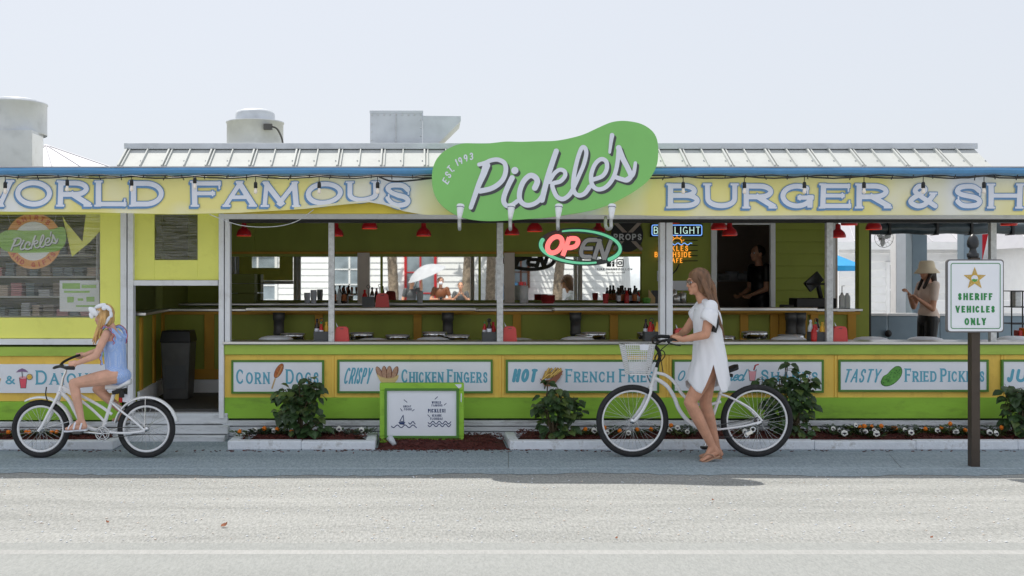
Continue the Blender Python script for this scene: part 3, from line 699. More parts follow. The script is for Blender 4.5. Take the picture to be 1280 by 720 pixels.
# ------------------------------------------------------------------ banners with lettering
def banner(label, px0, px1, bottom, letters, slump):
    D = CY_-.05
    ya = lambda x, z: .012*sin(x*3.1+z*4)+.008*sin(x*7.3-z*9)+.006*sin(x*1.7)
    o = thing('banner', label, 'banner', W((px0+px1)/2, 268, D))
    n = int((px1-px0)/6); vs = []; fs = []; k = 9
    for i in range(n+1):
        px = px0+(px1-px0)*i/n; yb = np.interp(px, [b[0] for b in bottom], [b[1] for b in bottom])
        for j in range(k):
            p = W(px, 220.5+(yb-220.5)*j/(k-1), D); p.y += ya(p.x, p.z)-(.03 if (j == k-1 and yb < 262) else 0); vs.append(p)
    fs = [(i*k+j, i*k+j+1, (i+1)*k+j+1, (i+1)*k+j) for i in range(n) for j in range(k-1)]
    MB().add(vs, fs, 0, True).build('sheet', M['banner'], o)
    f = Fld(px0, px1, 218, 272, .45, 4)
    for ch, a, b, yt, yb in letters: glyph(f, ch, a+1.0, b-1.0, yb+.4, yt-.2, 3.45, 1.55)
    mb = MB(); bx_, by_ = [b[0] for b in bottom], [b[1] for b in bottom]
    def fm(x, y):
        return W(x, 220.5+(y-220.5)*min(1.0, (np.interp(x, bx_, by_)-220.5)/41.0), D)
    decal(mb, f, D, 1, level=.85, off=.010, yfun=ya, run=4, fmap=fm)
    decal(mb, f, D, 1, level=.6, off=.009, yfun=ya, shift=(-1.6, 2.0), run=4, fmap=fm)
    decal(mb, f, D, 0, level=-.15, off=.013, yfun=ya, run=4, fmap=fm)
    mb.build('lettering', [M['letter_white'], M['letter_blue']], o)
lt = [('W',-42,19),('O',19,67),('R',72,115),('L',119,159),('D',162,206),('F',239,278),('A',279,321),('M',325,377),('O',381,430),('U',433,474),('S',479,516)]
banner('yellow banner with white letters WORLD FAMOUS sagging at its right half', -60, 660,
       [(-60,264),(0,264.5),(120,265.5),(210,267.5),(300,266),(380,261.5),(430,256),(462,253),(480,256),(505,264),(530,268.5),(660,268.5)],
       [(c, a, b, np.interp(a, [0,200,516],[225.5,226,228.6]), np.interp(a, [0,200,516],[258.5,258,260])) for c, a, b in lt], True)
banner('yellow banner with white letters BURGER & SH right of the pickle sign', 690, 1345,
       [(690,268),(800,269),(850,270.5),(1000,269),(1345,268.5)],
       [(c, a, b, 229.5, 260.5) for c, a, b in (('B',833,875),('U',879,922),('R',928,970),('G',974,1018),('E',1024,1065),('R',1069,1113),('&',1132,1173),('S',1191,1230),('H',1234,1279))], False)
# ------------------------------------------------------------------ the pickle sign
def cA(x, y): return (535+x/5.14, 145+y/5.14)
def cB(x, y): return (675+x/5.14, 145+y/5.14)
STR = [  # traced pen strokes (points, start radius, end radius) in photo pixels
 ([cA(375,318),cA(355,375),cA(322,452),(0,0),cA(275,588)], 4.6, 2.6),
 ([cA(328,312),cA(365,302),cA(405,285),cA(450,281),cA(490,302),cA(500,345),cA(485,400),cA(450,440),cA(400,468),cA(335,482)], 2.4, 3.2),
 ([cA(558,350),cA(557,351)], 4.3, 4.3),
 ([cA(540,398),cA(512,455),cA(489,515),cA(487,553),cA(507,577),cA(540,571),cA(572,548)], 3.3, 2.6),
 ([cA(686,462),cA(702,420),cA(684,390),cA(652,384),cA(614,420),cA(590,480),cA(590,538),cA(622,570),cA(666,570),cA(710,545),cA(742,500)], 3.6, 2.6),
 ([cB(104,226),cB(82,290),cB(47,400),cB(12,540)], 3.2, 3.4),
 ([cB(58,425),cB(90,372),cB(125,346),cB(156,355),cB(160,385),cB(130,420),cB(80,438),cB(92,490),cB(115,524),cB(150,533),cB(187,508),cB(212,470)], 2.4, 2.8),
 ([cB(212,470),cB(250,385),cB(283,305),cB(297,235),cB(284,202),cB(262,215),cB(232,310),cB(213,420),cB(217,482),cB(246,510),cB(286,498),cB(318,455)], 2.4, 2.8),
 ([cB(344,408),cB(400,386),cB(428,340),cB(424,292),cB(390,278),cB(352,312),cB(328,380),cB(334,440),cB(366,470),cB(410,464),cB(448,432),cB(478,378),cB(497,300),cB(505,212)], 2.6, 2.6),
 ([cB(505,205),cB(530,270),cB(566,340),cB(582,385),cB(560,412),cB(520,405),cB(478,390)], 3.4, 2.6),
 ([cB(550,412),cB(592,382),cB(606,345),cB(612,302)], 2.8, 2.0),
 ([cB(462,124),cB(455,170),cB(447,234)], 2.8, 1.6),
]
STR[0][0].pop(3)
def logo(f, mp=lambda p: p, k=1.0):
    for pts, r0, r1 in STR: f.line([mp(p) for p in cat_rom(pts, 6)], r0*k, r1*k)
PD = 10.12
ol = [(65,330),(72,390),(95,435),(135,470),(190,497),(250,508),(310,511),(380,508),(450,503),(530,498),(600,488),(680,475),(740,462),(800,440),(850,415),(900,385),(945,350),(970,315),(985,280),(990,240),(988,190),(975,155),(950,130),(915,112),(870,103),(830,102),(790,110),(740,132),(690,155),(640,170),(570,183),(500,185),(430,187),(370,186),(330,190),(290,194),(240,194),(200,193),(160,202),(120,222),(90,250),(72,285)]
ol = [(520+x/3.27, 120+y/3.27) for x, y in ol]
olp = cat_rom(ol, 4, True)
pk = thing('pickle_sign', 'big green pickle shaped board with white script hung over the counter', 'sign', W(680, 276, PD))
MB().prism([(X(x, PD), Z(y, PD)) for x, y in olp], PD, PD+.05).build('board', M['pickle_green'], pk, bevel=.004)
mb = MB(); f = Fld(575, 815, 160, 272, .35, 4); logo(f)
decal(mb, f, PD, 1, level=.1, off=.003, shift=(2.7, 3.2)); decal(mb, f, PD, 1, level=.0, off=.002, shift=(1.4, 1.7)); decal(mb, f, PD, 0, level=.1, off=.005)
mb.build('lettering', [M['letter_white'], M['dark_grey']], pk)
mb = MB(); f = Fld(545, 600, 180, 240, .2, 2)
def rot_at(cx, cy, a):
    ca, sa = cos(R(a)), sin(R(a)); return lambda p: (cx+(p[0])*ca+(p[1])*sa, cy-(p[0])*sa+(p[1])*ca)
for ch, x, y, a, wd in (('E',113,420,62,5.4),('S',127,381,57,5.4),('T',140,344,50,5.6),('.',163,350,45,1.5),('1',181,302,32,3.0),('9',204,290,27,5.0),('9',238,272,19,5.0),('3',275,260,12,5.0)):
    c = cA(x, y); glyph(f, ch, -wd/2, wd/2, 4.6 if ch != '.' else 1.5, -4.6 if ch != '.' else -1.5, .85, 0, .18, rot_at(c[0], c[1], a), False)
decal(mb, f, PD, 0, off=.003); mb.build('date_lettering', [M['letter_white']], pk)
# gooseneck spotlights
for px, dx, lab in ((574.5,0,'first white gooseneck spotlight from the left under the pickle sign'),(638,0,'second white gooseneck spotlight from the left under the pickle sign'),(697.5,0,'third white gooseneck spotlight from the left under the pickle sign'),(764,-7,'rightmost white gooseneck spotlight under the pickle sign with its arm showing')):
    D = 9.93; base = W(px, 268, D)
    s = thing('spotlight', lab, 'spotlight', base, 'gooseneck spotlights on the pickle sign')
    c = W(px+1, 259.5, D); ax = Vector((.10, .25, 1)).normalized()
    MB().lathe([(0, -.11), (.017, -.11), (.022, -.08), (.030, -.03), (.033, .0), (.036, .005), (.036, .022), (.030, .03), (0, .032)], c, 18, axis=ax).torus(c+ax*.002, .034, .003, ax, 20, 6, 1).build('lamp_head', [M['white_paint'], M['navy']], s)
    pts = [c-ax*.10, W(px-.4, 277, D), W(px-.2, 284, D+.02), W(px+dx*.5, 286.5, D+.1), W(px+dx, 282, D+.2), Vector((X(px+dx, 10.39), 10.38, Z(272, 10.39)))]
    MB().tube(cat_rom(pts, 5), .016, 10).build('arm', M['galv'], s)
# ------------------------------------------------------------------ food boards under the counter
def board(label, px0, px1, py0, py1, draw, frame=2.6, D=FD-.0, framed=True):
    o = thing('food_sign', label, 'sign', W((px0+px1)/2, py1, D), 'food boards under the counter')
    d = D-.022
    MB().pbox(px0, px1, py0, py1, d, .02).build('panel', M['sign_white'], o)
    if framed:
        mb = MB(); e = frame
        for a in ((px0-e, px1+e, py0-e, py0), (px0-e, px1+e, py1, py1+e), (px0-e, px0, py0, py1), (px1, px1+e, py0, py1)): mb.pbox(*a, d-.008, .03)
        mb.build('frame', M['frame_green'], o, bevel=.002)
    f = Fld(px0, px1, py0, py1, .3, 2); mb = MB()
    pic = draw(f)
    decal(mb, f, d, 0, off=.002); mb.build('lettering', M['teal'], o)
    groups = [[]]
    for q in (pic or []):
        if q is None: groups.append([])
        else: groups[-1].append(q)
    for pic in groups:
        if not pic: continue
        mb = MB(); ms = []
        for i, (m, pts) in enumerate(pic):
            if m not in ms: ms.append(m)
            mb.add([W(x, y, d-.002-.0007*i) for x, y in pts], [tuple(range(len(pts)))], ms.index(m))
        mb.build('picture', [M[m] for m in ms], o)
def oval(cx, cy, rx, ry, a=0, n=18):
    return [(cx+rx*cos(t)*cos(R(a))-ry*sin(t)*sin(R(a)), cy+rx*cos(t)*sin(R(a))+ry*sin(t)*cos(R(a))) for t in [2*pi*i/n for i in range(n)]]
def stroke(p, q, w_, w1=None):
    dx, dy = q[0]-p[0], q[1]-p[1]; L = math.hypot(dx, dy); nx, ny = -dy/L, dx/L; w1 = w_ if w1 is None else w1
    return [(p[0]+nx*w_, p[1]+ny*w_), (q[0]+nx*w1, q[1]+ny*w1), (q[0]-nx*w1, q[1]-ny*w1), (p[0]-nx*w_, p[1]-ny*w_)]
SF = 1.7
def d_corn(f):
    text(f, 'Corn', 295, 337.2, 480, 461.5, 1.25, SF); text(f, 'Dogs', 357.3, 398.5, 480, 461.5, 1.25, SF)
    p = [('stick', stroke((339.8,486),(344,473), .9)), ('batter_dark', oval(348.5,463.5,10.2,4.4,-61)), ('batter', oval(348.5,463.5,9.6,3.8,-61))]
    for k in range(9): p.append(('paper_bowl', stroke((345.5+k*.75,471.5-k*1.6),(347.6+k*.7,470.7-k*1.6), .25)))
    return p
board('white board lettered Corn Dogs with a painted corn dog', 291.6, 402.4, 452.8, 489.6, d_corn)
def d_chick(f):
    text(f, 'CRISPY', 428.5, 462, 480, 459.5, 1.05, 0, .25, gap=.12, flat=False)
    text(f, 'Chicken', 501.6, 554.5, 478.6, 461.5, 1.2, SF, gap=.14); text(f, 'Fingers', 559, 609.5, 478.6, 461.5, 1.2, SF, gap=.14)
    p = []
    for x, a in ((474.5,-115),(480.5,-93),(486.5,-88),(493.5,-70)):
        p.append(('batter_dark', oval(x, 466.5, 9.2, 3.6, a))); p.append(('chicken', oval(x-.3, 466.2, 8.6, 2.7, a)))
    p.append(('paper_bowl', [(470.5,467.5),(476,471),(484,473),(492,472),(498.5,468.5),(497,474),(493,479),(487,480.5),(481,480.5),(475.5,477)]))
    p.append(('stick', [(470.5,467.2),(476,470.6),(484,472.5),(492,471.6),(498.5,468.2),(492,472.8),(484,473.8),(476,471.8)]))
    return p
board('white board lettered Crispy Chicken Fingers with a painted basket', 424.4, 613.4, 452.2, 489, d_chick)
def d_fries(f):
    text(f, 'HOT', 639.5, 669.5, 478, 460.8, 2.1, 0, .2, gap=.15, flat=False)
    text(f, 'French', 707, 767.5, 478, 461, 1.25, SF, gap=.16); text(f, 'Fries', 774, 818, 478, 461, 1.25, SF, gap=.16)
    rr = random.Random(3); p = []
    for k in range(26):
        x = 677+rr.random()*17; y = 472+rr.random()*3-(x-677)*.25; l = 9+rr.random()*5; a = R(-68+rr.random()*40+ (x-685)*1.0)
        p.append(('batter_dark', stroke((x, y),(x+l*cos(a), y+l*sin(a)), 1.1))); p.append(('fry', stroke((x, y),(x+l*cos(a), y+l*sin(a)), .8)))
    p.append(('fry_box', [(674.5,473),(680,476),(688,474),(697,468),(704,463),(700,472),(694,479),(687,483),(681,483)]))
    return p
board('white board lettered Hot French Fries with painted fries', 635, 821.5, 452.3, 488.6, d_fries)
def d_shake(f):
    hand_text(f, 'Old', 845.5, 866, 476.2, 7, .95, .35); hand_text(f, 'Fashioned', 871, 929, 475.5, 7, .95, .35)
    text(f, 'Shakes', 951, 1022.5, 476.6, 462, 1.25, SF)
    return [('outline', [(935.4,461.2),(945.8,461.2),(943.8,476.4),(937,476.4)]), ('pink', [(936,464),(945.2,464),(943.3,475.8),(937.5,475.8)]), ('sign_white', oval(940.6,461.6,4.6,2.6)),
            ('outline', stroke((942.2,463),(944.2,456.5), .9)), ('red', stroke((942.2,462),(944.2,456.8), .6)), ('red', stroke((944.2,456.6),(948.4,455.4), .7))]
board('white board lettered Old Fashioned Shakes with a painted milkshake', 843.4, 1027.4, 452.2, 488.4, d_shake)
def d_pick(f):
    text(f, 'TASTY', 1053, 1098, 478.3, 461, 1.15, 0, .28, gap=.14, flat=False)
    text(f, 'Fried', 1131, 1170.8, 477.3, 460.4, 1.25, SF, gap=.16); text(f, 'Pickles', 1175.4, 1230.5, 477.3, 460.4, 1.25, SF, gap=.16)
    o_ = cat_rom([(1101,477),(1104,470.5),(1109,467.5),(1114,462),(1120,457.8),(1125.5,458.3),(1127.8,463),(1126.5,470),(1121,477),(1114,481.6),(1107,483),(1102.3,481)], 4, True)
    cx_, cy_ = 1114.5, 470.5; p = [('pickle_art_dark', o_), ('pickle_art', [(cx_+(x-cx_)*.93, cy_+(y-cy_)*.92) for x, y in o_])]
    rr = random.Random(5)
    for k in range(26):
        t = rr.random(); x = 1104+t*20+rr.random()*4-2; y = 479-t*16+rr.random()*7-3.5; p.append(('pickle_art_dark', oval(x, y, .75, .5, 0, 7)))
    return p
board('white board lettered Tasty Fried Pickles with a painted green pickle', 1051, 1233.6, 452.2, 487.3, d_pick)
def d_ju(f):
    text(f, 'JU', 1257.5, 1282, 478, 461, 2.0, 0, .2, gap=.15, flat=False)
board('white board lettered JU cut off at the right edge', 1254.8, 1400, 452.2, 487.3, d_ju)
def d_daq(f):
    glyph(f, '&', 6.5, 19, 480.6, 469.5, 1.1); text(f, 'Daiquiris', 45, 148, 480.8, 462.8, 1.35, SF)
    p = [('outline', [(23.6,472),(34,471),(32.6,485.4),(25.6,485.4)]), ('pink_drink', [(24.4,474),(33.2,473.4),(32,484.8),(26.2,484.8)]), ('pink', oval(28.8,472,5,1.6)),
         ('outline', stroke((28,472),(27.2,462), .5)), ('purple', [(20,465.5),(23,462.3),(27.5,460.4),(32,462),(35.5,465.5),(31,464.8),(27.5,464.4),(24,465)]),
         ('outline', oval(36.8,471.2,3.9,3.9)), ('fry', oval(36.8,471.2,3.3,3.3)), ('mustard', oval(36.8,471.2,2.2,2.2))]
    p += [None, ('stick', [(-10,474),(1.5,473),(-3,487)]), ('sign_white', oval(-4,468,6,7))]
    return p
board('white board lettered Daiquiris with a painted cocktail behind the girl', -110, 150, 455.2, 491.2, d_daq, framed=False)
# ------------------------------------------------------------------ mini framed board on the ground
sb = thing('ground_sign', 'green framed white board standing in the mulch with blue waves and sailboat', 'sign', W(527, 556, 10.75))
D = 10.75
mb = MB()
for a in ((474.5, 580, 479, 488), (474.5, 580, 545.5, 553.5), (474.5, 483.5, 488, 545.5), (570.5, 580, 488, 545.5)): mb.pbox(*a, D, .09)
mb.build('frame', M['green_base'], sb, bevel=.008)
mb = MB()
for a in ((481, 574, 485.5, 488.6), (481, 574, 545, 548), (480.5, 483.6, 488.6, 545), (570.4, 573.5, 488.6, 545)): mb.pbox(*a, D-.012, .03)
mb.build('inner_frame', M['frame_green'], sb, bevel=.003)
MB().pbox(483, 571, 488, 545.4, D+.006, .03).build('panel', M['sign_white'], sb)
MB().add([W(x, y, D-.001) for x, y in ((568.5,480.5),(577,480.2),(576.6,484),(573.5,485.6))], [(0,1,2,3)]).add([W(x, y, D-.001) for x, y in ((576,492),(577.3,491.5),(577,503),(575.8,502))], [(0,1,2,3)]).build('worn_paint', M['letter_white'], sb)
f = Fld(483, 571, 486, 546, .15, 1)
fm = lambda x, y: W(x, y, D)
def P3(x, y): return (470+x/8, 470+y/8)
def wave(x0, x1, y, n): f.line([P3(x0+(x1-x0)*i/60, y+13*sin(2*pi*n*i/60)) for i in range(61)], .55)
wave(155, 405, 503, 3.2); wave(328, 392, 468, 1.2); wave(522, 748, 466, 3.6); wave(522, 748, 493, 3.6)
for a in ((P3(272,392),P3(238,452)),(P3(272,392),P3(278,455)),(P3(278,455),P3(238,452))): f.seg(*a, .45)
f.seg(P3(232,466), P3(285,466), .8); f.seg(P3(240,476), P3(278,480), 1.0)
tx = lambda s, a, b, yb, yt, r: text(f, s, P3(a,0)[0], P3(b,0)[0], P3(0,yb)[1], P3(0,yt)[1], r, gap=.25)
tx('GREAT', 272, 352, 315, 293, .28); tx('FOOD!', 280, 356, 344, 322, .28); tx('WORLD', 558, 650, 277, 252, .32); tx('FAMOUS', 556, 664, 305, 283, .3)
tx('PICKLES!', 520, 690, 366, 328, .55); tx('SEASIDE', 560, 655, 407, 383, .3); tx('FLORIDA!', 542, 664, 440, 415, .3)
for a, b_ in (((590,232),(615,208)),((280,238),(310,262)),((362,350),(382,336)),((246,326),(262,350)),((518,388),(538,408)),((680,292),(702,274))): f.seg(P3(*a), P3(*b_), .4)
mb = MB(); decal(mb, f, D+.004, 0, off=.0); mb.build('lettering', M['navy'], sb)
gl_ = thing('ground_light', 'small silver spotlight on the mulch in front of the framed ground sign', 'spotlight', W(492, 556, 10.6))
MB().lathe([(0,-.06),(.02,-.06),(.03,-.01),(.034,.04),(.03,.042),(0,.02)], W(489.5, 550.5, 10.6), 14, axis=(-.6,.6,.75)).build('lamp_head', M['duct_metal'], gl_)
MB().tube([W(491, 551, 10.6), W(496, 554, 10.6), W(498, 557.5, 10.6)], .010, 8).build('stake', M['black'], gl_)
# ------------------------------------------------------------------ sheriff sign
D = 9.5
sh = thing('parking_sign', 'white sheriff vehicles only sign on a bronze square post', 'sign', (X(1219.5, D), D, 0))
w2 = (X(1226, D)-X(1213, D))/2
MB().box(X(1214.6, D), X(1225.4, D), D, D+1.6*w2, 0, Z(322, D)).build('post', M['bronze'], sh, bevel=.004)
MB().lathe([(0,0),(.045,0),(.05,.01),(.05,.035),(.034,.045),(.027,.075),(.03,.085),(.044,.095),(.05,.12),(.047,.15),(.036,.18),(.02,.20),(0,.212)], (X(1219.5, D), D+w2, Z(322, D)), 20).build('finial', M['finial'], sh)
def rrect(x0, x1, y0, y1, r, n=5):
    o = []
    for cx, cy, a in ((x1-r,y0+r,-90),(x1-r,y1-r,0),(x0+r,y1-r,90),(x0+r,y0+r,180)): o += [(cx+r*cos(R(a+90*i/n)), cy+r*sin(R(a+90*i/n))) for i in range(n+1)]
    return o
D2 = D-.03
MB().prism([(X(x, D2), Z(y, D2)) for x, y in rrect(1183.2, 1254.8, 324.2, 415.6, 4)], D2, D2+.025).build('backing', M['backing_grey'], sh, bevel=.002)
MB().prism([(X(x, D2), Z(y, D2)) for x, y in rrect(1184.8, 1253.2, 325.8, 414, 3.4)], D2-.006, D2-.001).build('plate', M['sign_white'], sh)
f = Fld(1184, 1254, 324, 416, .18, 1)
b = rrect(1188.3, 1249.7, 329.2, 410.6, 2.6); f.line(b+[b[0]], .45)
text(f, 'SHERIFF', 1197, 1240, 375.2, 366.3, 1.15, .5, gap=.28); text(f, 'VEHICLES', 1193.8, 1243, 390.8, 382.2, 1.15, .5, gap=.28); text(f, 'ONLY', 1205, 1232, 406.4, 397.4, 1.15, .5, gap=.28)
mb = MB(); decal(mb, f, D2, 0, off=.008); mb.build('lettering', M['sign_green'], sh)
mb = MB()
def starp(r0, r1): return [(1218.4+(r0 if i % 2 == 0 else r1)*sin(pi*i/5), 348.4-(r0 if i % 2 == 0 else r1)*cos(pi*i/5)) for i in range(10)]
def flatp(pts, off, mi): mb.add([W(x, y, D2-off) for x, y in pts], [tuple(range(len(pts)))], mi)
flatp(starp(14.8, 6.2), .008, 0); flatp(starp(13.2, 5.5), .0088, 2); flatp(starp(12.4, 5.1), .0096, 0)
flatp(oval(1218.4,348.2,5,5), .0104, 0); flatp(oval(1218.4,348.2,4.3,4.3), .0112, 1); flatp([(1214.6,349.5),(1217,348.4),(1220,349.2),(1222.2,348.6),(1221,351.6),(1218.4,352.6),(1215.6,351.4)], .012, 3)
for i in range(5):
    a = 2*pi*i/5; flatp(oval(1218.4+9.4*sin(a), 348.4-9.4*cos(a), 1.0, 1.0, 0, 8), .0104, 2); flatp(oval(1218.4+7.0*sin(a), 348.4-7.0*cos(a), .8, .8, 0, 8), .0104, 2)
mb.build('star_emblem', [M['gold'], M['letter_white'], M['stick'], M['pickle_art']], sh)
# ------------------------------------------------------------------ neon open sign
D = 11.45
on = thing('open_sign', 'oval open sign with coral O P and unlit grey E N in a mint ring', 'neon sign', W(725, 331, D))
def N9(x, y): return (670+x/9.85, 280+y/9.85)
f = Fld(670, 780, 283, 334, .25, 2)
def ring(a0, a1):
    pts = []
    for i in range(41):
        a = R(a0+(a1-a0)*i/40); x, y = 490*cos(a), 200*sin(a); t = R(3.5)
        pts.append(N9(548+x*cos(t)-y*sin(t), 280+x*sin(t)+y*cos(t)))
    return pts
f.line(ring(-118, 42), 1.1, 2.4); f.line(ring(66, 196), 1.2, 2.6)
mb = MB(); vs, fs = f.mesh()
def extr(mb, f, D, t, mi):
    vs, fs = f.mesh(0, 10); mb.add([W(x, y, D) for x, y in vs], fs, mi); mb.add([W(x, y, D+t) for x, y in vs], [q[::-1] for q in fs], mi)
extr(mb, f, D, .02, 0); mb.build('ring_tube', M['neon_mint'], on)
def openl(fld):
    pass
f = Fld(670, 780, 283, 334, .25, 2)
o_ = [(x+.30*(255-y), y) for x, y in [(232+86*cos(2*pi*i/30), 255+100*sin(2*pi*i/30)) for i in range(31)]]
f.line([N9(*p) for p in o_], 3.0)
f.seg(N9(412,165), N9(328,392), 2.9, None, True); f.line([N9(*p) for p in cat_rom([(425,178),(490,180),(518,215),(490,270),(430,290),(385,292)], 5)], 2.9)
mb = MB(); extr(mb, f, D-.002, .02, 0); mb.build('lit_lettering', M['neon_coral'], on)
f = Fld(670, 780, 283, 334, .25, 2)
f.line([N9(*p) for p in cat_rom([(738,196),(640,200),(590,240),(560,320),(560,375),(590,400),(665,404)], 5)], 2.5); f.seg(N9(590,300), N9(700,300), 2.3, None, True)
f.seg(N9(712,432), N9(790,188), 2.5, None, True); f.seg(N9(772,190), N9(845,440), 2.5, None, True); f.seg(N9(838,440), N9(925,198), 2.5, None, True)
mb = MB(); extr(mb, f, D-.001, .02, 0); mb.build('unlit_lettering', M['neon_off'], on)
f = Fld(668, 784, 280, 338, .4, 2)
f.line([N9(*p) for p in o_], 4.2); f.line(ring(0, 360), 3.4); f.seg(N9(412,165), N9(328,392), 4.2); f.line([N9(*p) for p in cat_rom([(425,178),(490,180),(518,215),(490,270),(430,290),(385,292)], 5)], 4)
f.line([N9(*p) for p in cat_rom([(738,196),(640,200),(590,240),(560,320),(560,375),(590,400),(665,404)], 5)], 3.6); f.seg(N9(590,300), N9(700,300), 3.4)
f.seg(N9(712,432), N9(790,188), 3.6); f.seg(N9(772,190), N9(845,440), 3.6); f.seg(N9(838,440), N9(925,198), 3.6)
mb = MB(); extr(mb, f, D+.024, .015, 0); mb.build('backing', M['dark_grey'], on)
MB().tube([W(700, 290, D+.03), Vector((X(700, D), D+.03, 2.7))], .003, 5).tube([W(757, 292, D+.03), Vector((X(757, D), D+.03, 2.7))], .003, 5).build('hanging_chain', M['iron'], on)
# ------------------------------------------------------------------ beer neon and cafe neon on the back wall
D = 14.36
bn = thing('beer_neon', 'rectangular beer neon with white tube letters and a blue tube border on the olive wall', 'neon sign', W(846, 295, D))
MB().pbox(813, 878.5, 279.6, 296, D, .03).build('backing', M['black'], bn, bevel=.003)
f = Fld(812, 880, 279, 297, .2, 1); b = rrect(814.8, 877, 281.4, 294.2, 2); f.line(b+[b[0]], .55); mb = MB(); decal(mb, f, D, 0, off=.012); mb.build('border_tube', M['neon_blue'], bn)
f = Fld(812, 880, 279, 297, .2, 1); text(f, 'BUD LIGHT', 817, 875, 292.4, 283.4, .45, gap=.3, flat=False); mb = MB(); decal(mb, f, D, 0, off=.014); mb.build('lettering', M['neon_white'], bn)
cn = thing('cafe_neon', 'orange tube cafe neon with a rising sun and blue waves under the beer neon', 'neon sign', W(846, 332, D))
mb = MB()
for k in range(5): mb.tube([W(822, 301+k*6.4, D+.02), W(872, 300.4+k*6.4, D+.02)], .006, 6)
mb.build('rack', M['black'], cn)
f = Fld(806, 874, 294, 332, .2, 1); text(f, 'PICKLES', 824, 860, 314, 307, .55, gap=.3, flat=False); text(f, 'BEACHSIDE', 818, 864, 321.6, 314.8, .55, gap=.3, flat=False); text(f, 'CAFE', 834, 853, 328.6, 322.4, .55, gap=.3, flat=False)
f.line(arc(846, 303, 6, 5.6, 180, 360), .5)
for k in range(5):
    a = R(200+35*k); f.seg((846+7.5*cos(a), 303+7*sin(a)), (846+9.5*cos(a), 303+9*sin(a)), .4)
mb = MB(); decal(mb, f, D, 0, off=.012); mb.build('lettering', M['neon_orange'], cn)
f = Fld(806, 874, 294, 332, .2, 1); f.line([(833+i*.9, 305+1.2*sin(i*.7)) for i in range(36)], .5); mb = MB(); decal(mb, f, D, 0, off=.012); mb.build('wave_tube', M['neon_blue'], cn)
MB().tube([W(849, 330, D), W(845, 338, D), W(840, 343, D-.03), W(838, 352, D)], .008, 6).build('cord', M['black'], cn)
# props beer sign, crossed blades
pr = thing('brewery_sign', 'black round edged sign with crossed propeller blades and grey lettering', 'sign', W(786, 316, D))
MB().prism([(X(x, D), Z(y, D)) for x, y in oval(784, 294, 20, 21, 0, 30)], D, D+.02).build('board', M['black'], pr)
f = Fld(760, 808, 270, 318, .25, 1); f.seg((768,277),(801,311), 2.2, 2.2); f.seg((801,277),(768,311), 2.2, 2.2); mb = MB(); decal(mb, f, D, 0, off=.002); mb.build('blades', M['tan_wall'], pr)
MB().pbox(767, 803, 290.5, 301.5, D-.003, .002).build('name_strip', M['black'], pr)
f = Fld(760, 808, 288, 308, .2, 1); text(f, 'PROPS', 767, 802, 300.2, 292.2, .8, .9, gap=.2); mb = MB(); decal(mb, f, D, 0, off=.005); mb.build('lettering', M['galv'], pr)
# ------------------------------------------------------------------ shirts and gifts round sign behind the vinyl window
D = FD+.10
sg = thing('round_sign', 'round orange sign lettered Shirts and Gifts with a green pickle band behind the vinyl window', 'sign', W(42, 337, D))
MB().prism([(X(x, D), Z(y, D)) for x, y in oval(41.8, 301.4, 35, 35, 0, 40)], D, D+.012).build('disc', M['orange'], sg)
MB().prism([(X(x, D), Z(y, D)) for x, y in oval(41.8, 301.4, 24.3, 24.3, 0, 40)], D-.003, D-.001).build('centre', M['sign_white'], sg)
pb = cat_rom([(-2,296),(4,290),(14,287.5),(30,288.5),(50,288),(66,286.5),(78,283.5),(82.5,290),(82,303),(76,312),(64,315),(40,316),(20,316),(6,313),(-1,306)], 4, True)
MB().prism([(X(x, D), Z(y, D)) for x, y in pb], D-.010, D-.004).build('pickle_band', M['pickle_light'], sg)
ax0, ax1, ay0, ay1 = 585.0, 797.0, 169.0, 262.0
mp = lambda p: (13+(p[0]-ax0)/(ax1-ax0)*60, 290+(p[1]-ay0)/(ay1-ay0)*23)
f = Fld(8, 78, 284, 318, .2, 2); logo(f, mp, .30); mb = MB(); decal(mb, f, D-.01, 1, off=.002, level=.05, shift=(.7,.8)); decal(mb, f, D-.01, 0, off=.003, level=.1); mb.build('script_lettering', [M['letter_white'], M['dark_grey']], sg)
f = Fld(4, 80, 262, 340, .2, 1)
def onarc(a, r, flip=False):
    ca, sa = cos(R(a)), sin(R(a)); cx, cy = 41.8+r*ca, 301.4-r*sa; t = (a-90) if not flip else (a+90)
    return rot_at(cx, cy, t)
for i, ch in enumerate('SHIRTS'): glyph(f, ch, -2.6 if ch != 'I' else -.8, 2.6 if ch != 'I' else .8, 3.2, -3.2, .8, 0, 0, onarc(128-15.2*i, 29.6))
for i, ch in enumerate('AND GIFTS'):
    if ch != ' ': glyph(f, ch, -2.6 if ch != 'I' else -.8, 2.6 if ch != 'I' else .8, 3.2, -3.2, .8, 0, 0, onarc(214+14*i, 29.6, True))
mb = MB(); decal(mb, f, D, 0, off=.003); mb.build('lettering', M['orange_text'], sg)
MB().tube([W(13, 280, D), W(9, 266, D)], .002, 4).tube([W(68, 278, D), W(71, 265, D)], .002, 4).build('hanging_wire', M['galv'], sg)
po = thing('poster', 'faded white poster with pale green print behind the vinyl window', 'poster', W(100, 390, D))
MB().pbox(74.5, 124, 350.5, 389.5, D+.06, .006).build('sheet', M['letter_white'], po)
mb = MB()
for a in ((78,100,354,361),(102,120,356,360),(80,112,363.5,366),(84,92,371,378),(97,104,373,376),(108,118,371,377),(95,122,381.5,383.5)): mb.pbox(*a, D+.057, .002)
mb.build('print', M['pickle_light'], po)
pn = thing('pennant', 'lime yellow cloth pennant hanging inside behind the vinyl window', 'pennant', W(95, 320, FD+.12))
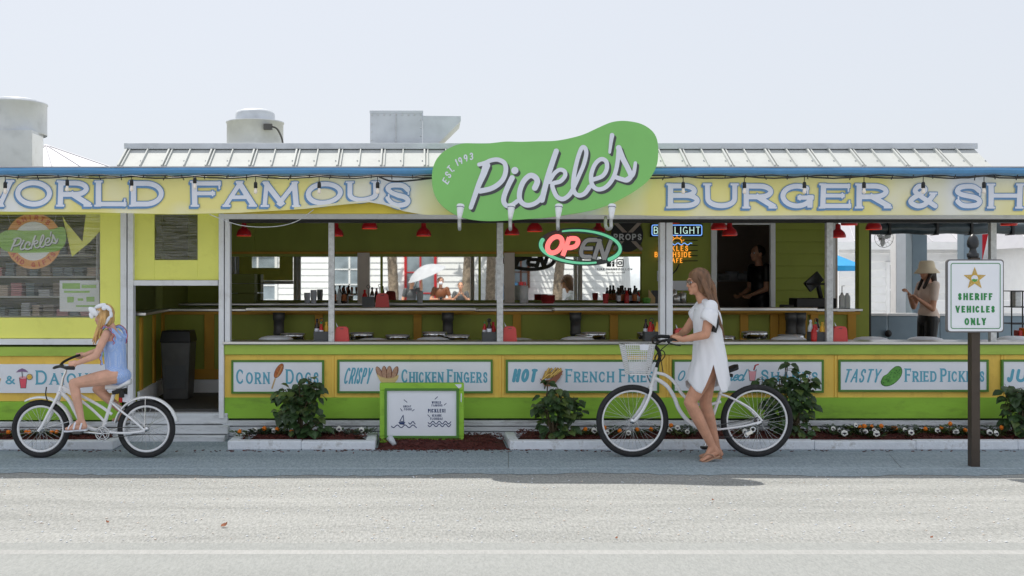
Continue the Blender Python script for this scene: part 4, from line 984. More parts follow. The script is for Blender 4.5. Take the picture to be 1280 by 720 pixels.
MB().prism([(X(x, FD+.12), Z(y, FD+.12)) for x, y in ((78,270),(82,277),(103,302),(108,262),(126,262),(126,288),(112,303),(90,321))], FD+.12, FD+.125).build('cloth', M['lime'], pn)
# ------------------------------------------------------------------ roof machinery
def drum_vent(label, cx, D, r, zb, zt, capr, capz, sq=None):
    t = thing('roof_vent', label, 'vent', (X(cx, D), D, 2.7))
    c = (X(cx, D), D, 0)
    MB().lathe([(r*.98, zb), (r, zb+.01), (r, zb+.14), (r*1.02, zb+.145), (r*1.02, zb+.165), (r, zb+.17), (r, zt-.02), (r*1.03, zt-.015), (r*1.03, zt), (r*.7, zt+.01)], c, 36).build('drum', M['duct_metal'], t)
    MB().lathe([(capr, zt-.0), (capr, capz-.05), (capr*.93, capz-.015), (capr*.7, capz), (0, capz+.005)], c, 36).build('cap', M['duct_metal'], t)
    return t
D = 13.2
t = drum_vent('round mushroom roof vent with a low cap above the standing seam roof', 319, D, X(354, D)-X(319, D), 2.9, Z(153, D), X(344, D)-X(319.5, D), Z(138, D))
mb = MB().box(X(335, D), X(345, D), D-.36, D-.30, Z(167, D), Z(160, D)); mb.tube(cat_rom([(X(345, D), D-.33, Z(163, D)), (X(351, D), D-.33, Z(166, D)), (X(356, D), D-.3, Z(176, D)), (X(358, D), D-.3, Z(186, D))], 4), .012, 6)
mb.build('wiring_box', M['iron'], t)
D = 14.0
t = thing('exhaust_fan', 'big round exhaust drum on a square metal base at the left end of the roof', 'vent', (X(20, D), D, 2.7))
r = X(57, D)-X(20, D)
MB().lathe([(r, Z(169, D)), (r*1.01, Z(168, D)), (r, Z(166, D)), (r, Z(132, D)), (r*1.03, Z(131, D)), (r*1.03, Z(129.5, D)), (r*.72, Z(128, D)), (r*.72, Z(126, D)), (r*.60, Z(124.5, D)), (0, Z(124, D))], (X(20, D), D, 0), 40).build('drum', M['duct_metal'], t)
MB().box(-6.0, -4.93, D-.4, D+.02, 2.7, Z(168.5, D)+.01).build('base', M['duct_metal'], t, bevel=.004)
MB().box(-4.93, -4.926, D-.385, D+.0, 2.72, Z(168.5, D)-.03).build('side_panel', M['white_paint'], t)
D = 10.86
t = thing('duct_hood', 'square sheet metal duct hood with a sloped intake wing behind the pickle sign', 'vent', W(495, 190, D))
MB().box(X(462.5, D), X(528, D), D, D+.55, 2.75, Z(139, D)).box(X(462, D), X(529, D), D-.006, D+.56, Z(141.5, D), Z(138, D)).build('box', M['duct_metal'], t, bevel=.004)
MB().prism([(X(528.5, D), Z(186, D)), (X(541, D), Z(186, D)), (X(576, D), Z(151, D)), (X(576, D), Z(145, D)), (X(528.5, D), Z(144.5, D))], D+.01, D+.54).build('intake_wing', M['duct_metal'], t, bevel=.004)
mb = MB().box(X(494.5, D), X(495.4, D), D-.012, D-.006, 2.9, Z(141.5, D))
for k in range(9): mb.lathe([(0,.012),(.006,.01),(.008,0)], (X(465+7.6*k, D), D-.006, Z(143.5, D)), 8, axis=(0,-1,0))
for k in range(7): mb.lathe([(0,.012),(.006,.01),(.008,0)], (X(464.5 if k % 2 else 526, D), D, Z(150+5*k, D)), 8, axis=(0,-1,0))
mb.build('seam_and_bolts', M['galv'], t)
# ------------------------------------------------------------------ pendant lamps
first = None
def pendant(px, py, D, s, label):
    global first
    loc = Vector((X(px, D), D, Z(py, D)))
    if first is None:
        t = thing('pendant_lamp', label, 'lamp', loc, 'red bell pendant lamps')
        MB().lathe([(.083, .0), (.086, .012), (.084, .03), (.070, .062), (.045, .085), (.030, .098), (.028, .14), (.018, .155), (0, .157)], loc, 24).build('shade', M['red'], t)
        MB().lathe([(.079, .008), (.06, .05), (.0, .07)], loc, 20).build('inner_shade', M['lamp_inner'], t)
        MB().tube([loc+Vector((0, 0, .15)), loc+Vector((0, 0, .62))], .005, 6).build('cord', M['black'], t)
        first = t
    else: dup(first, loc, None, label)
for px, py, D, lab in ((305,295,12.3,'leftmost red pendant lamp hanging in the first window'),(420,295,12.3,'red pendant lamp half hidden behind the leftmost slim post'),(462,286,11.7,'red pendant lamp hanging high between the first slim post and the pickle sign'),
    (529.5,295,12.3,'red pendant lamp just left of the pickle sign under the header'),(640,293.5,12.3,'red pendant lamp close to the second slim post left of the open sign'),(668.5,289.5,11.7,'red pendant lamp above the letter O of the open sign'),
    (748,293,12.3,'red pendant lamp behind the mint ring of the open sign'),(840,279,12.0,'red pendant lamp mostly hidden by the double white post beside the beer neon'),(898.5,287,11.8,'higher red pendant lamp of the pair by the kitchen door'),
    (912,294.5,12.3,'lower red pendant lamp of the pair by the kitchen door'),(1047.5,297,12.3,'lower red pendant lamp right of the slim post beyond the clapboard'),(1061.5,281.5,11.6,'upper red pendant lamp left of the olive post'),
    (1092,287,11.9,'red pendant lamp right of the olive post'),(1261,281.5,11.6,'rightmost red pendant lamp at the edge of the photo')): pendant(px, py, D, 1, lab)
# ------------------------------------------------------------------ string lights
D = 10.24
sl = thing('string_lights', 'black cord of clear bulbs looped under the blue gutter', 'lights', W(640, 222, D))
bx = [-72, 6.5, 84, 164.5, 243.5, 319.5, 399, 472, 700, 778, 854, 930.5, 1005.5, 1080, 1154, 1230, 1306]
pts = []
for a, b in zip(bx[:-1], bx[1:]):
    for i in range(8):
        t = i/8; pts.append(W(a+(b-a)*t, 219.8+4*t*(1-t)*2.6+random.random()*.6, D-.02))
mb = MB().tube(pts, .008, 6)
pts = [W(x, 219.5+1.2*sin(x*.09)+random.random()*.8, D-.01) for x in range(-70, 1310, 9)]
mb.tube(pts, .006, 5)
for x in range(-60, 1300, 26): mb.tube([W(x+random.random()*8, 218.5, D-.02), W(x+4, 222.5+random.random()*3, D-.02)], .005, 5)
mb.tube(cat_rom([W(474, 221, D-.02), W(490, 226.5, D-.04), W(515, 225.5, D-.03), W(545, 222, D)], 6), .009, 6)
mb.build('cord', M['black'], sl)
for i, x in enumerate(bx):
    if 540 < x < 830: continue
    y0 = 222; y1 = {84:229, 164.5:229, 243.5:226}.get(x, 232)
    c = W(x, y1, D-.03)
    so = MB().tube([W(x, y0-1, D-.02), c+Vector((0, 0, .03))], .004, 5).lathe([(0,.035),(.012,.034),(.017,.02),(.018,-.02),(.014,-.024)], c, 12)
    so = so.build('socket', M['black'], sl)
    MB().lathe([(.010,-.024),(.014,-.040),(.018,-.056),(.016,-.070),(.007,-.078),(0,-.079)], c, 12).build('bulb', M['bulb_glass'], so)
wr = MB().tube(cat_rom([W(262, 268, CY_-.08), W(300, 281.5, CY_-.08), W(340, 283.5, CY_-.08), W(370, 277, CY_-.08), W(392, 262, CY_-.07)], 6), .004, 5)
tag(wr.build('loose_wire', M['galv'], base=W(330, 283, CY_-.08)), 'thin grey wire sagging below the Famous banner', 'wire')
# ------------------------------------------------------------------ stools
def stool_proto(name, label, near, loc):
    t = thing(name, label, 'stool', loc, 'chrome stools at the bar' if not near else 'white topped stools at the serving counter')
    h = loc[2]-FL
    L_ = Vector(loc)
    if near: MB().lathe([(0,.012),(.10,.010),(.16,-.004),(.185,-.02),(.188,-.03),(.17,-.036)], L_, 28).build('seat', M['sign_white'], t)
    else: MB().lathe([(0,.003),(.12,.002),(.14,-.001),(.13,-.005)], L_, 28).build('seat', M['galv'], t)
    rr_ = .188 if near else .145
    MB().lathe([(rr_-.01,-.004 if not near else -.03),(rr_,-.008 if not near else -.034),(rr_+.002,-.02 if not near else -.045),(rr_,-.072),(rr_-.02,-.078),(0,-.078)], L_, 28).build('seat_ring', M['chrome'], t)
    MB().lathe([(.035,-.078),(.03,-.12),(.03,-h+.05),(.06,-h+.03),(.19,-h+.012),(.2,-h),(0,-h)], L_, 20).build('column', M['chrome'], t)
    for a in (0, 120, 240):
        d = Vector((cos(R(a)), sin(R(a)), 0)); MB().tube([L_+d*(rr_-.02)+Vector((0,0,-.074)), L_+d*.03+Vector((0,0,-.13))], .008, 6).build('bracket', M['chrome'], t)
    return t
def zat(py, D): return Z(py, D)
fs_ = [(366,416.8,'chrome stool behind the pedestal in the first window'),(452,415.8,'chrome stool right of the leftmost slim post'),(497,418.5,'wide chrome stool left of the second window pedestal'),(543,415,'chrome stool rearmost by the second pedestal'),(572,418.5,'chrome stool beside the foot of the second pedestal'),
       (735,418,'chrome stool nearest the third pedestal'),(742,415.5,'chrome stool rearmost by the third pedestal'),(812,415.5,'chrome stool behind the dark caddy left of the double post'),(903,420,'chrome stool just right of the walking woman'),(943,414.5,'chrome stool standing tall below the kitchen door'),(988,418.5,'wide chrome stool under the till')]
pf = None
for px, py, lab in fs_:
    D = 12.2; loc = (X(px, D), D, Z(py, D))
    if pf is None: pf = stool_proto('bar_stool', lab, False, loc)
    else: dup(pf, loc, None, lab)
pn_ = None
for px, py, lab in ((345,421,'white topped stool at the first window near the leftmost pedestal'),(466,424,'white topped stool peeking over the counter between the first red holder and the second pedestal'),(541,422.6,'white topped stool in front of the second pedestal'),(648,424,'white topped stool beside the second red holder'),(722,422,'white topped stool in front of the third pedestal'),
                    (986,421.6,'white topped stool below the till'),(1089,422.3,'white topped stool right of the olive post'),(1157,422.3,'white topped stool below the woman in the bucket hat'),(1270,421.5,'white topped stool at the right edge behind the sheriff sign')):
    D = 11.75; loc = (X(px, D), D, Z(py, D))
    if pn_ is None: pn_ = stool_proto('counter_stool', lab, True, loc)
    else: dup(pn_, loc, None, lab)
# ------------------------------------------------------------------ caddies, bottles, red holders
CT = Z(427.2, FD-.07)
def bottle(kind, loc, label, grp):
    r, h, m, capm, lab = {'ketchup':(.030,.17,'ketchup','red','red_label'),'mustard':(.030,.17,'mustard','mustard','mustard'),'hot':(.022,.17,'ketchup','green_label','letter_white'),'sauce':(.026,.20,'brown_glass','black','letter_white'),'clear':(.028,.19,'clear_plastic','letter_white','clear_plastic'),'beer':(.030,.23,'brown_glass','black','batter')}[kind]
    t = thing('sauce_bottle', label, 'bottle', loc, grp)
    MB().lathe([(0,0),(r*.95,0),(r,.006),(r,h*.55),(r*.85,h*.66),(r*.42,h*.8),(r*.40,h*.9),(0,h*.9)], loc, 16).build('body', M[m], t)
    MB().lathe([(r*.5,h*.88),(r*.5,h*.97),(r*.3,h),(0,h)], loc, 12).build('cap', M[capm], t)
    if lab != m: MB().lathe([(r*1.01,h*.14),(r*1.01,h*.5)], loc, 16).build('label', M[lab], t)
def caddy(px0, px1, py0, py1, D, bottles, where):
    z = Z(py1, D); loc = Vector((X((px0+px1)/2, D), D+.06, z))
    t = thing('condiment_caddy', 'dark grey condiment caddy ' + where, 'caddy', loc, 'dark condiment caddies')
    x0, x1, z1 = X(px0, D), X(px1, D), Z(py0, D)
    MB().box(x0, x1, D, D+.008, z, z1).box(x0, x1, D+.112, D+.12, z, z1).box(x0, x0+.008, D+.008, D+.112, z, z1).box(x1-.008, x1, D+.008, D+.112, z, z1).box(x0+.008, x1-.008, D+.008, D+.112, z, z+.008).build('bin', M['dark_grey'], t)
    MB().tube([(loc.x, D+.06, z+.1), (loc.x, D+.06, z1+.10)], .005, 6).torus((loc.x, D+.06, z1+.118), .02, .004, (0,1,0), 16, 6).build('handle', M['iron'], t)
    n = len(bottles)
    for i, k in enumerate(bottles):
        p = Vector((x0+.028+(x1-x0-.056)*(i/(max(n-1, 1))), D+(.035 if i % 2 else .085), z+.035))
        nm = {'ketchup':'red ketchup bottle','mustard':'yellow mustard bottle','hot':'green capped hot sauce bottle','sauce':'dark steak sauce bottle','clear':'clear squeeze bottle','beer':'brown bottle'}[k]
        bottle(k, p, nm + ' in the caddy ' + where, 'condiment bottles')
D = 11.24
caddy(392, 410.5, 414.5, 427.2, D, ['sauce','hot','mustard'], 'left of the leftmost slim post')
caddy(603, 620.5, 415, 427.2, D, ['hot','sauce','ketchup'], 'left of the second slim post')
caddy(806, 826, 414.5, 427.2, D, ['sauce','ketchup','hot','mustard'], 'left of the double white post')
caddy(1013.5, 1033, 415, 427.2, D, ['clear','hot','sauce','mustard'], 'left of the slim post beyond the till')
caddy(452.5, 468, 371, 384, 12.72, ['ketchup','sauce'], 'on the drink shelf beside the grey pilaster')
bottle('ketchup', Vector((X(1014, 11.3), 11.22, CT)), 'red ketchup bottle standing left of the caddy beyond the till', 'condiment bottles')
def holder(px0, px1, py0, py1, D, label):
    t = thing('napkin_holder', label, 'holder', (X((px0+px1)/2, D), D, Z(py1, D)), 'red napkin holders')
    q = 1.2
    MB().prism([(X(x, D), Z(y, D)) for x, y in ((px0,py1),(px0+q,py0+3),(px0+q+2,py0+.6),(px0+q+4,py0),(px1-q-4,py0),(px1-q-2,py0+.6),(px1-q,py0+3),(px1,py1))], D, D+.10).build('case', M['red_plastic'], t, bevel=.008)
    MB().pbox((px0+px1)/2-2, (px0+px1)/2+2, py0+2.2, py0+3, D-.002, .004).build('slot', M['dark_grey'], t)
    MB().add([W(px0+3, py0+1, D+.05), W(px0+5, py0+1, D+.05), W(px0+1.5, py0-5.5, D+.06)], [(0,1,2)]).build('napkin', M['sign_white'], t)
holder(418.2, 436.3, 408.4, 427.2, D, 'red napkin holder right of the leftmost slim post')
holder(628.6, 646.3, 408, 427.2, D, 'red napkin holder right of the second slim post')
holder(843, 859, 410.5, 427.2, D, 'red napkin holder behind the walking woman\'s hands')
holder(1041.5, 1060, 408, 427.2, D, 'red napkin holder right of the slim post beyond the till')
holder(469, 486.6, 366.5, 384, 12.74, 'red napkin holder on the drink shelf in front of the mirror')
# cluster of bottles on the back counter
D = 13.95
for i in range(9):
    bottle(['sauce','beer','beer','ketchup','sauce','sauce','beer','sauce','hot'][i], Vector((X(773.5+3.3*i, D), D+.05*(i % 3), 1.35)), 'dark bottle in the cluster on the back counter under the mirror sticker', 'bottles on the back counter')
for px, k in ((424,'clear'),(430,'beer'),(418,'beer')): bottle(k, Vector((X(px, D), D, 1.35)), {'clear':'clear bottle on the back counter right of the first slim post','beer':'brown bottle on the back counter by the first slim post'}[k], 'bottles on the back counter')
t = thing('green_bowl', 'small green bowl beside the dark bottles on the back counter', 'bowl', W(808, 380, 13.9))
MB().lathe([(0,0),(.035,0),(.05,.03),(.058,.075),(.054,.075),(.045,.03),(0,.012)], W(808, 380.2, 13.9), 18).build('bowl', M['pickle_art'], t)
for i in range(3): MB().ell(W(806+2*i, 373.5, 13.9), (.018,0,0), (0,.018,0), (0,0,.018), 10, 6).build('lime', M['pickle_light'], t)
t = thing('menu_card', 'small tented menu card with a dark box beside the green bowl', 'card', W(818, 380, 13.9))
MB().prism([(X(811, 13.9), Z(380, 13.9)), (X(811, 13.9), Z(362, 13.9)), (X(819, 13.9), Z(372, 13.9)), (X(819, 13.9), Z(380, 13.9))], 13.9, 13.93).build('card', M['stick'], t)
MB().pbox(816, 825, 363, 380, 13.95, .1).build('box', M['dark_grey'], t)
# steel canisters and clutter under neon
t = None
for i, (px, w_, y0) in enumerate(((845,5.5,362),(853,5,365),(842.5,4,370))):
    D = 14.05+.1*(i % 2); c = W(px, 381, D); r = w_*D/F/1
    o = MB().lathe([(0,0),(r,0),(r,.12+.03*i),(r*.9,.125+.03*i),(r*.3,.14+.03*i),(0,.15+.03*i)], c, 18).build('canister', M['steel'], base=c)
    tag(o, ['taller steel canister behind the walking woman\'s face', 'lidded steel canister right of the taller one behind the woman', 'small steel canister beside the double post'][i], 'canister')
t = thing('notice_card', 'small white notice stuck on the olive wall behind the walking woman', 'notice', W(850, 362, 14.38)); MB().pbox(838, 862, 351, 363, 14.385, .01).build('sheet', M['sign_white'], t)
# till
D = 13.35
t = thing('cash_till', 'black till with tilted screen on the bar in front of the clapboard', 'till', W(1016, 384, D))
MB().box(X(996, D), X(1046, D), D, D+.3, 1.306, 1.306+.12).build('drawer', M['black'], t, bevel=.01)
MB().obox(W(1019, 355, D), (.10,-.03,.0), (.025,.09,.0), (-.0,.006,.012)).build('keyboard', M['black'], t)
MB().obox(W(1017, 352, D+.1), Vector((.09,.02,.075)), (-.003,.018,.0), Vector((-.045,-.01,.055))).build('screen', M['black_gloss'], t, bevel=.006)
MB().tube([W(1022, 354, D+.12), W(1026, 372, D+.15)], .03, 10).build('stand', M['black'], t)
MB().pbox(1033, 1041, 355, 373, D+.1, .08).build('card_reader', M['black'], t, bevel=.01)
t = thing('receipt_printer', 'flat black printer left of the till on the bar', 'printer', W(985, 384, D)); MB().box(X(979, D), X(993, D), D, D+.15, 1.306, 1.345).build('body', M['black'], t, bevel=.01)
D = 13.2
for px, h, k in ((1052.5, .27, 'pump'), (1059, .17, 'plain')):
    c = Vector((X(px, D), D, 1.306)); t = thing('sanitizer_bottle', {'pump':'clear pump bottle of sanitizer on the end of the bar','plain':'short clear bottle beside the pump bottle on the end of the bar'}[k], 'bottle', c)
    MB().lathe([(0,0),(.034,0),(.036,.01),(.036,.14),(.02,.165),(.014,.17),(0,.17)], c, 16).build('body', M['clear_plastic'], t)
    if k == 'pump': MB().tube([c+Vector((0,0,.16)), c+Vector((0,0,.27)), c+Vector((.03,0,.272))], .006, 6).lathe([(.016,.165),(.016,.19),(0,.19)], c, 12).build('pump', M['galv'], t)
    else: MB().lathe([(.018,.165),(.018,.185),(0,.185)], c, 12).build('cap', M['letter_white'], t)
# trash can in the doorway
D = 12.2
tc_ = thing('trash_can', 'grey lidded trash can inside the dark doorway', 'trash can', (X(219, D), D+.16, FL))
def frustum(mb, x0, x1, y0, y1, z0, a0, a1, b0, b1, z1, mi=0):
    v = [(x0,y0,z0),(x1,y0,z0),(x1,y1,z0),(x0,y1,z0),(a0,b0,z1),(a1,b0,z1),(a1,b1,z1),(a0,b1,z1)]
    return mb.add(v, [(0,3,2,1),(4,5,6,7),(0,1,5,4),(1,2,6,5),(2,3,7,6),(3,0,4,7)], mi)
zt = Z(428, D)
frustum(MB(), X(204, D), X(235, D), D, D+.3, FL, X(201, D), X(238, D), D-.02, D+.33, zt).build('bin', M['iron'], tc_, bevel=.012)
mb = MB(); frustum(mb, X(199.5, D), X(239, D), D-.03, D+.34, zt, X(202, D), X(237, D), D, D+.3, Z(413.5, D)); mb.build('lid', M['black'], tc_, bevel=.012)
MB().box(X(206, D), X(233, D), D-.012, D-.002, FL+.12, zt-.1).build('front_panel', M['dark_grey'], tc_, bevel=.004)
# ------------------------------------------------------------------ bicycles
def wheel(parent, px, py, D, rpx, n_sp, tyre=.026, rim_w=.010):
    c = W(px, py, D); Rr = rpx*D/F
    rim = MB(); rim.torus(c, Rr-tyre*2-rim_w*.7, rim_w, (0,1,0), 64, 8, 0, 1.3); rim = rim.build('wheel', M['bike_white'] if n_sp else M['chrome'], parent)
    MB().torus(c, Rr-tyre, tyre, (0,1,0), 72, 12).build('tyre', M['rubber'], rim)
    MB().lathe([(.0,-.05),(.012,-.05),(.012,-.035),(.024,-.034),(.024,-.028),(.012,-.025),(.012,.025),(.024,.028),(.024,.034),(.012,.035),(.012,.05),(0,.05)], c, 14, axis=(0,1,0)).build('hub', M['chrome'], rim)
    sp = MB(); ro = Rr-tyre*2-rim_w
    for i in range(n_sp):
        a = 2*pi*i/n_sp; off = .55 if (i//2) % 2 else -.55; b = a+off*2.2
        p = c+Vector((cos(b)*.022, .03*(1 if i % 2 else -1), sin(b)*.022)); q = c+Vector((cos(a)*ro, 0, sin(a)*ro)); sp.tube([p, q], .0014, 4, cap=False)
    sp.build('spokes', M['chrome'], rim)
    return c, Rr
def bez(*p, n=8): return cat_rom(p, n)
# right bicycle
D = 10.05
bk = thing('bicycle', 'white cruiser bicycle with a mesh basket pushed by the woman', 'bicycle', (X(868, D), D, 0))
c1, r1 = wheel(bk, 790.5, 526, D, 45.3, 36); c2, r2 = wheel(bk, 946, 525.7, D, 45.3, 36)
def B(x, y, o=0): return W(x, y, D)+Vector((0, o, 0))
mb = MB(); wh = M['bike_white']
mb.tube(bez(B(820,459), B(816.5,474), B(812,489)), .019, 12)                                   # head tube
mb.tube(bez(B(820,466), B(832,469), B(843,478), B(854,494), B(868,504), B(884,506), B(901,502)), .015, 12)
mb.tube(bez(B(817,472), B(832,481), B(842,495), B(849,512), B(861,527), B(876,536), B(885,539)), .019, 12)
mb.tube([B(885,539), B(905,478)], .016, 12)
for s in (-1, 1):
    mb.tube(bez(B(887,537,s*.03), B(905,535,s*.05), B(930,531,s*.06), B(949,526,s*.06)), .010, 10)
    mb.tube(bez(B(899,492,s*.02), B(915,498,s*.05), B(936,510,s*.06), B(950,525,s*.06)), .010, 10)
    mb.tube([B(949,526,s*.06), B(943,529,s*.06)], .012, 8)
mb.lathe([(.024,-.035),(.024,.035)], B(885,539), 14, axis=(0,1,0))
mb.build('frame', wh, bk)
mb = MB()
for s in (-1, 1): mb.tube(bez(B(813,486,s*.03), B(811,492,s*.055), B(804,508,s*.06), B(796,520,s*.06), B(790.5,526,s*.055)), [.014,]*33, 10)
mb.tube([B(813,485,-.035), B(813,485,.035)], .017, 10); mb.build('fork', wh, bk)
mb = MB(); mb.tube([B(820,461), B(825,446)], .016, 10); mb.tube(bez(B(825,446), B(823,438), B(818,432)), .018, 10)
for s in (-1, 1):
    mb.tube(bez(B(818,432), B(819,428,s*.10), B(822,424.5,s*.20), B(831,422.6,s*.28), B(843,422.8,s*.31)), .012, 10)
mb.build('handlebar', M['black'], bk)
for s in (-1, 1): MB().tube([B(827,423,s*.27), B(835,422.4,s*.295), B(846,423,s*.312)], .017, 12).build('grip', M['rubber'], bk)
for s in (-1, 1): MB().tube([B(829,427,s*.25), B(836,429,s*.29), B(841,429.5,s*.31)], .006, 6).tube([B(829,427,s*.25), B(827,424,s*.25)], .012, 6).build('brake_lever', M['black'], bk)
mb = MB(); mb.tube(cat_rom([B(829,428,-.22), B(820,436,-.2), B(815,446,-.12), B(822,452,-.06), B(828,444,-.1), B(824,437,-.15), B(818,440,-.14), B(816,450,-.06), B(810,460,-.03), B(808,468,-.03), B(812,478,-.03)], 6), .0045, 6)
mb.tube(cat_rom([B(829,428,.22), B(818,437,.2), B(813,447,.1), B(822,453,.05), B(827,447,.06), B(830,470,.02)], 6), .0045, 6); mb.build('brake_cable', M['black'], bk)
# basket with a mesh of wires
bs = MB(); D_ = D
def bask(u, v, w_):   # u,w in -1..1, v 0..1 upward
    x0 = 784.5+(777.5-784.5)*v; x1 = 809.5+(814.5-809.5)*v
    cx = (x0+x1)/2+u*(x1-x0)/2; return W(cx, 467-37*v-(1.5 if False else 0), D)+Vector((0, w_*(.11+.04*v)-.0, 0))
for k in range(15):
    v = k/14
    loop = [bask(-1,v,-1), bask(1,v,-1), bask(1,v,1), bask(-1,v,1), bask(-1,v,-1)]; bs.tube(loop, .0028 if 0 < k < 14 else .006, 5, cap=False)
for k in range(15):
    u = -1+2*k/14
    bs.tube([bask(u,0,-1), bask(u,1,-1)], .0026, 4); bs.tube([bask(u,0,1), bask(u,1,1)], .0026, 4); bs.tube([bask(-1,0,u), bask(-1,1,u)], .0026, 4); bs.tube([bask(1,0,u), bask(1,1,u)], .0026, 4)
    bs.tube([bask(u,0,-1), bask(u,0,1)], .0026, 4)
bo = bs.build('basket', M['bike_white'], bk)
MB().add([bask(.0,.82,-1.04), bask(.55,.82,-1.04), bask(.6,.98,-1.04), bask(.25,1.03,-1.04), bask(-.05,.98,-1.04)], [(0,1,2,3,4)]).build('tag_plate', M['letter_white'], bo)
mb = MB(); mb.tube([B(905,478), B(908,470)], .013, 10); mb.build('seat_post', M['chrome'], bk)
def saddle(cx, cy, L_, w_, D, m, up=0.0, nose=-1):
    mb = MB(); vs = []; n = 14; k = 12
    for i in range(n+1):
        t = i/n; x = (t-.5)*L_; hw = w_*(.16+.84*(0.5+0.5*math.tanh((t-.55)*7)))*(1 if t < .93 else sqrt(max(0, 1-((t-.93)/.075)**2))*1.0+.0)
        hw = max(hw, .003); zt = .012*cos(t*2*pi)*1.0+(t-.5)*up
        for j in range(k):
            a = 2*pi*j/k; vs.append(Vector((X(cx, D)-nose*x, D+hw*cos(a), Z(cy, D)+zt+.028*sin(a)*(1 if sin(a) > 0 else .9))))
    fs = [(i*k+j, i*k+(j+1) % k, (i+1)*k+(j+1) % k, (i+1)*k+j) for i in range(n) for j in range(k)]
    mb.add(vs, fs, 0, True); mb.add(vs[:k], [tuple(range(k))]); mb.add(vs[-k:], [tuple(range(k))]); return mb
saddle(905, 462.5, .25, .105, D, None, .03).build('saddle', M['black'], bk)
MB().box(X(903, D), X(915, D), D-.04, D+.04, Z(471, D), Z(467, D)).build('saddle_rail', M['black'], bk, bevel=.006)
mb = MB(); mb.torus(B(885,539,-.05), .065, .006, (0,1,0), 32, 6); 
for a in range(5): mb.tube([B(885,539,-.05), B(885,539,-.05)+Vector((cos(a*2*pi/5)*.062, 0, sin(a*2*pi/5)*.062))], .006, 6)
mb.build('chainring', M['black'], bk)
MB().tube([B(885,539,-.07), B(878.5,556,-.085)], .010, 8).tube([B(885,539,.07), B(891,522,.085)], .010, 8).build('crank', M['chrome'], bk)
for p in ((B(878,557,-.13)), (B(891,521,.13))): MB().obox(p, (.045,0,0), (0,.04,0), (0,0,.011)).build('pedal', M['black'], bk, bevel=.005)
mb = MB(); mb.tube([B(885,532.5,-.05), B(946,521,-.05)], .004, 5); mb.tube([B(885,545.5,-.05), B(930,545,-.05), B(939,539,-.05)], .004, 5); mb.build('chain', M['iron'], bk)
MB().torus(B(939,536,-.05), .022, .008, (0,1,0), 18, 6).torus(B(931,543,-.05), .016, .008, (0,1,0), 18, 6).obox(B(934,540,-.055), (.028,0,.012), (0,.012,0), (-.006,0,.014)).build('derailleur', M['chrome'], bk)
MB().torus(B(946,525.7,-.045), .032, .008, (0,1,0), 24, 6).build('sprocket', M['iron'], bk)
# left bicycle
D = 10.0
bg_ = thing('bicycle', 'small white cruiser bicycle with fenders ridden by the girl', 'bicycle', (X(117, D), D, 0))
cA_, _ = wheel(bg_, 51, 536, D, 36.4, 28, .026, .012); cB_, _ = wheel(bg_, 183, 536, D, 36.4, 28, .026, .012)
mb = MB()
mb.tube([B(77,482), B(74.5,492)], .019, 12)
mb.tube(bez(B(78,484), B(92,490), B(108,498), B(126,508), B(140,518)), .014, 12)
mb.tube(bez(B(75.5,490), B(86,500), B(94,514), B(102,528), B(114,536), B(128,538)), .020, 12)
mb.tube(bez(B(80,487), B(96,497), B(112,509), B(125,521), B(133,530)), .013, 12)
mb.tube([B(128,538), B(143,490)], .017, 12)
for s in (-1, 1):
    mb.tube(bez(B(128,538,s*.02), B(145,540,s*.05), B(165,540,s*.06), B(183,537.5,s*.06)), .011, 10)
    mb.tube(bez(B(139,502,s*.02), B(152,512,s*.05), B(168,524,s*.06), B(183,537,s*.06)), .010, 10)
mb.lathe([(.026,-.035),(.026,.035)], B(128,538), 14, axis=(0,1,0)); mb.build('frame', wh, bg_)
mb = MB()
for s in (-1, 1): mb.tube(bez(B(74.5,492,s*.03), B(71,501,s*.05), B(63,516,s*.055), B(56,530,s*.055), B(50.5,538,s*.055)), .014, 10)
mb.tube([B(74.5,491,-.04), B(74.5,491,.04)], .017, 10); mb.build('fork', wh, bg_)
MB().tube(bez(B(77,482), B(79,472), B(82,464), B(80,457)), .012, 10).build('stem', M['chrome'], bg_)
mb = MB()
for s, e in ((-1, 457), (1, 445)):
    mb.tube(bez(B(79,457), B(73,458,s*.05), B(75,453,s*.12) if s > 0 else B(74,458.5,s*.14), B(84,448 if s > 0 else 456,s*.2), B(94,e,s*.26), B(103,e,s*.28)), .012, 10)
mb.build('handlebar', M['black'], bg_)
MB().tube([B(94,457,-.26), B(105,457,-.285)], .017, 12).build('grip', M['rubber'], bg_); MB().tube([B(96,445,.26), B(114,444.5,.285)], .017, 12).build('grip', M['rubber'], bg_)
def fender(c, r, a0, a1, name):
    vs = []; fs = []; n = 24; k = 7
    for i in range(n+1):
        a = R(a0+(a1-a0)*i/n); e = Vector((cos(a), 0, sin(a)))
        for j in range(k):
            b = pi*j/(k-1); vs.append(c+e*(r+.016*sin(b))+Vector((0, .04*cos(b), 0)))
    fs = [(i*k+j, (i+1)*k+j, (i+1)*k+j+1, i*k+j+1) for i in range(n) for j in range(k-1)]
    o = MB().add(vs, fs, 0, True).build(name, wh, bg_); s = o.modifiers.new('thick', 'SOLIDIFY'); s.thickness = .003
fender(cA_, .285, 118, 5, 'front_fender'); fender(cB_, .285, 170, 12, 'rear_fender')
MB().tube([cB_+Vector((.0,-.06,0)), cB_+Vector((.0,-.04,.29))], .004, 6).tube([cA_+Vector((0,-.06,0)), cA_+Vector((.27,-.04,.07))], .004, 6).build('fender_stay', M['chrome'], bg_)
saddle(148, 482, .24, .10, D, None, .05).build('saddle', M['bike_white'], bg_)
mb = MB(); mb.obox(B(149.5,489), (.055,0,.01), (0,.06,0), (-.003,0,.018))
for s in (-1, 1): mb.lathe([(.024,-.03),(.024,.03)], B(154,492,s*.05), 12)
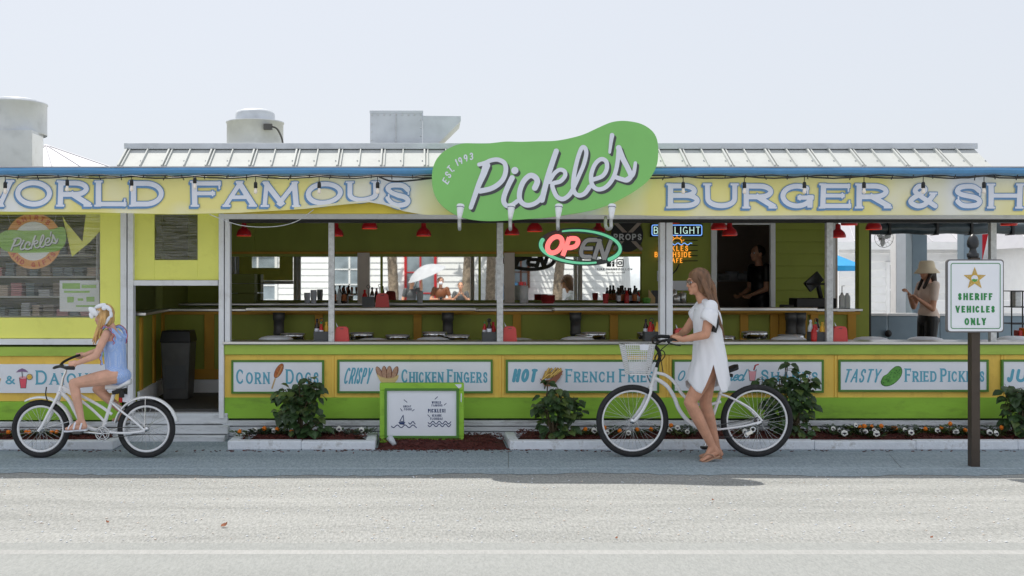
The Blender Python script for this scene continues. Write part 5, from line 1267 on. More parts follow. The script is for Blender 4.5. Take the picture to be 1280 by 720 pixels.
mb.build('saddle_underside', M['black'], bg_, bevel=.006)
MB().tube([B(143,490), B(146,484)], .013, 8).build('seat_post', M['chrome'], bg_)
MB().tube([B(151,493,-.0), B(150.5,503,-.0)], .018, 10).build('reflector', M['red'], bg_)
MB().obox(B(158.5,498), (.032,0,-.005), (0,.003,0), (.006,0,.036)).build('number_tag', M['letter_white'], bg_)
MB().tube(bez(B(62,500,-.06), B(60,492,-.06), B(60.5,483,-.05)), .006, 6).build('kickstand_light', M['black'], bg_)
mb = MB(); mb.torus(B(130,541,-.05), .062, .006, (0,1,0), 32, 6); mb.torus(B(130,541,-.05), .045, .004, (0,1,0), 32, 6)
for a in range(6): mb.tube([B(130,541,-.05), B(130,541,-.05)+Vector((cos(a*2*pi/6)*.062, 0, sin(a*2*pi/6)*.062))], .005, 6)
mb.build('chainring', M['chrome'], bg_)
MB().tube([B(130,541,-.07), B(106,538,-.085)], .010, 8).tube([B(130,541,.07), B(150,536,.085)], .010, 8).build('crank', M['chrome'], bg_)
MB().obox(B(103,538,-.13), (.04,0,0), (0,.045,0), (0,0,.011)).build('pedal', M['iron'], bg_, bevel=.005); MB().obox(B(151,532,.13), (.04,0,0), (0,.045,0), (0,0,.011)).build('pedal', M['iron'], bg_, bevel=.005)
mb = MB(); mb.tube([B(131,534,-.05), B(183,533,-.05)], .004, 5); mb.tube([B(131,547,-.05), B(183,541.5,-.05)], .004, 5); mb.build('chain', M['iron'], bg_)

# made-up shirt shelves, pale colours standing in for reflections in the vinyl
D = 12.3
ss = thing('standin_shelf', 'added pale shelf of folded shirts in place of reflections in the vinyl window', 'shelf', (X(40, D), D, FL))
rs = random.Random(8)
for py in (395, 370, 345, 318):
    MB().box(X(-60, D), X(118, D), D, D+.4, Z(py, D)-.02, Z(py, D)).build('board', M['siding_white'], ss)
    x = -55
    while x < 108:
        wd = rs.uniform(10, 16); hh = rs.uniform(.08, .17); mb = MB(); k = max(2, int(hh/.025))
        for i in range(k): mb.box(X(x, D)+rs.uniform(0, .01), X(x+wd, D)-rs.uniform(0, .01), D+.03, D+.3, Z(py, D)+.025*i+.001, Z(py, D)+.025*(i+1)-.002)
        mb.build('standin_shirts', M[rs.choice(('beige', 'letter_white', 'tan_wall', 'galv', 'pink', 'bluegrey'))], ss, bevel=.006); x += wd+rs.uniform(1, 4)
for px in (-62, 120): MB().box(X(px, D), X(px+2, D), D, D+.4, FL, 2.4).build('upright', M['siding_white'], ss)

# small clutter behind the bar
D = 13.97
tt = thing('beer_tap', 'chrome beer tap tower with wooden handles behind the leftmost slim post', 'beer tap', W(434, 380, D))
MB().lathe([(0,0),(.05,0),(.05,.01),(.022,.02),(.022,.12),(.0,.13)], W(434, 380.2, D), 16).tube([W(427, 369, D), W(442, 369, D)], .016, 10).build('tower', M['chrome'], tt)
for px in (428.5, 434, 440): MB().lathe([(0,0),(.008,0),(.016,.07),(.014,.09),(0,.095)], W(px, 368, D-.02), 10).build('handle', M['batter_dark'], tt)
def cups(px, n, lab, m='letter_white', D=13.97):
    c = W(px, 380.2, D); mb = MB()
    for i in range(n): mb.lathe([(.030,.012*i),(.040,.012*i+.095),(.042,.012*i+.098),(.040,.012*i+.1)], c, 16)
    mb.lathe([(0,.012*(n-1)+.002),(.030,.012*(n-1)+.002)], c, 16); tag(mb.build('cup_stack', M[m], base=c), lab, 'cups')
cups(384, 5, 'short stack of white paper cups on the back counter left of the first slim post'); cups(392, 8, 'tall stack of white paper cups on the back counter left of the first slim post'); cups(525, 6, 'stack of pale cups under the mirror between the pilasters', 'clear_plastic'); cups(757, 4, 'stack of red cups left of the dark bottle cluster', 'red_plastic')
t = thing('paper_roll', 'white paper towel roll on a stand behind the bar under the open neon sign', 'paper roll', W(655, 380, 13.97))
MB().lathe([(0,.01),(.055,.01),(.055,.24),(.02,.24)], W(655, 380.2, 13.97), 18).build('roll', M['siding_white'], t); MB().lathe([(.07,0),(.07,.008),(.006,.01),(.006,.28),(0,.285)], W(655, 380.2, 13.97), 14).build('stand', M['chrome'], t)
t = thing('basket_stack', 'stack of red plastic food baskets on the back counter near the paper roll', 'baskets', W(685, 380, 13.97))
mb = MB()
for i in range(6): mb.lathe([(.06,.014*i),(.095,.014*i+.045),(.10,.014*i+.046)], W(685, 380, 13.97), 20)
mb.build('basket', M['red_plastic'], t)
for px, py, w_, h_, lab in ((826, 345, 9, 13, 'small paper notice on the olive wall left of the double white post'), (876, 352, 10, 14, 'paper notice taped on the olive wall beside the kitchen door')):
    o = MB().pbox(px-w_/2, px+w_/2, py-h_/2, py+h_/2, 14.385, .01).build('notice', M['old_white'], base=W(px, py+h_/2, 14.385)); tag(o, lab, 'notice')
D = 16.4
t = thing('kitchen_shelf', 'steel shelf with pans on the back wall of the dark kitchen', 'shelf', W(925, 352, D))
MB().pbox(898, 945, 350, 352, D-.3, .3).build('board', M['steel'], t)
for i, px in enumerate((904, 915, 928, 938)): MB().lathe([(0,0),(.09,0),(.10,.1+.03*(i % 2)),(.095,.1+.03*(i % 2))], W(px, 350, D-.15), 16).build('pan', M['duct_metal'], t)
# ------------------------------------------------------------------ people
def fuse(mb, name, m, parent, voxel=.006, it=4, fac=.5):
    me = bpy.data.meshes.new('tmp'); org = ORG[parent.name]
    me.from_pydata([(v[0]-org.x, v[1]-org.y, v[2]-org.z) for v in mb.v], [], mb.f); me.update()
    o = bpy.data.objects.new('tmp', me); COL.objects.link(o)
    r = o.modifiers.new('r', 'REMESH'); r.mode = 'VOXEL'; r.voxel_size = voxel
    if it:
        s = o.modifiers.new('s', 'SMOOTH'); s.iterations = it; s.factor = fac
    ev = o.evaluated_get(bpy.context.evaluated_depsgraph_get())
    nm = bpy.data.meshes.new_from_object(ev); bpy.data.objects.remove(o); bpy.data.meshes.remove(me)
    nm.name = name; nm.materials.clear(); nm.materials.append(m)
    nm.polygons.foreach_set('use_smooth', [True]*len(nm.polygons)); nm.update()
    o = bpy.data.objects.new(name, nm); COL.objects.link(o); o.parent = parent; ORG[o.name] = org
    return o
def V(*a): return Vector(a)
def head(mb, c, f, u, s=1.0):
    f = f.normalized(); u = (u-f*u.dot(f)).normalized(); sd_ = u.cross(f)
    mb.ell(c+u*.018*s-f*.008*s, f*.096*s, sd_*.076*s, u*.098*s, 18, 12)
    mb.ell(c+f*.030*s-u*.045*s, f*.062*s, sd_*.058*s, u*.066*s, 16, 10)
    mb.ell(c+f*.066*s-u*.093*s, f*.022*s, sd_*.024*s, u*.018*s, 10, 8)
    mb.cap(c+f*.084*s+u*.010*s, c+f*.101*s-u*.026*s, .0075*s, .0110*s, 10); mb.ell(c+f*.056*s-u*.055*s, f*.034*s, sd_*.038*s, u*.042*s, 12, 8)
    mb.ell(c+f*.080*s+u*.030*s, f*.014*s, sd_*.050*s, u*.012*s, 12, 8)
    mb.ell(c+f*.083*s-u*.058*s, f*.010*s, sd_*.022*s, u*.006*s, 10, 6); mb.ell(c+f*.081*s-u*.069*s, f*.011*s, sd_*.019*s, u*.007*s, 10, 6)
    for k in (-1, 1):
        mb.ell(c+f*.058*s+sd_*.040*s*k-u*.024*s, f*.026*s, sd_*.022*s, u*.026*s, 10, 8)
        mb.ell(c-f*.006*s+sd_*.078*s*k-u*.010*s, f*.019*s, sd_*.008*s, u*.032*s, 10, 8)
    return f, u, sd_
def face_bits(parent, c, f, u, sd_, s=1.0):
    for k in (-1, 1):
        e = MB().ell(c+f*.076*s+sd_*.032*s*k+u*.006*s, f*.012*s, sd_*.013*s, u*.009*s, 12, 8).build('eye', M['sign_white'], parent)
        MB().ell(c+f*.0855*s+sd_*.033*s*k+u*.006*s, f*.004*s, sd_*.006*s, u*.0065*s, 10, 6).build('iris', M['eye'], e)
        MB().tube([c+f*.090*s+sd_*.018*s*k+u*.030*s, c+f*.088*s+sd_*.035*s*k+u*.035*s, c+f*.074*s+sd_*.052*s*k+u*.030*s], .0028*s, 6).build('eyebrow', M['hair_brown'], parent)
    MB().ell(c+f*.0895*s-u*.058*s, f*.006*s, sd_*.020*s, u*.0048*s, 10, 6).ell(c+f*.0880*s-u*.068*s, f*.006*s, sd_*.017*s, u*.0055*s, 10, 6).build('lips', M['lip'], parent)
def limb(mb, a, b, c, r):        # shoulder-elbow-wrist or hip-knee-ankle with muscle taper
    a, b, c = V(*a), V(*b), V(*c)
    mb.cap(a, a.lerp(b, .35), r[0], r[1]); mb.cap(a.lerp(b, .35), b, r[1], r[2]); mb.cap(b, b.lerp(c, .3), r[2], r[3]); mb.cap(b.lerp(c, .3), c, r[3], r[4])
def grip_hand(mb, wrist, gc, ax, s=1.0, thumb=1):
    wrist = V(*wrist); gc = V(*gc); ax = V(*ax).normalized(); d = gc-wrist; d = (d-ax*d.dot(ax)).normalized(); n = ax.cross(d).normalized()
    if n.z < 0: n = -n
    kn = gc+n*.022*s-d*.012*s
    mb.cap(wrist, wrist.lerp(kn, .5), .024*s, .027*s)
    for k in (-1.3, -.45, .45, 1.3): mb.cap(wrist.lerp(kn, .35)+ax*k*.010*s, kn+ax*k*.017*s, .015*s, .0125*s, 8)
    for i, k in enumerate((-1.5, -.5, .5, 1.5)):
        l = (.92, 1, 1, .85)[i]; p0 = kn+ax*k*.0175*s; rr = .026*s
        pts = [gc+ax*k*.0175*s+d*cos(R(a))*rr+n*sin(R(a))*rr for a in (70, 15, -50, -95*l)]
        mb.cap(p0, pts[0], .0115*s, .0105*s, 8); mb.cap(pts[0], pts[1], .0105*s, .0098*s, 8); mb.cap(pts[1], pts[2], .0098*s, .009*s, 8); mb.cap(pts[2], pts[3], .009*s, .008*s, 8)
    t0 = wrist.lerp(gc, .45)+ax*thumb*.026*s; t1 = gc+ax*thumb*.034*s-d*.012*s-n*.012*s; t2 = gc+ax*thumb*.024*s+d*.014*s-n*.026*s
    mb.cap(t0, t1, .015*s, .0115*s, 8); mb.cap(t1, t2, .0115*s, .009*s, 8)
def open_hand(mb, wrist, dr, pn, s=1.0, curl=.25):
    wrist = V(*wrist); dr = V(*dr).normalized(); pn = V(*pn); pn = (pn-dr*pn.dot(dr)).normalized(); sd_ = dr.cross(pn)
    kn = wrist+dr*.085*s
    for k in (-1.3, -.45, .45, 1.3): mb.cap(wrist+dr*.02*s+sd_*k*.010*s, kn+sd_*k*.016*s, .014*s, .012*s, 8)
    for i, k in enumerate((-1.5, -.5, .5, 1.5)):
        p = kn+sd_*k*.018*s; a = 0; L_ = (.034, .040, .038, .030)[i]*s
        for j in range(3):
            a += curl*(1+.5*j); q = p+(dr*cos(a)+pn*sin(a))*L_*(1, .8, .6)[j]; mb.cap(p, q, (.0105-.0012*j)*s, (.0098-.0012*j)*s, 8); p = q
    t0 = wrist+dr*.025*s-sd_*.02*s; t1 = t0+(dr*.7-sd_*.6+pn*.3).normalized()*.045*s; mb.cap(t0, t1, .014*s, .011*s, 8); mb.cap(t1, t1+(dr*.9-sd_*.2+pn*.3).normalized()*.032*s, .011*s, .009*s, 8)
def foot(mb, ankle, toe, s=1.0):
    ankle = V(*ankle); toe = V(*toe); d = (toe-ankle); dh = V(d.x, d.y, 0).normalized(); sd_ = V(-dh.y, dh.x, 0)
    heel = ankle-dh*.035*s-V(0,0,ankle.z-toe.z)*.75; mb.cap(ankle, heel, .034*s, .030*s); mb.cap(heel, toe-dh*.05*s, .030*s, .024*s); mb.cap(ankle, toe-dh*.06*s, .034*s, .024*s)
    for k in (-1, 0, 1): mb.cap(heel.lerp(toe, .4)+sd_*k*.012*s, toe-dh*.02*s+sd_*k*.022*s, .022*s, .018*s)
    for i, k in enumerate((-1.6, -.8, 0, .8, 1.5)): mb.cap(toe-dh*.03*s+sd_*k*.016*s, toe-dh*(.0, .0, .002, .008, .016)[i]*s+sd_*k*.018*s+V(0,0,-.004), .0105*s, (.012, .009, .009, .008, .008)[i]*s, 8)
def torso(mb, pel, che, neck, fw, s=1.0, wd=1.0):
    up = (che-pel).normalized(); fw = (fw-up*fw.dot(up)).normalized(); sd_ = up.cross(fw)
    mid = pel.lerp(che, .5)
    mb.ell(pel, sd_*.158*s*wd, fw*.112*s, up*.125*s, 18, 12); mb.ell(pel-fw*.045*s-up*.03*s, sd_*.14*s*wd, fw*.09*s, up*.09*s, 16, 10)
    mb.ell(mid, sd_*.125*s*wd, fw*.092*s, up*.17*s, 18, 12); mb.ell(che, sd_*.150*s*wd, fw*.105*s, up*.15*s, 18, 12)
    mb.cap(che+up*.09*s-sd_*.10*s*wd, che+up*.09*s+sd_*.10*s*wd, .055*s, .055*s); mb.cap(che+up*.10*s, neck, .062*s, .050*s)
    return up, fw, sd_
def ring_cloth(rings, n=40):     # loft of (centre, axis a, axis b) with per-angle callback already applied
    vs = []; fs = []
    for r in rings: vs += r
    for i in range(len(rings)-1):
        for j in range(n): fs.append((i*n+j, i*n+(j+1) % n, (i+1)*n+(j+1) % n, (i+1)*n+j))
    return vs, fs
def strands(mb, roots, tips, r0, r1, bulge, n=6):
    for a, b in zip(roots, tips):
        m = a.lerp(b, .5)+bulge; pts = cat_rom([a, m, b], n); k = len(pts); mb.tube(pts, [r0+(r1-r0)*i/(k-1) for i in range(k)], 6)
# ---------------- woman pushing the bicycle
D = 9.86
P = lambda x, y, o=0.0: W(x, y, D)+V(0, o, 0)
wm = thing('person', 'woman in a white tunic and sandals walking a white bicycle', 'person', (X(888, D), D, 0))
mb = MB()
pel = P(888, 446); che = P(885, 398); nk = P(876.5, 371.5)
up, fw, sd_ = torso(mb, pel, che, nk, V(-1, 0, 0), 1.0, .96)
hc = P(872.2, 353.2); mb.cap(nk, hc-V(-.01, 0, .05), .050, .046)
hf, hu, hs = head(mb, hc, V(-1, -.10, -.06), V(0, 0, 1), .98)
nsh = P(883, 383, -.155); fsh = P(883, 383, .155)
nel = P(874.5, 417, -.215); fel = P(867, 414, .27)
nwr = P(851.5, 424.5, -.155); fwr = P(849.5, 419.5, .34)
gN = V(X(844, 9.75), 9.75, Z(423.5, 9.75)); gF = V(X(841.5, 10.35), 10.35, Z(421.5, 10.35))
nwr = V(X(853, 9.72), 9.715, Z(424.5, 9.72)); fwr = V(X(850, 10.3), 10.30, Z(418.5, 10.3))
limb(mb, nsh, nel, nwr, (.052, .047, .039, .038, .025)); limb(mb, fsh, fel, fwr, (.052, .047, .039, .038, .025))
grip_hand(mb, nwr, V(X(844.5, 9.745), 9.745, Z(423.6, 9.745)), V(1, -.15, 0), .98, 1); grip_hand(mb, fwr, V(X(842.5, 10.36), 10.36, Z(423, 10.36)), V(1, .15, 0), .98, 1)
nhip = P(886.5, 455, -.075); fhip = P(888.5, 455, .085)
nkn = P(859.5, 501.5, -.085); nan = P(888, 557, -.075)
fkn = P(884.5, 505, .08); fan = P(898.5, 561.5, .085)
limb(mb, nhip, nkn, nan, (.088, .082, .056, .058, .036)); limb(mb, fhip, fkn, fan, (.088, .080, .056, .058, .037))
foot(mb, fan, V(P(879, 573, .085).x, D+.085, .028), 1.0)
# near foot rolling off the toes
toe = P(872.5, 573.5, -.085); heel = P(893.5, 563.5, -.075)
mb.cap(nan, heel, .035, .029); mb.cap(heel, heel.lerp(toe, .6), .029, .030); mb.cap(nan, heel.lerp(toe, .65), .036, .026)
for i, k in enumerate((-1.6, -.8, 0, .8, 1.5)): mb.cap(heel.lerp(toe, .55)+V(0, k*.014, 0), toe+V(.006*abs(k), k*.017, .0), .016, .0105, 8)
bod = fuse(mb, 'body', M['skin_tan'], wm, .0052, 3)
face_bits(wm, hc, hf, hu, hs, .98)
# sandals
def sole(parent, h, t, wdt, nm='sandal', strap=True, up_=.02):
    d = (t-h); d_ = d.normalized(); s_ = V(0, 1, 0); n_ = s_.cross(d_).normalized()
    if n_.z < 0: n_ = -n_
    mb = MB(); prof = [(-.10,.55),(-.06,.75),(.1,.72),(.35,.66),(.65,.95),(.9,.85),(1.08,.4)]
    v = [h+d*a+s_*wdt*b for a, b in prof]+[h+d*a-s_*wdt*b for a, b in prof[::-1]]; k = len(v)
    mb.add(v+[p-n_*.014 for p in v], [tuple(range(k)), tuple(range(2*k-1, k-1, -1))]+[(i, (i+1) % k, k+(i+1) % k, k+i) for i in range(k)])
    if strap:
        a = h+d*.78; 
        for q in (-1, 1): mb.tube(cat_rom([a+n_*.026+s_*.006*q, h+d*.55+n_*.05+s_*wdt*.6*q, h+d*.30+s_*wdt*.85*q+n_*.03, h+d*.2+s_*wdt*.8*q+n_*.0], 5), .006, 6)
    return mb.build(nm, M['sandal_tan'] if parent is wm else M['letter_white'], parent)
sole(wm, heel+V(.004, 0, -.030), toe+V(0, 0, -.014), .04); sole(wm, V(P(903, 575, .085).x, D+.085, .018), V(P(880, 575, .085).x, D+.085, .018), .04)
# tunic: shell of rings, side slits with pointed panels
n = 56; rings = []
spine = [(378.0, 882, .050, .10), (383, 882.5, .085, .165), (391, 883.5, .112, .178), (400, 884, .125, .172), (412, 884.5, .122, .160), (424, 885.5, .125, .160), (436, 886.5, .135, .168), (448, 887.5, .150, .178), (460, 886.6, .164, .203), (475, 885.8, .180, .226), (490, 885.2, .190, .236)]
ys = [s_[0] for s_ in spine]
def shell(py):
    return [np.interp(py, ys, [s_[k] for s_ in spine]) for k in (1, 2, 3)]
def hem(a):                    # a: 0 = front (-x), 90 = near side, 180 = back, 270 far side
    d1 = abs((a-84+180) % 360-180); d2 = abs((a-276+180) % 360-180); d = min(d1, d2)
    base = 476 if (a < 84 or a > 276) else 481
    if d < 78: pk_ = 489 if (a < 84 or a > 276) else 488; return 453+(pk_-453)*(d/26)**.9 if d < 26 else pk_+(base-pk_)*(1-cos((d-26)/52*pi))/2
    return base
rows = 34
for i in range(rows):
    v = i/(rows-1); ring = []
    for j in range(n):
        a = 360*j/n; h_ = hem(a); py = 379+(h_-379)*v; cx, ra, rb = shell(py)
        fold = 1+(.035*sin(R(a)*7+py*.05)+.022*sin(R(a)*13-py*.12))*min(1, max(0, (py-392)/45))
        ca = cos(R(a)); x = X(cx, D)-ra*ca*fold+( -.018*max(0, ca)*max(0, (py-452)/30) if py > 452 else 0); y = D-rb*sin(R(a))*fold
        ring.append(V(x, y, Z(py, D)))
    rings.append(ring)
vs, fs = ring_cloth(rings, n)
mb = MB().add(vs, fs, 0, True)
dr = mb.build('tunic', M['cotton'], wm); m_ = dr.modifiers.new('thick', 'SOLIDIFY'); m_.thickness = .005; m_.offset = 0
# shoulders and short sleeves
for sgn, sh, el in ((-1, nsh, nel), (1, fsh, fel)):
    rings = []; d = (el-sh).normalized(); a1 = V(1, 0, 0)-d*d.x; a1.normalize(); b1 = d.cross(a1)
    top = P(880, 379.5, sgn*.06)
    for t, r_, o in ((.03, .066, V(0,0,0)), (.08, .073, V(0,0,0)), (.12, .075, V(0,0,0)), (.150, .077, V(0,0,0))):
        c = sh+o+d*(t if t > 0 else 0); ring = []
        for j in range(28):
            q = 2*pi*j/28; f_ = 1+.02*sin(q*3); ring.append(c+(a1*cos(q)+b1*sin(q))*r_*f_+d*(.035*cos(q-.4) if t > .1 else 0))
        rings.append(ring)
    vs, fs = ring_cloth(rings, 28); o = MB().add(vs, fs, 0, True).build('sleeve', M['cotton'], dr); m_ = o.modifiers.new('thick', 'SOLIDIFY'); m_.thickness = .004
mb = MB(); [(mb.cap(P(882.5,382,.15*q), P(879.5,377.5,.055*q), .058, .034), mb.cap(s_h, s_h.lerp(e_l, .34), .064, .070)) for q, s_h, e_l in ((-1, nsh, nel), (1, fsh, fel))]; mb.cap(P(888,385,-.07), P(888,385,.07), .05, .05); mb.ell(P(885,386), (.07,0,0), (0,.15,0), (0,0,.05)); mb.ell(P(877,388), (.065,0,0), (0,.11,0), (0,0,.045)); fuse(mb, 'yoke', M['cotton'], dr, .007, 5)
MB().tube(cat_rom([P(887,394,-.186), P(888.5,402,-.192), P(885.5,414,-.184)], 4), .024, 8, 0, True, .5).build('bikini_strap', M['black'], wm)
# sunglasses
c = hc+hf*.094+hu*.006
gs = MB()
for k in (-1, 1):
    gs.torus(c+hs*.032*k-hf*.004, .021, .0022, hf, 20, 6); gs.tube([c+hs*.054*k-hf*.01, hc+hs*.074*k+hu*.008-hf*.005], .0024, 6)
gs.tube([c+hs*.011, c-hs*.011], .002, 6); g = gs.build('sunglasses', M['bronze'], wm)
for k in (-1, 1): MB().lathe([(0, 0), (.020, 0), (.020, .001)], c+hs*.032*k-hf*.004, 16, axis=hf).build('lens', M['tan_wall'], g)
# hair
mb = MB(); rh = random.Random(4)
mb.ell(hc+hu*.040-hf*.020, hf*.102, hs*.092, hu*.098, 20, 14); mb.ell(hc-hf*.055-hu*.03, hf*.068, hs*.088, hu*.13, 18, 12); mb.ell(hc+hu*.070+hf*.020, hf*.058, hs*.076, hu*.044, 16, 10); [mb.ell(hc-hf*.012-hu*.02+hs*.07*q, hf*.042, hs*.026, hu*.085, 12, 8) for q in (-1, 1)]
fuse(mb, 'hair_cap', M['hair_brown'], wm, .007, 4)
mb = MB(); roots = []; tips = []
for k in range(70):
    a = rh.uniform(-1, 1); t = rh.random()
    roots.append(hc+hu*(.085-.06*t)+hs*(.088*a)*(1-.25*(1-t))-hf*(.01+.075*rh.random()*(1-.5*abs(a))))
    px_, py_ = 893+rh.uniform(-4, 11)*(.4+.6*t), 385+t*40+rh.uniform(-8, 6)
    tips.append(P(min(px_, 904), py_, a*.11+rh.uniform(-.02, .02)))
for a, b in zip(roots, tips):
    m1 = V(*a).lerp(b, .35)+V(.035, 0, .01)+V(0, (a.y-D)*.25, 0); pts = cat_rom([a, m1, a.lerp(b, .7)+V(.015, 0, 0), b], 5); k = len(pts)
    mb.tube(pts, [.011+.006*sin(pi*i/(k-1))-.010*(i/(k-1))**3 for i in range(k)], 6)
for k in range(10):        # strands falling in front of the near shoulder
    a = hc+hu*(.06-.004*k)-hs*0+hf*(.02-.006*k)+(-hs*.084 if hs.y > 0 else hs*.084); b = P(884+k*1.6, 388+k*3, -.16)
    mb.tube(cat_rom([a, a.lerp(b, .5)+V(.01, -.012, 0), b], 5), [.009]*6+[.008]*4+[.003], 6)
mb.build('hair', M['hair_brown'], wm)
# ---------------- girl on the bicycle
D = 10.0
P = lambda x, y, o=0.0: W(x, y, D)+V(0, o, 0)
gr = thing('person', 'girl in a blue ruffled swimsuit and white head bow riding a small bicycle', 'person', P(146, 478))
mb = MB(); s = .80
pel = P(145.5, 466); che = P(143, 430); nk = P(138, 406)
up, fw, sd_ = torso(mb, pel, che, nk, V(-1, -.0, 0), .78, .95)
mb.ell(P(148,469), (.105,0,0), (0,.125,0), (0,0,.075))
hc = P(129.5, 395.5); mb.cap(nk, hc-V(-.01, 0, .04), .038, .037)
hf, hu, hs = head(mb, hc, V(-.92, .25, -.18), V(-.05, 0, 1), .88)
nsh = P(138, 416, -.115); fsh = P(139, 417, .115); nel = P(127.5, 443, -.185); fel = P(121, 438, .19)
nwr = V(X(97.5, 9.76), 9.74, Z(453.8, 9.76)); fwr = V(X(106, 10.25), 10.24, Z(443.5, 10.25))
limb(mb, nsh, nel, nwr, (.040, .038, .032, .031, .021)); limb(mb, fsh, fel, fwr, (.040, .038, .032, .031, .021))
grip_hand(mb, nwr, V(X(91, 9.745), 9.735, Z(455, 9.745)), V(1, -.15, 0), .85, 1); grip_hand(mb, fwr, V(X(99, 10.27), 10.265, Z(445, 10.27)), V(1, .15, 0), .85, 1)
nhip = P(146, 469, -.065); fhip = P(146, 470, .065)
nkn = P(96.5, 478, -.10); nan = P(106.5, 523, -.115); fkn = P(118, 487.5, .09); fan = P(150, 517, .115)
limb(mb, nhip, nkn, nan, (.074, .070, .046, .046, .030)); limb(mb, fhip, fkn, fan, (.074, .068, .046, .046, .030))
foot(mb, nan, P(87, 533.5, -.12), .86); foot(mb, fan, P(136, 526.5, .12), .86)
fuse(mb, 'body', M['skin_fair'], gr, .0052, 3); face_bits(gr, hc, hf, hu, hs, .88)
so_ = sole(gr, P(111.5, 534.2, -.12), P(87.5, 535.8, -.12), .036, 'sandal', False); sole(gr, P(158, 528.2, .12), P(137, 528.5, .12), .036, 'sandal', False)
mb = MB()
for x, y, w_ in ((93,529.5,.042),(100,526.5,.046),(108,527,.044)):
    mb.tube([P(x-1.5, 534, -.12-.036), P(x, y, -.12-.024), P(x+1, y-2, -.12), P(x, y, -.12+.024), P(x-1.5, 534, -.12+.036)], .009, 6, 0, True, .5)
mb.build('sandal_strap', M['letter_white'], gr)
# swimsuit shell, slightly bigger than the torso
M['swim'] = mat('swim', rgb(140,176,232), .7, var=.05); 
nt_ = M['swim'].node_tree; N = nt_.nodes; L = nt_.links; b = N['Principled BSDF']; tc = N.new('ShaderNodeTexCoord'); vo = N.new('ShaderNodeTexVoronoi'); vo.inputs['Scale'].default_value = 95; vo.inputs['Randomness'].default_value = .15
L.new(tc.outputs['Object'], vo.inputs[0]); cr = N.new('ShaderNodeValToRGB'); cr.color_ramp.interpolation = 'CONSTANT'; L.new(vo.outputs['Distance'], cr.inputs[0])
cr.color_ramp.elements[0].color = rgb(240,244,252)+(1,); cr.color_ramp.elements[1].position = .26; cr.color_ramp.elements[1].color = rgb(160,190,242)+(1,); L.new(cr.outputs[0], b.inputs['Base Color'])
mb = MB(); s2 = .80
mb.ell(pel, sd_*.156*s2, fw*.118*s2, up*.135*s2, 20, 14); mb.ell(pel-fw*.045*s2-up*.03*s2, sd_*.142*s2, fw*.096*s2, up*.092*s2, 18, 12)
mb.ell(pel.lerp(che, .5), sd_*.126*s2, fw*.099*s2, up*.18*s2, 20, 14); mb.ell(che-up*.012, sd_*.146*s2, fw*.112*s2, up*.138*s2, 20, 14)
mb.ell(P(149,469.5), (.112,0,0), (0,.130,0), (0,0,.080))
for q in (-1, 1): mb.cap(che+up*.07+sd_*.055*q+fw*.06, che+up*.125+sd_*.06*q, .026, .028); mb.cap(che+up*.125+sd_*.06*q, che+up*.05+sd_*.055*q-fw*.07, .028, .026)
mb.cap(pel, che, .098, .102, 16); sw = fuse(mb, 'swimsuit', M['swim'], gr, .006, 14)
M['trim_red'] = mat('trim_red', rgb(196,50,80), .7)
def ruffle(pts, out, w_, nm='ruffle'):
    pts = [V(*p) for p in cat_rom(pts, 10)]; k = len(pts); vs = []
    for i, p in enumerate(pts):
        wv = sin(i*.8)*.009; t = (pts[min(i+1, k-1)]-pts[max(i-1, 0)]).normalized(); o_ = (out-t*out.dot(t)).normalized(); sdv = t.cross(o_)
        vs += [p, p+o_*w_*.5+sdv*wv*.6, p+o_*w_+sdv*wv]
    o = MB().add(vs, [(3*i+j, 3*i+3+j, 3*i+4+j, 3*i+1+j) for i in range(k-1) for j in (0, 1)], 0, True).build(nm, M['swim'], sw); m_ = o.modifiers.new('t', 'SOLIDIFY'); m_.thickness = .004
    MB().tube([vs[3*i+2] for i in range(k)], .0032, 6).build('trim', M['trim_red'], o)
ruffle([P(131,414,-.075), P(136,410,-.10), P(142,411,-.115), P(147,418,-.11), P(147.5,428,-.095)], V(.0, -1, .35), .05)
ruffle([P(136,412,.06), P(143,410.5,.09), P(149,414,.09), P(152,421,.07), P(151,429,.05)], V(.85, .1, .35), .034)
ruffle([P(132,438,-.085), P(131,447,-.09), P(132.5,455,-.09)], V(-.6, -.9, 0), .022)
# hair and bow
mb = MB(); rh = random.Random(9)
mb.ell(hc+hu*.026-hf*.022, hf*.088, hs*.083, hu*.092, 20, 14); mb.ell(hc-hf*.045-hu*.02, hf*.05, hs*.076, hu*.085, 16, 12); fuse(mb, 'hair_cap', M['hair_blond'], gr, .007, 4)
mb = MB()
for k in range(46):
    t = rh.random(); a = P(132+rh.uniform(-3, 4), 388+rh.uniform(-4, 10), -.055-.025*rh.random()); b = P(121.5+t*9+rh.uniform(-1, 1), 428-t*11+rh.uniform(-6, 4), -.09-.05*rh.random())
    mb.tube(cat_rom([a, a.lerp(b, .5)+V(.01, -.03, .0), b], 5), [.009]*4+[.008]*4+[.006]*2+[.002], 6)
mb.build('hair', M['hair_blond'], gr)
mb = MB()
for i in range(-10, 11):           # scarf band over the head
    a = R(i*11); p = hc+hu*(.078*cos(a))+hs*(.080*sin(a))-hf*.004; d = (p-hc).normalized(); mb.ell(p+d*.004, hf*(.036+.004*sin(i*1.7)), hs*.016, d*.008, 10, 6)
def puff(x, y, o, ex, ez, rot, th=.026):
    c, s_ = cos(R(rot)), sin(R(rot)); mb.ell(P(x, y, o), V(c*ex, 0, s_*ex), V(.004, th, 0), V(-s_*ez, 0, c*ez), 14, 10)
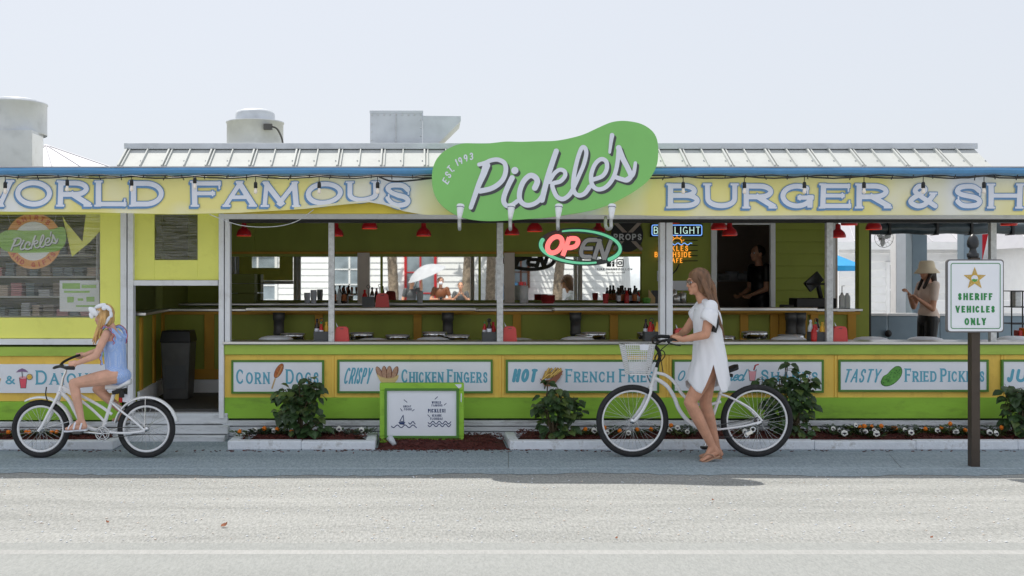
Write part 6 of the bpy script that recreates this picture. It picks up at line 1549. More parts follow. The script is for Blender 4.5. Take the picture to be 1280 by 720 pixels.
for q in ((120,389,-.088,.056,.028,-45,.016),(117.5,394,-.08,.034,.020,-70,.014),(128.5,382,-.080,.056,.020,18,.020),(139,385,-.085,.042,.019,-45,.018),
          (142,392,-.08,.036,.014,-80,.014),(138.5,399,-.09,.042,.013,60,.012),(135,404,-.09,.030,.012,35,.012),(134,385,-.1,.022,.020,0,.018)): puff(*q)
fuse(mb, 'bow', M['sign_white'], gr, .0042, 1)
# ---------------- simple standing people: customer, cook, photographers
def stander(label, x, y, z0, h, f, hair, top, trousers, pose, skin='skin', longhair=False, hat=False, voxel=.008):
    k = h/1.72; f = V(*f).normalized(); sd_ = V(0,0,1).cross(f)
    t = thing('person', label, 'person', (x, y, z0)); b0 = V(x, y, z0)
    L_ = lambda fw_, s_, u: b0+f*fw_*k+sd_*s_*k+V(0,0,u*k)
    mb = MB(); pel = L_(0,0,.95); che = L_(0,0,1.27); nk = L_(.01,0,1.48)
    torso(mb, pel, che, nk, f, k*.98); hc = L_(.03,0,1.60); mb.cap(nk, hc-V(0,0,.04*k), .05*k, .048*k)
    tilt = pose.get('tilt', 0); hf, hu, hs = head(mb, hc, f+V(0,0,-tilt), V(0,0,1), k)
    arms = {}
    for q, nm in ((-1, 'r'), (1, 'l')):
        sh = L_(0, q*.17, 1.40); el = L_(*pose.get('el_'+nm, (-.03, q*.24, 1.12))); wr = L_(*pose.get('wr_'+nm, (.05, q*.25, .88)))
        limb(mb, sh, el, wr, tuple(v*k for v in (.052, .047, .038, .037, .025))); arms[nm] = (sh, el, wr); d = (wr-el).normalized(); open_hand(mb, wr, d+f*.1, f, k*.95, .35)
        limb(mb, L_(0, q*.085, .90), L_(.03, q*.09, .49), L_(-.02, q*.09, .08), tuple(v*k for v in (.088, .082, .056, .058, .038))); foot(mb, L_(-.02, q*.09, .08), L_(.17, q*.10, .03), k)
    fuse(mb, 'body', M[skin], t, voxel, 3); face_bits(t, hc, hf, hu, hs, k)
    mb = MB(); torso(mb, pel+V(0,0,.04*k), che, nk-V(0,0,.07*k), f, k*1.08)
    for nm in 'rl': mb.cap(arms[nm][0], arms[nm][0].lerp(arms[nm][1], .55), .062*k, .058*k)
    fuse(mb, 'shirt', M[top], t, voxel*1.2, 4)
    mb = MB(); mb.ell(pel-V(0,0,.02*k), sd_*.170*k, f*.125*k, V(0,0,.13*k), 18, 12); mb.ell(pel-f*.045*k-V(0,0,.05*k), sd_*.155*k, f*.10*k, V(0,0,.10*k), 18, 12)
    for q in (-1, 1): mb.cap(L_(0, q*.085, .90), L_(.03, q*.09, .49), .098*k, .072*k); mb.cap(L_(.03, q*.09, .49), L_(-.02, q*.09, .10), .072*k, .058*k)
    fuse(mb, 'trousers', M[trousers], t, voxel*1.2, 4)
    mb = MB(); mb.ell(hc+hu*.028*k-hf*.024*k, hf*.092*k, hs*.086*k, hu*.094*k, 18, 12)
    if longhair: mb.ell(hc-hf*.06*k-hu*.02*k, hf*.06*k, hs*.08*k, hu*.10*k); mb.cap(hc-hf*.085*k-hu*.05*k, L_(-.13, 0, 1.22), .058*k, .03*k); mb.cap(hc-hf*.03*k-hu*.03*k+hs*.07*k, L_(.11, .07, 1.36), .03*k, .022*k); mb.cap(hc-hf*.03*k-hu*.03*k-hs*.07*k, L_(.10, -.08, 1.34), .03*k, .02*k)
    fuse(mb, 'hair', M[hair], t, voxel, 4)
    if hat:
        ax = (hu-hf*.15).normalized(); o = MB().lathe([(0,.135),(.06,.134),(.086,.122),(.098,.08),(.106,.035),(.112,.028),(.135,.0),(.160,-.030),(.158,-.033),(.132,-.006),(.10,.02)], hc+hu*.0-hf*.012*k, 30, axis=ax).build('bucket_hat', M['khaki_hat'], t)
    return t, hc, hf, hu, hs, L_
D = 14.2
stander('woman in a beige bucket hat and beige shirt standing on the patio', X(1160, D), D, FL, 1.58, (-1, -.15, 0), 'hair_dark', 'beige', 'black', {'el_l':(.06,.20,1.06),'wr_l':(.24,.14,1.20),'el_r':(.08,-.22,1.08),'wr_r':(.27,-.04,1.27),'tilt':.18}, 'skin_tan', True, True)
D = 15.1
stander('cook in dark clothes standing in the dark kitchen doorway', X(949, D), D, FL+.14, 1.70, (-.95, -.3, 0), 'hair_dark', 'black', 'black', {'el_l':(.02,.2,1.1),'wr_l':(.2,.12,1.02),'el_r':(.02,-.2,1.1),'wr_r':(.2,-.12,1.02)}, 'skin')
# the crew beside the camera, seen only in the mirror
t, hc, hf, hu, hs, L_ = stander('man in a brown shirt and face mask holding a camera, seen in the mirror', .45, -.55, 0, 1.76, (0, 1, 0), 'hair_dark', 'batter_dark', 'navy', {'el_l':(.05,.26,1.12),'wr_l':(.27,.08,1.13),'el_r':(.05,-.26,1.12),'wr_r':(.27,-.08,1.13)}, 'skin_tan')
MB().ell(hc+hf*.075-hu*.045, hf*.04, hs*.055, hu*.045).build('face_mask', M['letter_white'], t)
ca_ = thing('photo_camera', 'black photo camera with a strap held by the man in brown, seen in the mirror', 'camera', L_(.36, 0, 1.12)); MB().obox(L_(.36,0,1.15), (.07,0,0), (0,.03,0), (0,0,.045)).build('body', M['black'], ca_, bevel=.01); MB().lathe([(.038,0),(.04,.1),(.035,.1),(0,.09)], L_(.38,0,1.15), 18, axis=(0,1,0)).build('lens', M['black_gloss'], ca_)
stander('short man in dark clothes with raised hands, seen in the mirror', 1.0, -.75, 0, 1.62, (-.05, 1, 0), 'hair_dark', 'dark_grey', 'navy', {'el_l':(.08,.24,1.16),'wr_l':(.24,.08,1.34),'el_r':(.08,-.24,1.16),'wr_r':(.24,-.08,1.34)}, 'skin')
stander('man in a grey shirt holding up the white reflector, seen in the mirror', -.35, -.8, 0, 1.72, (.5, 1, 0), 'hair_dark', 'dark_grey', 'navy', {'el_r':(.1,-.26,1.42),'wr_r':(.15,-.24,1.68),'el_l':(-.02,.25,1.12),'wr_l':(.12,.22,1.0)}, 'skin')
rf = thing('light_reflector', 'white umbrella shaped light reflector held up by the man, seen in the mirror', 'umbrella', (-.1, -.6, 1.5))
mb = MB(); ax = V(-.34, .12, .8).normalized(); a1 = V(.8, 0, .34).normalized(); b1 = ax.cross(a1); vs = []; 
for i in range(7):
    for j in range(24): q = 2*pi*j/24; r_ = .56*i/6+.002; vs.append(V(-.02, -.75, 2.06)+(a1*cos(q)+b1*sin(q))*r_-ax*(.26*(i/6)**2))
mb.add(vs, [(i*24+j, i*24+(j+1) % 24, (i+1)*24+(j+1) % 24, (i+1)*24+j) for i in range(6) for j in range(24)], 0, True); mb.build('canopy', M['reflector'], rf); MB().tube([V(-.02,-.75,2.06), V(-.26,-.78,1.45)], .01, 8).build('shaft', M['iron'], rf)
# ------------------------------------------------------------------ planters, mulch, plants
def planter(label, px0, px1, gaps=None):
    D0 = 10.44; x0, x1 = X(px0, D0), X(px1, D0)
    t = thing('planter_border', label, 'planter border', ((x0+x1)/2, D0, 0), 'white painted borders along the stand')
    mb = MB(); n = max(2, int((x1-x0)/.9)); rr = random.Random(int(px0)+500)
    for i in range(n):
        a = x0+(x1-x0)*i/n; b = x0+(x1-x0)*(i+1)/n; dz = rr.uniform(-.004, .004)
        mb.box(a+.001, b-.001, D0+rr.uniform(-.004, .004), D0+.11, .004, .094+dz)
    mb.build('front_rail', M['curb_white'], t, bevel=.012)
    for xs in (x0, x1-.1): MB().box(xs, xs+.1, D0+.111, FD-.1, .004, .09).build('side_rail', M['curb_white'], t, bevel=.012)
    return x0, x1
pl = [planter('short white planter border behind the girl\'s bicycle', -60, 141), planter('white planter border with the round leafy bush left of the ground sign', 284, 469), planter('long white planter border behind the walking woman', 637, 1400)]
rm = random.Random(21)
def mulch_bed(x0, x1, y0, y1, zc):
    nx, ny = int((x1-x0)/.035), max(4, int((y1-y0)/.035)); vs = []
    for j in range(ny+1):
        for i in range(nx+1):
            u, v = i/nx, j/ny; e = min(1, min(v, 1-v)*6)*min(1, min(u, 1-u)*nx/4)
            vs.append((x0+(x1-x0)*u, y0+(y1-y0)*v, .008+(zc-.008)*e*(.85+.3*rm.random())+v*.03*e))
    return vs, [(j*(nx+1)+i, j*(nx+1)+i+1, (j+1)*(nx+1)+i+1, (j+1)*(nx+1)+i) for j in range(ny) for i in range(nx)]
mb = MB(); chips = MB()
beds = [(pl[0][0]+.1, pl[0][1]-.1, 10.56, 11.12, .085), (pl[1][0]+.1, pl[1][1]-.1, 10.56, 11.12, .085), (pl[2][0]+.1, pl[2][1]-.1, 10.56, 11.12, .085), (pl[1][1]+.02, pl[2][0]-.02, 10.52, 11.12, .05)]
for b in beds:
    mb.add(*mulch_bed(*b), 0, False)
    for k in range(int((b[1]-b[0])*480)):
        x = rm.uniform(b[0]+.01, b[1]-.01); y = rm.uniform(b[2], b[3]-.05); e = min(1, min((y-b[2])/(b[3]-b[2]), 1)*6); z = .012+(b[4])*e+.025*(y-b[2])/(b[3]-b[2]); a = rm.uniform(0, pi); l = rm.uniform(.008, .026)
        chips.obox((x, y, z), (cos(a)*l, sin(a)*l, rm.uniform(-.008, .008)), (-sin(a)*.004, cos(a)*.004, .001), (0, 0, .002), rm.choice((0, 0, 1)))
for k in range(900):      # bark strewn past the edge of the bare bed and along the kerbs
    x = rm.gauss(X(555, 10.5), .55); y = 10.53-abs(rm.gauss(0, .05)); a = rm.uniform(0, pi); l = rm.uniform(.006, .02)
    if k > 700: x = rm.uniform(-4, 6); y = 10.42-abs(rm.gauss(0, .06))
    chips.obox((x, y, .009), (cos(a)*l, sin(a)*l, rm.uniform(-.003, .003)), (-sin(a)*.004, cos(a)*.004, .001), (0, 0, .002), rm.choice((0, 0, 1)))
tag(mb.build('mulch', M['mulch']), 'dark red bark mulch filling the beds along the stand', 'mulch', kind='stuff')
tag(chips.build('mulch_chips', [M['chip'], M['mulch']]), 'loose bark chips scattered over the mulch', 'mulch', kind='stuff')
# rim of soil where the bare bed meets the path
def leaf(mb, p, d, up, l, w_, mi, curl=.25):
    d = d.normalized(); s_ = d.cross(up); s_ = s_.normalized() if s_.length > 1e-4 else V(1, 0, 0); n_ = s_.cross(d)
    a = [p, p+d*l*.16+s_*w_*.62+n_*l*.05, p+d*l*.45+s_*w_+n_*l*.04, p+d*l*.78+s_*w_*.55-n_*l*curl*.3, p+d*l-n_*l*curl, p+d*l*.78-s_*w_*.55-n_*l*curl*.3, p+d*l*.45-s_*w_+n_*l*.04, p+d*l*.16-s_*w_*.62+n_*l*.05, p+d*l*.45-n_*l*.05]
    mb.add(a, [(0,1,8),(1,2,8),(2,3,8),(3,4,8),(4,5,8),(5,6,8),(6,7,8),(7,0,8)], mi, False)
def bush(label, px, D, lobes, nleaf, seed, size=.085, z0=.08):
    rr = random.Random(seed); base = V(X(px, D), D, z0); t = thing('hibiscus_bush', label, 'bush', base)
    st = MB(); lf = MB(); nodes = []
    for (cx, cy, rx, ry) in lobes:
        cx = px+(cx-px)*.9; rx *= .84; ry *= .94
        c = W(cx, cy, D); a, b = rx*D/F, ry*D/F; tip = c+V(0, 0, b*.8); m1 = base.lerp(tip, .5)+V(rr.uniform(-.05, .05), rr.uniform(-.05, .05), 0)
        for q in range(2):
            tp = c+V(rr.uniform(-.5, .5)*a, rr.uniform(-.5, .5)*a, rr.uniform(.3, .9)*b); st.tube(cat_rom([base+V(rr.uniform(-.03, .03), rr.uniform(-.03, .03), -.05), m1, tp], 4), [.007]*5+[.005]*3+[.003], 6)
        nodes.append((c, a, b))
    wts = [n_[1]*n_[2] for n_ in nodes]; tot = sum(wts)
    for (c, a, b), w_ in zip(nodes, wts):
        for k in range(int(nleaf*w_/tot)+4):
            u = V(rr.gauss(0, 1), rr.gauss(0, 1), rr.gauss(0, 1)).normalized()*(.35+.65*rr.random()**.5); p = c+V(u.x*a, u.y*max(a*.8, .1), u.z*b)
            d = V(u.x*1.0+rr.uniform(-.5, .5), u.y-.35+rr.uniform(-.5, .5), -.25+rr.uniform(-.5, .35)+u.z*.3); l = size*rr.uniform(.6, 1.2)
            leaf(lf, p, d, V(rr.uniform(-.3, .3), -.5, 1), l, l*.44, 1 if rr.random() < .16 else 0, rr.uniform(.1, .45)); st.tube([p, p-d.normalized()*.05+V(0, 0, -.02)], .002, 4, cap=False)
    st.build('stem', M['stem'], t); lf.build('foliage', [M['leaf'], M['leaf_light']], t)
bush('round dark leafy bush in the planter under the Corn Dogs board', 376, 10.72, [(376,522,31,24),(366,500,24,18),(390,496,20,20),(391,478,13,9),(364,508,26,20),(398,534,17,12),(352,490,10,6),(381,488,20,12)], 225, 3, .098)
bush('tall open leafy bush in front of the painted fries', 693, 10.72, [(690,533,20,18),(688,510,22,16),(698,500,18,14),(712,512,14,9),(684,496,16,7),(676,509,10,7),(696,488,9,5),(684,478,5,4),(728,517,8,5),(710,538,12,9),(722,500,10,5)], 140, 5, .098)
bush('wide dark leafy bush behind the rear wheel of the pushed bicycle', 990, 10.78, [(986,520,30,26),(990,496,26,18),(975,478,16,10),(1004,478,16,12),(984,458,9,7),(1000,500,22,20),(1014,474,9,6),(967,500,18,18),(952,478,12,7),(996,536,24,14)], 230, 8, .098)
bush('leafy bush cut by the right edge of the photo', 1272, 10.75, [(1276,510,20,24),(1262,500,12,10),(1258,486,9,5),(1274,488,14,8),(1268,528,14,14),(1296,505,22,28)], 150, 12, .10)
# bedding plants
def flower(kind, px, py, D, seed, label, grp):
    rr = random.Random(seed); z = .085+(.025*(D-10.55)/.5); b = V(X(px, D), D, z); top = max(Z(py, D), z+.05)
    t = thing({'pansy':'pansy_plant','marigold':'marigold_plant','dusty':'dusty_miller'}[kind], label, 'flower' if kind != 'dusty' else 'plant', b, grp)
    lf = MB(); st = MB()
    nl = {'pansy':30,'marigold':34,'dusty':44}[kind]
    for k in range(nl):
        a = rr.uniform(0, 2*pi); r_ = rr.uniform(.01, .095); h_ = rr.uniform(.0, max(.03, (top-z)*.8)); p = b+V(cos(a)*r_, sin(a)*r_*.8, h_); leaf(lf, p, V(cos(a), sin(a), .6), V(0, 0, 1), rr.uniform(.03, .06), rr.uniform(.008, .016), 0, .2)
    lf.build('foliage', M['silver_leaf'] if kind == 'dusty' else (M['leaf_light'] if rr.random() < .4 else M['leaf']), t)
    if kind == 'dusty': return
    c = V(b.x, b.y-.03, top); st.tube([b+V(0,0,-.03), b.lerp(c, .6), c+V(0, .012, -.005)], .0025, 5); st.build('stem', M['stem'], t)
    f_ = V(rr.uniform(-.4, .4), -1, rr.uniform(.1, .5)).normalized(); sx = f_.cross(V(0, 0, 1)).normalized(); uy = sx.cross(f_)
    if kind == 'pansy':
        s_ = rr.uniform(.6, .95); mb = MB()
        for q, (ang, l) in enumerate(((90,.020),(35,.019),(145,.019),(-25,.021),(205,.021),(-90,.022))):
            d = sx*cos(R(ang))+uy*sin(R(ang)); mb.ell(c+d*.016*s_+f_*(.0015*q), d*l*s_, f_*.003, d.cross(f_)*l*.85*s_, 10, 6)
        pe = mb.build('blossom', M['petal'], t)
        mb = MB(); [mb.ell(c+(sx*cos(R(g_))+uy*sin(R(g_)))*.009*s_+f_*.011, (sx*cos(R(g_))+uy*sin(R(g_)))*.011*s_, f_*.003, (sx*sin(R(g_))-uy*cos(R(g_)))*.007*s_, 8, 5) for g_ in (-90, -25, 205)]; mb.build('dark_eye', M['petal_dark'], pe)
    else:
        mb = MB()
        for ring_, (r_, n_, o) in enumerate(((.024, 11, 0), (.016, 8, .006), (.008, 5, .011))):
            for q in range(n_): a = 2*pi*q/n_+ring_; d = sx*cos(a)+uy*sin(a); mb.ell(c+d*r_*.55+f_*o+uy*rr.uniform(-.003, .003), d*.010, f_*.005, d.cross(f_)*.007, 8, 5)
        mb.build('blossom', M['marigold'], t)
G1 = 'bedding flowers in the long planter'; sd_i = 0
PAN = [(742,538),(758,541),(785,545),(836,539),(846,534),(858,541),(930,541),(1040,535),(1054,541),(1075,539),(1080,542),(1091,545),(1094,543),(1129,539),(1137,540),(1170,540),(1193,546),(1210,541),(1212,547),(1235,542),(1243,541),(1048,543),(1068,531)]
MAR = [(731,536),(755,534),(774,538),(796,536),(813,536),(838,531),(1073,533),(1079,532),(1088,533),(1115,538),(1118,535),(1155,539),(1175,536),(1186,529),(1205,541),(1250,534),(1256,546),(1100,532)]
rr_ = random.Random(77)
for i, (x, y) in enumerate(PAN): flower('pansy', x, y, rr_.uniform(10.64, 10.85), 100+i, 'white pansy with a dark eye in the long planter bed', 'white pansies in the long planter')
for i, (x, y) in enumerate(MAR): flower('marigold', x, y, rr_.uniform(10.72, 10.95), 200+i, 'orange marigold in the long planter bed', 'orange marigolds in the long planter')
for i, x in enumerate((748,768,822,848,862,872,938,1036,1046,1062,1070,1084,1108,1124,1146,1162,1180,1198,1216,1238)): flower('dusty', x, 531, rr_.uniform(10.8, 11.0), 300+i, 'silvery dusty miller in the long planter bed', 'silver plants in the long planter')
for i, (x, y) in enumerate(((300,539),(347,536),(365,540),(331,535))): flower('marigold', x, y, 10.75+.04*(i % 2), 400+i, 'orange marigold in the short planter under Corn Dogs', 'orange marigolds in the short planter')
for i, x in enumerate((313,320,337,343,410,424,440,452,459)): flower('dusty' if i % 2 == 0 else 'pansy', x, 538, 10.8+.05*(i % 3), 420+i, 'silvery dusty miller in the short planter under Corn Dogs' if i % 2 == 0 else 'white pansy in the short planter under Corn Dogs', 'silver plants in the short planter' if i % 2 == 0 else 'white pansies in the short planter')
for i, (x, y) in enumerate(((34,543),(38,546),(66,542),(72,545),(12,540))): flower('marigold', x, y, 10.72, 450+i, 'orange marigold behind the front wheel of the girl\'s bicycle', 'orange marigolds in the left planter')
for i, x in enumerate((22,50,58,84,98,112,126)): flower('dusty', x, 540, 10.8, 470+i, 'small green plant in the planter behind the girl\'s bicycle', 'small plants in the left planter')
# pebbles, shells and dry leaves on the gravel lot
rp = random.Random(31); mb = MB()
for k in range(1500):
    D_ = 6.75+2.3*rp.random()**1.2; x = rp.uniform(-420*D_/F*1.0-1.2, 6.2); l = rp.choice((.003, .004, .005, .008)); mb.ell((x, D_, .003), (l*rp.uniform(.7, 1.4), l*.3, 0), (-l*.3, l, 0), (0, 0, l*.55), 5, 3, rp.choice((0, 0, 1)))
tag(mb.build('pebbles', [M['curb_white'], M['pilaster']]), 'small pale pebbles and shell bits scattered over the sandy lot', 'pebbles', kind='stuff')
def dleaf(px, py, s_, a, lab):
    D_ = F*H/(py-CY); mb = MB(); c = V(X(px, D_), D_, .012); leaf(mb, c, V(cos(a), sin(a), .25), V(0, -.3, 1), s_, s_*.4, 0, -.3); o = mb.build('dry_leaf', M['dry_leaf'], base=c); tag(o, lab, 'leaf'); m_ = o.modifiers.new('t', 'SOLIDIFY'); m_.thickness = .002
dleaf(276, 660, .05, .6, 'larger curled brown leaf on the sandy lot'); dleaf(136, 655, .026, 2.6, 'small brown leaf on the lot left of the larger curled one'); dleaf(1163, 674, .02, .3, 'small brown leaf on the lot near the road line'); dleaf(892, 627, .02, 2, 'tiny tan leaf on the lot below the walking woman'); dleaf(770, 675, .02, 1, 'tiny brown leaf near the road line below the pushed bicycle')
# ------------------------------------------------------------------ patio and buildings behind, seen on the right
pt = thing('patio_fence', 'blue grey solid half wall with pale rim behind the patio', 'half wall', (5.9, 14.9, FL))
D = 14.9
for a, b in ((1086, 1109), (1110, 1174), (1175, 1300)):
    MB().pbox(a, b, 395, 432, D, .05).build('panel', M['bluegrey'], pt, bevel=.01)
    MB().pbox(a, b, 391.5, 395, D-.02, .09).build('rim', M['siding_white'], pt, bevel=.004)
MB().lathe([(0,0),(.045,0),(.05,.01),(.03,.03),(0,.032)], W(1110, 417, D-.03), 14, axis=(0,-1,0)).build('knob', M['black'], pt)
for lab, px0, px1, D, m in (('white square patio post behind the wall fan', 1120, 1139.5, 16.0, 'siding_white'), ('wide grey patio column beside the woman in the hat', 1140, 1159, 14.95, 'bluegrey'), ('grey patio column behind the sheriff sign', 1205, 1228, 15.4, 'bluegrey')):
    o = MB().box(X(px0, D), X(px1, D), D, D+.2, 0, 2.95).build('patio_post', M[m], base=(X(px0, D), D, 0), bevel=.006); tag(o, lab, 'post')
D = 13.6
rc = thing('rolled_curtain', 'dark clear vinyl curtain rolled up under the patio roof with black straps', 'curtain', W(1180, 285, D))
MB().tube([W(x, 285.5+.8*sin(x*.11), D) for x in range(1088, 1310, 8)], .075, 12).build('roll', M['window_dark'], rc)
for px in (1109, 1168, 1211, 1262): MB().box(X(px-1.4, D), X(px+1.4, D), D-.09, D+.08, Z(294, D), Z(274, D)).build('strap', M['black'], rc)
D = 13.9
fa = thing('wall_fan', 'small wire cage fan hanging beside the olive post', 'fan', W(1104, 298, D))
c = W(1105, 297.5, D); mb = MB().torus(c, .12, .004, (0,1,0), 32, 6)
for k in range(14): a = 2*pi*k/14; mb.tube([c, c+V(cos(a)*.12, -.02, sin(a)*.12)], .0018, 4)
mb.torus(c, .07, .002, (0,1,0), 24, 4); mb.build('cage', M['chrome'], fa)
mb = MB()
for k in range(3): a = 2*pi*k/3+.4; d = V(cos(a), 0, sin(a)); mb.ell(c+d*.06+V(0,.02,0), d*.05, V(0,.004,0)+d.cross(V(0,1,0))*.012, d.cross(V(0,1,0))*.03, 10, 6)
mb.build('blade', M['galv'], fa); MB().lathe([(0,0),(.03,0),(.035,.06),(0,.09)], c+V(0,.02,0), 14, axis=(0,1,0)).tube([c+V(0,.06,0), c+V(-.05,.08,.25)], .01, 6).build('motor', M['tan_wall'], fa)
# flag
D = 15.9
fl = thing('flag', 'red and white striped flag hanging from a pole behind the sheriff sign', 'flag', W(1214, 345, D))
for st in range(7):
    vs = []
    for i in range(11):
        for j in (0, 1):
            u = (st+j)/7; y = 272+i*7.5; vs.append(W(1250-u*46-i*1.1*(1.2-u), y-14+4*sin(u*5)+u*16*(1-i/10), D)+V(0, .05*sin(u*14+i*.3), 0))
    MB().add(vs, [(2*i, 2*i+1, 2*i+3, 2*i+2) for i in range(10)], 0, True).build('stripe', M['flag_red' if st % 2 == 0 else 'flag_white'], fl)
MB().tube([W(1238, 268, D), W(1238, 360, D)], .012, 8).build('pole', M['white_paint'], fl)
# wire rack
D = 12.6
wk = thing('wire_rack', 'black wire display rack at the right edge behind the counter', 'rack', (X(1275, D), D, FL))
mb = MB()
for px in (1264.5, 1296):
    for dy in (0, .3): mb.tube([V(X(px, D), D+dy, FL), V(X(px, D), D+dy, Z(364, D))], .008, 8)
for py in (364, 384, 405, 424):
    for dy in (0, .3): mb.tube([V(X(1264.5, D), D+dy, Z(py, D)), V(X(1296, D), D+dy, Z(py, D))], .007, 6)
    for k in range(9): mb.tube([V(X(1264.5+k*3.9, D), D, Z(py, D)), V(X(1264.5+k*3.9, D), D+.3, Z(py, D))], .003, 4)
mb.build('frame', M['black'], wk)
for px, py, w_, h_, m, lab in ((1273,384,8,20,'galv','grey packet on the upper shelf of the wire rack'),(1276,424,5,11,'ketchup','red packet on the lower shelf of the wire rack'),(1282,424,4,14,'marigold','orange packet on the lower shelf of the wire rack')):
    o = MB().pbox(px-w_/2, px+w_/2, py-h_, py, D+.05, .12).build('packet', M[m], base=W(px, py, D+.05), bevel=.012); tag(o, lab, 'packet')
# umbrella
D = 21
um = thing('patio_umbrella', 'bright blue market umbrella behind the end of the bar', 'umbrella', (X(1040, D), D, 0))
ap = V(X(1027, D), D, Z(311.5, D)); vs = [ap]; n_ = 8
for j in range(n_): a = 2*pi*j/n_+.2; vs.append(ap+V(cos(a)*.80, sin(a)*.80, -.33))
MB().add(vs, [(0, 1+j, 1+(j+1) % n_) for j in range(n_)]).add([v for v in vs[1:]]+[v-V(0,0,.09) for v in vs[1:]], [(j, (j+1) % n_, n_+(j+1) % n_, n_+j) for j in range(n_)]).build('canopy', M['cloth_blue'], um)
MB().tube([ap, V(ap.x, ap.y, 0)], .025, 8).build('pole', M['white_paint'], um)
# white houses beyond the patio
def siding_box(mb, x0, x1, y0, y1, z0, z1, step=.18):
    mb.box(x0, x1, y0, y1, z0, z1); z = z0+.1
    while z < z1-step:
        mb.add([(x0, y0-.03, z), (x1, y0-.03, z), (x1, y0-.003, z+step*.95), (x0, y0-.003, z+step*.95)], [(0,1,2,3)]); mb.add([(x0, y0-.03, z), (x1, y0-.03, z), (x1, y0-.003, z-.01), (x0, y0-.003, z-.01)], [(0,1,2,3)]); z += step
def house(label, x0, x1, y0, y1, zw, zr, wins, hip=.0, seam=True):
    t = thing('white_house', label, 'building', ((x0+x1)/2, y0, 0)); mb = MB(); siding_box(mb, x0, x1, y0, y1, 0, zw); mb.build('wall', M['siding_white'], t)
    ym = (y0+y1)/2; e = .35; A = [V(x0-e, y0-e, zw-.05), V(x1+e, y0-e, zw-.05), V(x1+e, y1+e, zw-.05), V(x0-e, y1+e, zw-.05), V(x0-e+hip, ym, zr), V(x1+e-hip, ym, zr)]
    mb = MB().add(A, [(0,1,5,4), (2,3,4,5), (1,2,5), (3,0,4)])
    n_ = int((x1-x0)/.45)
    for i in range(n_+1):
        u = i/n_; p = A[0].lerp(A[1], u); q = V(min(max(p.x, A[4].x), A[5].x), ym, zr); f_ = 1.0
        mb.tube([p+V(0,0,.006), q+V(0,0,.006)], .012, 4)
    mb.build('roof', M['white_roof'], t)
    MB().box(x0-e, x1+e, y0-e-.02, y0-e+.02, zw-.22, zw-.05).build('fascia', M['siding_white'], t)
    for (a, b, z0, z1) in wins:
        fr = MB(); w_ = .07
        for q in ((a-w_, b+w_, z0-w_, z0), (a-w_, b+w_, z1, z1+w_), (a-w_, a, z0, z1), (b, b+w_, z0, z1)): fr.box(q[0], q[1], y0-.08, y0-.005, q[2], q[3])
        fr = fr.build('window', M['siding_white'], t); MB().box(a, b, y0-.045, y0-.035, z0, z1).build('pane', M['window_dark'], fr); MB().box((a+b)/2-.02, (a+b)/2+.02, y0-.07, y0-.046, z0, z1).box(a, b, y0-.07, y0-.046, (z0+z1)/2-.02, (z0+z1)/2+.02).build('muntin', M['siding_white'], fr)
    return t
house('white clapboard cottage with a pale metal roof seen past the end of the bar', 9.2, 13.6, 24, 29, 2.55, 4.1, [(10.3, 11.1, .9, 2.0)], 1.2)
house('white clapboard shop with a pale roof behind the sheriff sign', 12.2, 22, 21.5, 27, 2.35, 4.2, [(12.9, 13.5, .9, 1.9), (14.9, 15.7, .8, 1.9)], .6)
house('white roofed building behind the left end of the stand', -12.2, -5.2, 17.5, 22, 3.45, 4.12, [], 2.05)
o = MB(); siding_box(o, 9.0, 11.2, 19.0, 19.15, 0, 1.3, .2); tag(o.build('white_fence', M['siding_white'], base=(10, 19, 0)), 'low white board fence beyond the blue grey half wall', 'fence')
# ------------------------------------------------------------------ across the road, behind the camera (seen in the mirror)
t = thing('white_shop', 'long white clapboard shop across the road, seen in the mirror', 'building', (0, -9, 0))
mb = MB(); siding_box(mb, -14, 16, -13, -9, 0, 3.6); mb.build('wall', M['siding_white'], t)
mb = MB(); z = .1
while z < 3.4:
    mb.add([(-14, -8.97, z), (16, -8.97, z), (16, -8.997, z+.21), (-14, -8.997, z+.21)], [(0,1,2,3)]); mb.add([(-14, -8.97, z), (16, -8.97, z), (16, -8.997, z-.01), (-14, -8.997, z-.01)], [(0,1,2,3)]); z += .22
mb.build('siding', M['siding_white'], t)
MB().add([V(-14.3,-8.7,3.5), V(16.3,-8.7,3.5), V(16.3,-11,4.8), V(-14.3,-11,4.8)], [(0,1,2,3)]).add([V(-14.3,-13.3,3.5), V(16.3,-13.3,3.5), V(16.3,-11,4.8), V(-14.3,-11,4.8)], [(0,1,2,3)]).build('roof', M['white_roof'], t)
for a, b, z0, z1, fr_ in ((-.6,.35,.5,2.7,'red'),(3.15,3.6,1.5,2.9,'batter_dark'),(-3.2,-2.0,1.0,2.6,'siding_white'),(7.6,8.6,1.0,2.4,'siding_white'),(-6.4,-5.2,1.0,2.5,'siding_white')):
    mb = MB(); w_ = .09
    for q in ((a-w_, b+w_, z0-w_, z0), (a-w_, b+w_, z1, z1+w_), (a-w_, a, z0, z1), (b, b+w_, z0, z1)): mb.box(q[0], q[1], -8.99, -8.9, q[2], q[3])
    fr = mb.build('window', M[fr_], t); MB().box(a, b, -8.95, -8.94, z0, z1).build('pane', M['window_sky'], fr)
    MB().box((a+b)/2-.03, (a+b)/2+.03, -8.939, -8.92, z0, z1).box(a, b, -8.939, -8.92, z0+(z1-z0)*.33-.02, z0+(z1-z0)*.33+.02).box(a, b, -8.939, -8.92, z0+(z1-z0)*.66-.02, z0+(z1-z0)*.66+.02).build('muntin', M[fr_], fr)
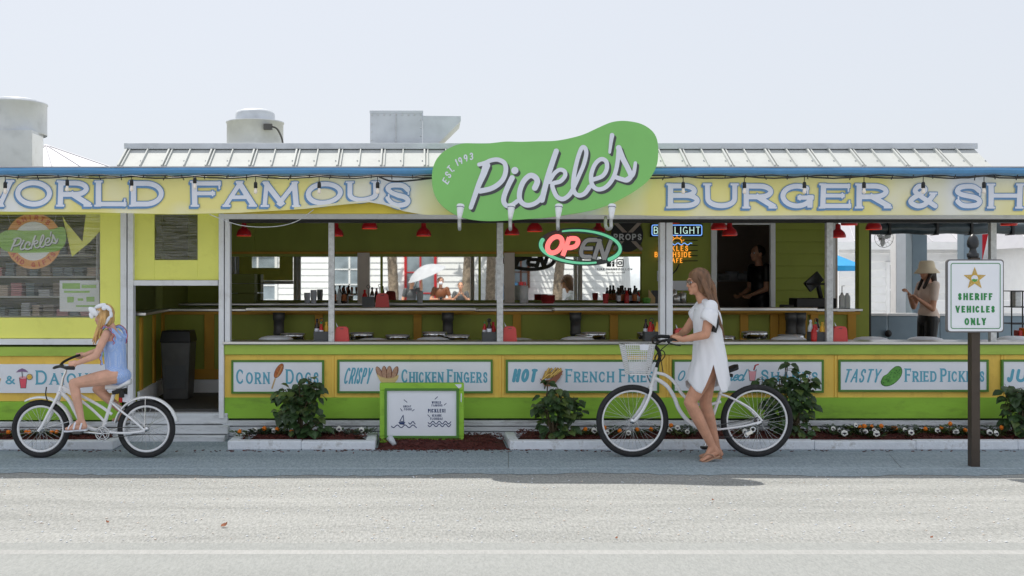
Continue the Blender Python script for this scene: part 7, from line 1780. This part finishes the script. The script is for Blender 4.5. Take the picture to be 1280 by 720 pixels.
def palm(x, y, h, lean, seed, lab):
    rr = random.Random(seed); b = V(x, y, 0); t = thing('palm_tree', lab, 'palm tree', b); pts = [b+V(lean*(i/12)**2, 0, h*i/12) for i in range(13)]; k = 37; pts = cat_rom(pts, 3)
    MB().tube(pts, [.17-.05*i/36+.012*(i % 2) for i in range(37)], 12).build('trunk', M['palm_trunk'], t); lf = MB(); top = V(*pts[-1])
    for q in range(20):
        a = 2*pi*q/20+rr.random()*.3; el = rr.uniform(-.3, .9); L_ = rr.uniform(1.6, 2.2); pr = top
        for s_ in range(9):
            d = V(cos(a)*cos(el), sin(a)*cos(el), sin(el)); nx_ = pr+d*L_/9; sd_ = V(-sin(a), cos(a), 0)
            for g in (-1, 1):
                l = .5*sin(pi*(s_+1.2)/10.5); lf.add([pr, nx_, nx_+sd_*g*l-V(0,0,l*.4)+d*.12], [(0,1,2)])
            pr = nx_; el -= .17
    lf.build('crown', M['palm_leaf'], t)
palm(1.35, -6.0, 4.6, .3, 1, 'palm tree behind the man in brown, seen in the mirror'); palm(-.95, -5.6, 5.0, -.3, 2, 'palm tree left of the reflector man, seen in the mirror'); palm(4.3, -6.4, 4.4, .5, 3, 'palm tree on the right across the road, seen in the mirror'); palm(2.2, -7.2, 5.4, .2, 4, 'thin palm tree near the small window, seen in the mirror')
t = thing('drink_cooler', 'blue vending box with red edge by the white shop wall, seen in the mirror', 'vending box', (3.3, -8.4, 0)); MB().box(2.75, 3.25, -8.8, -8.3, 0, 1.6).build('cabinet', M['gutter_blue'], t, bevel=.08); MB().box(3.27, 3.5, -8.8, -8.35, 0, 1.62).build('side', M['red'], t, bevel=.02)
t = thing('food_trailer', 'rounded silver food trailer across the road, seen in the mirror', 'trailer', (7.3, -5, 0)); mb = MB(); vs = []; n_ = 20
prof = [(-1.0,.45),(-1.05,.9),(-1.05,1.6),(-.95,2.1),(-.65,2.45),(0,2.55),(.65,2.45),(.95,2.1),(1.05,1.6),(1.05,.9),(1.0,.45)]
for i in range(9):
    x = 6.3+4.4*i/8; s_ = [.72,.92,.98,1,1,1,.98,.92,.72][i]; vs += [V(x, -5+a*s_, .45+(b-.45)*(.85+.15*s_) if b > .45 else b) for a, b in prof]
k = len(prof); mb.add(vs, [(i*k+j, i*k+j+1, (i+1)*k+j+1, (i+1)*k+j) for i in range(8) for j in range(k-1)], 0, True); mb.add(vs[:k], [tuple(range(k))]); mb.add(vs[-k:], [tuple(range(k))]); mb.build('body', M['duct_metal'], t)
for x in (7.6, 9.0): MB().torus((x, -4.1, .34), .24, .1, (0,1,0), 28, 8).lathe([(0,0),(.2,0),(.2,.05),(0,.08)], (x, -4.05, .34), 20, axis=(0,1,0)).build('wheel', M['rubber'], t)
MB().box(7.2, 8.6, -3.97, -3.93, 1.3, 1.9).build('window', M['window_dark'], t)
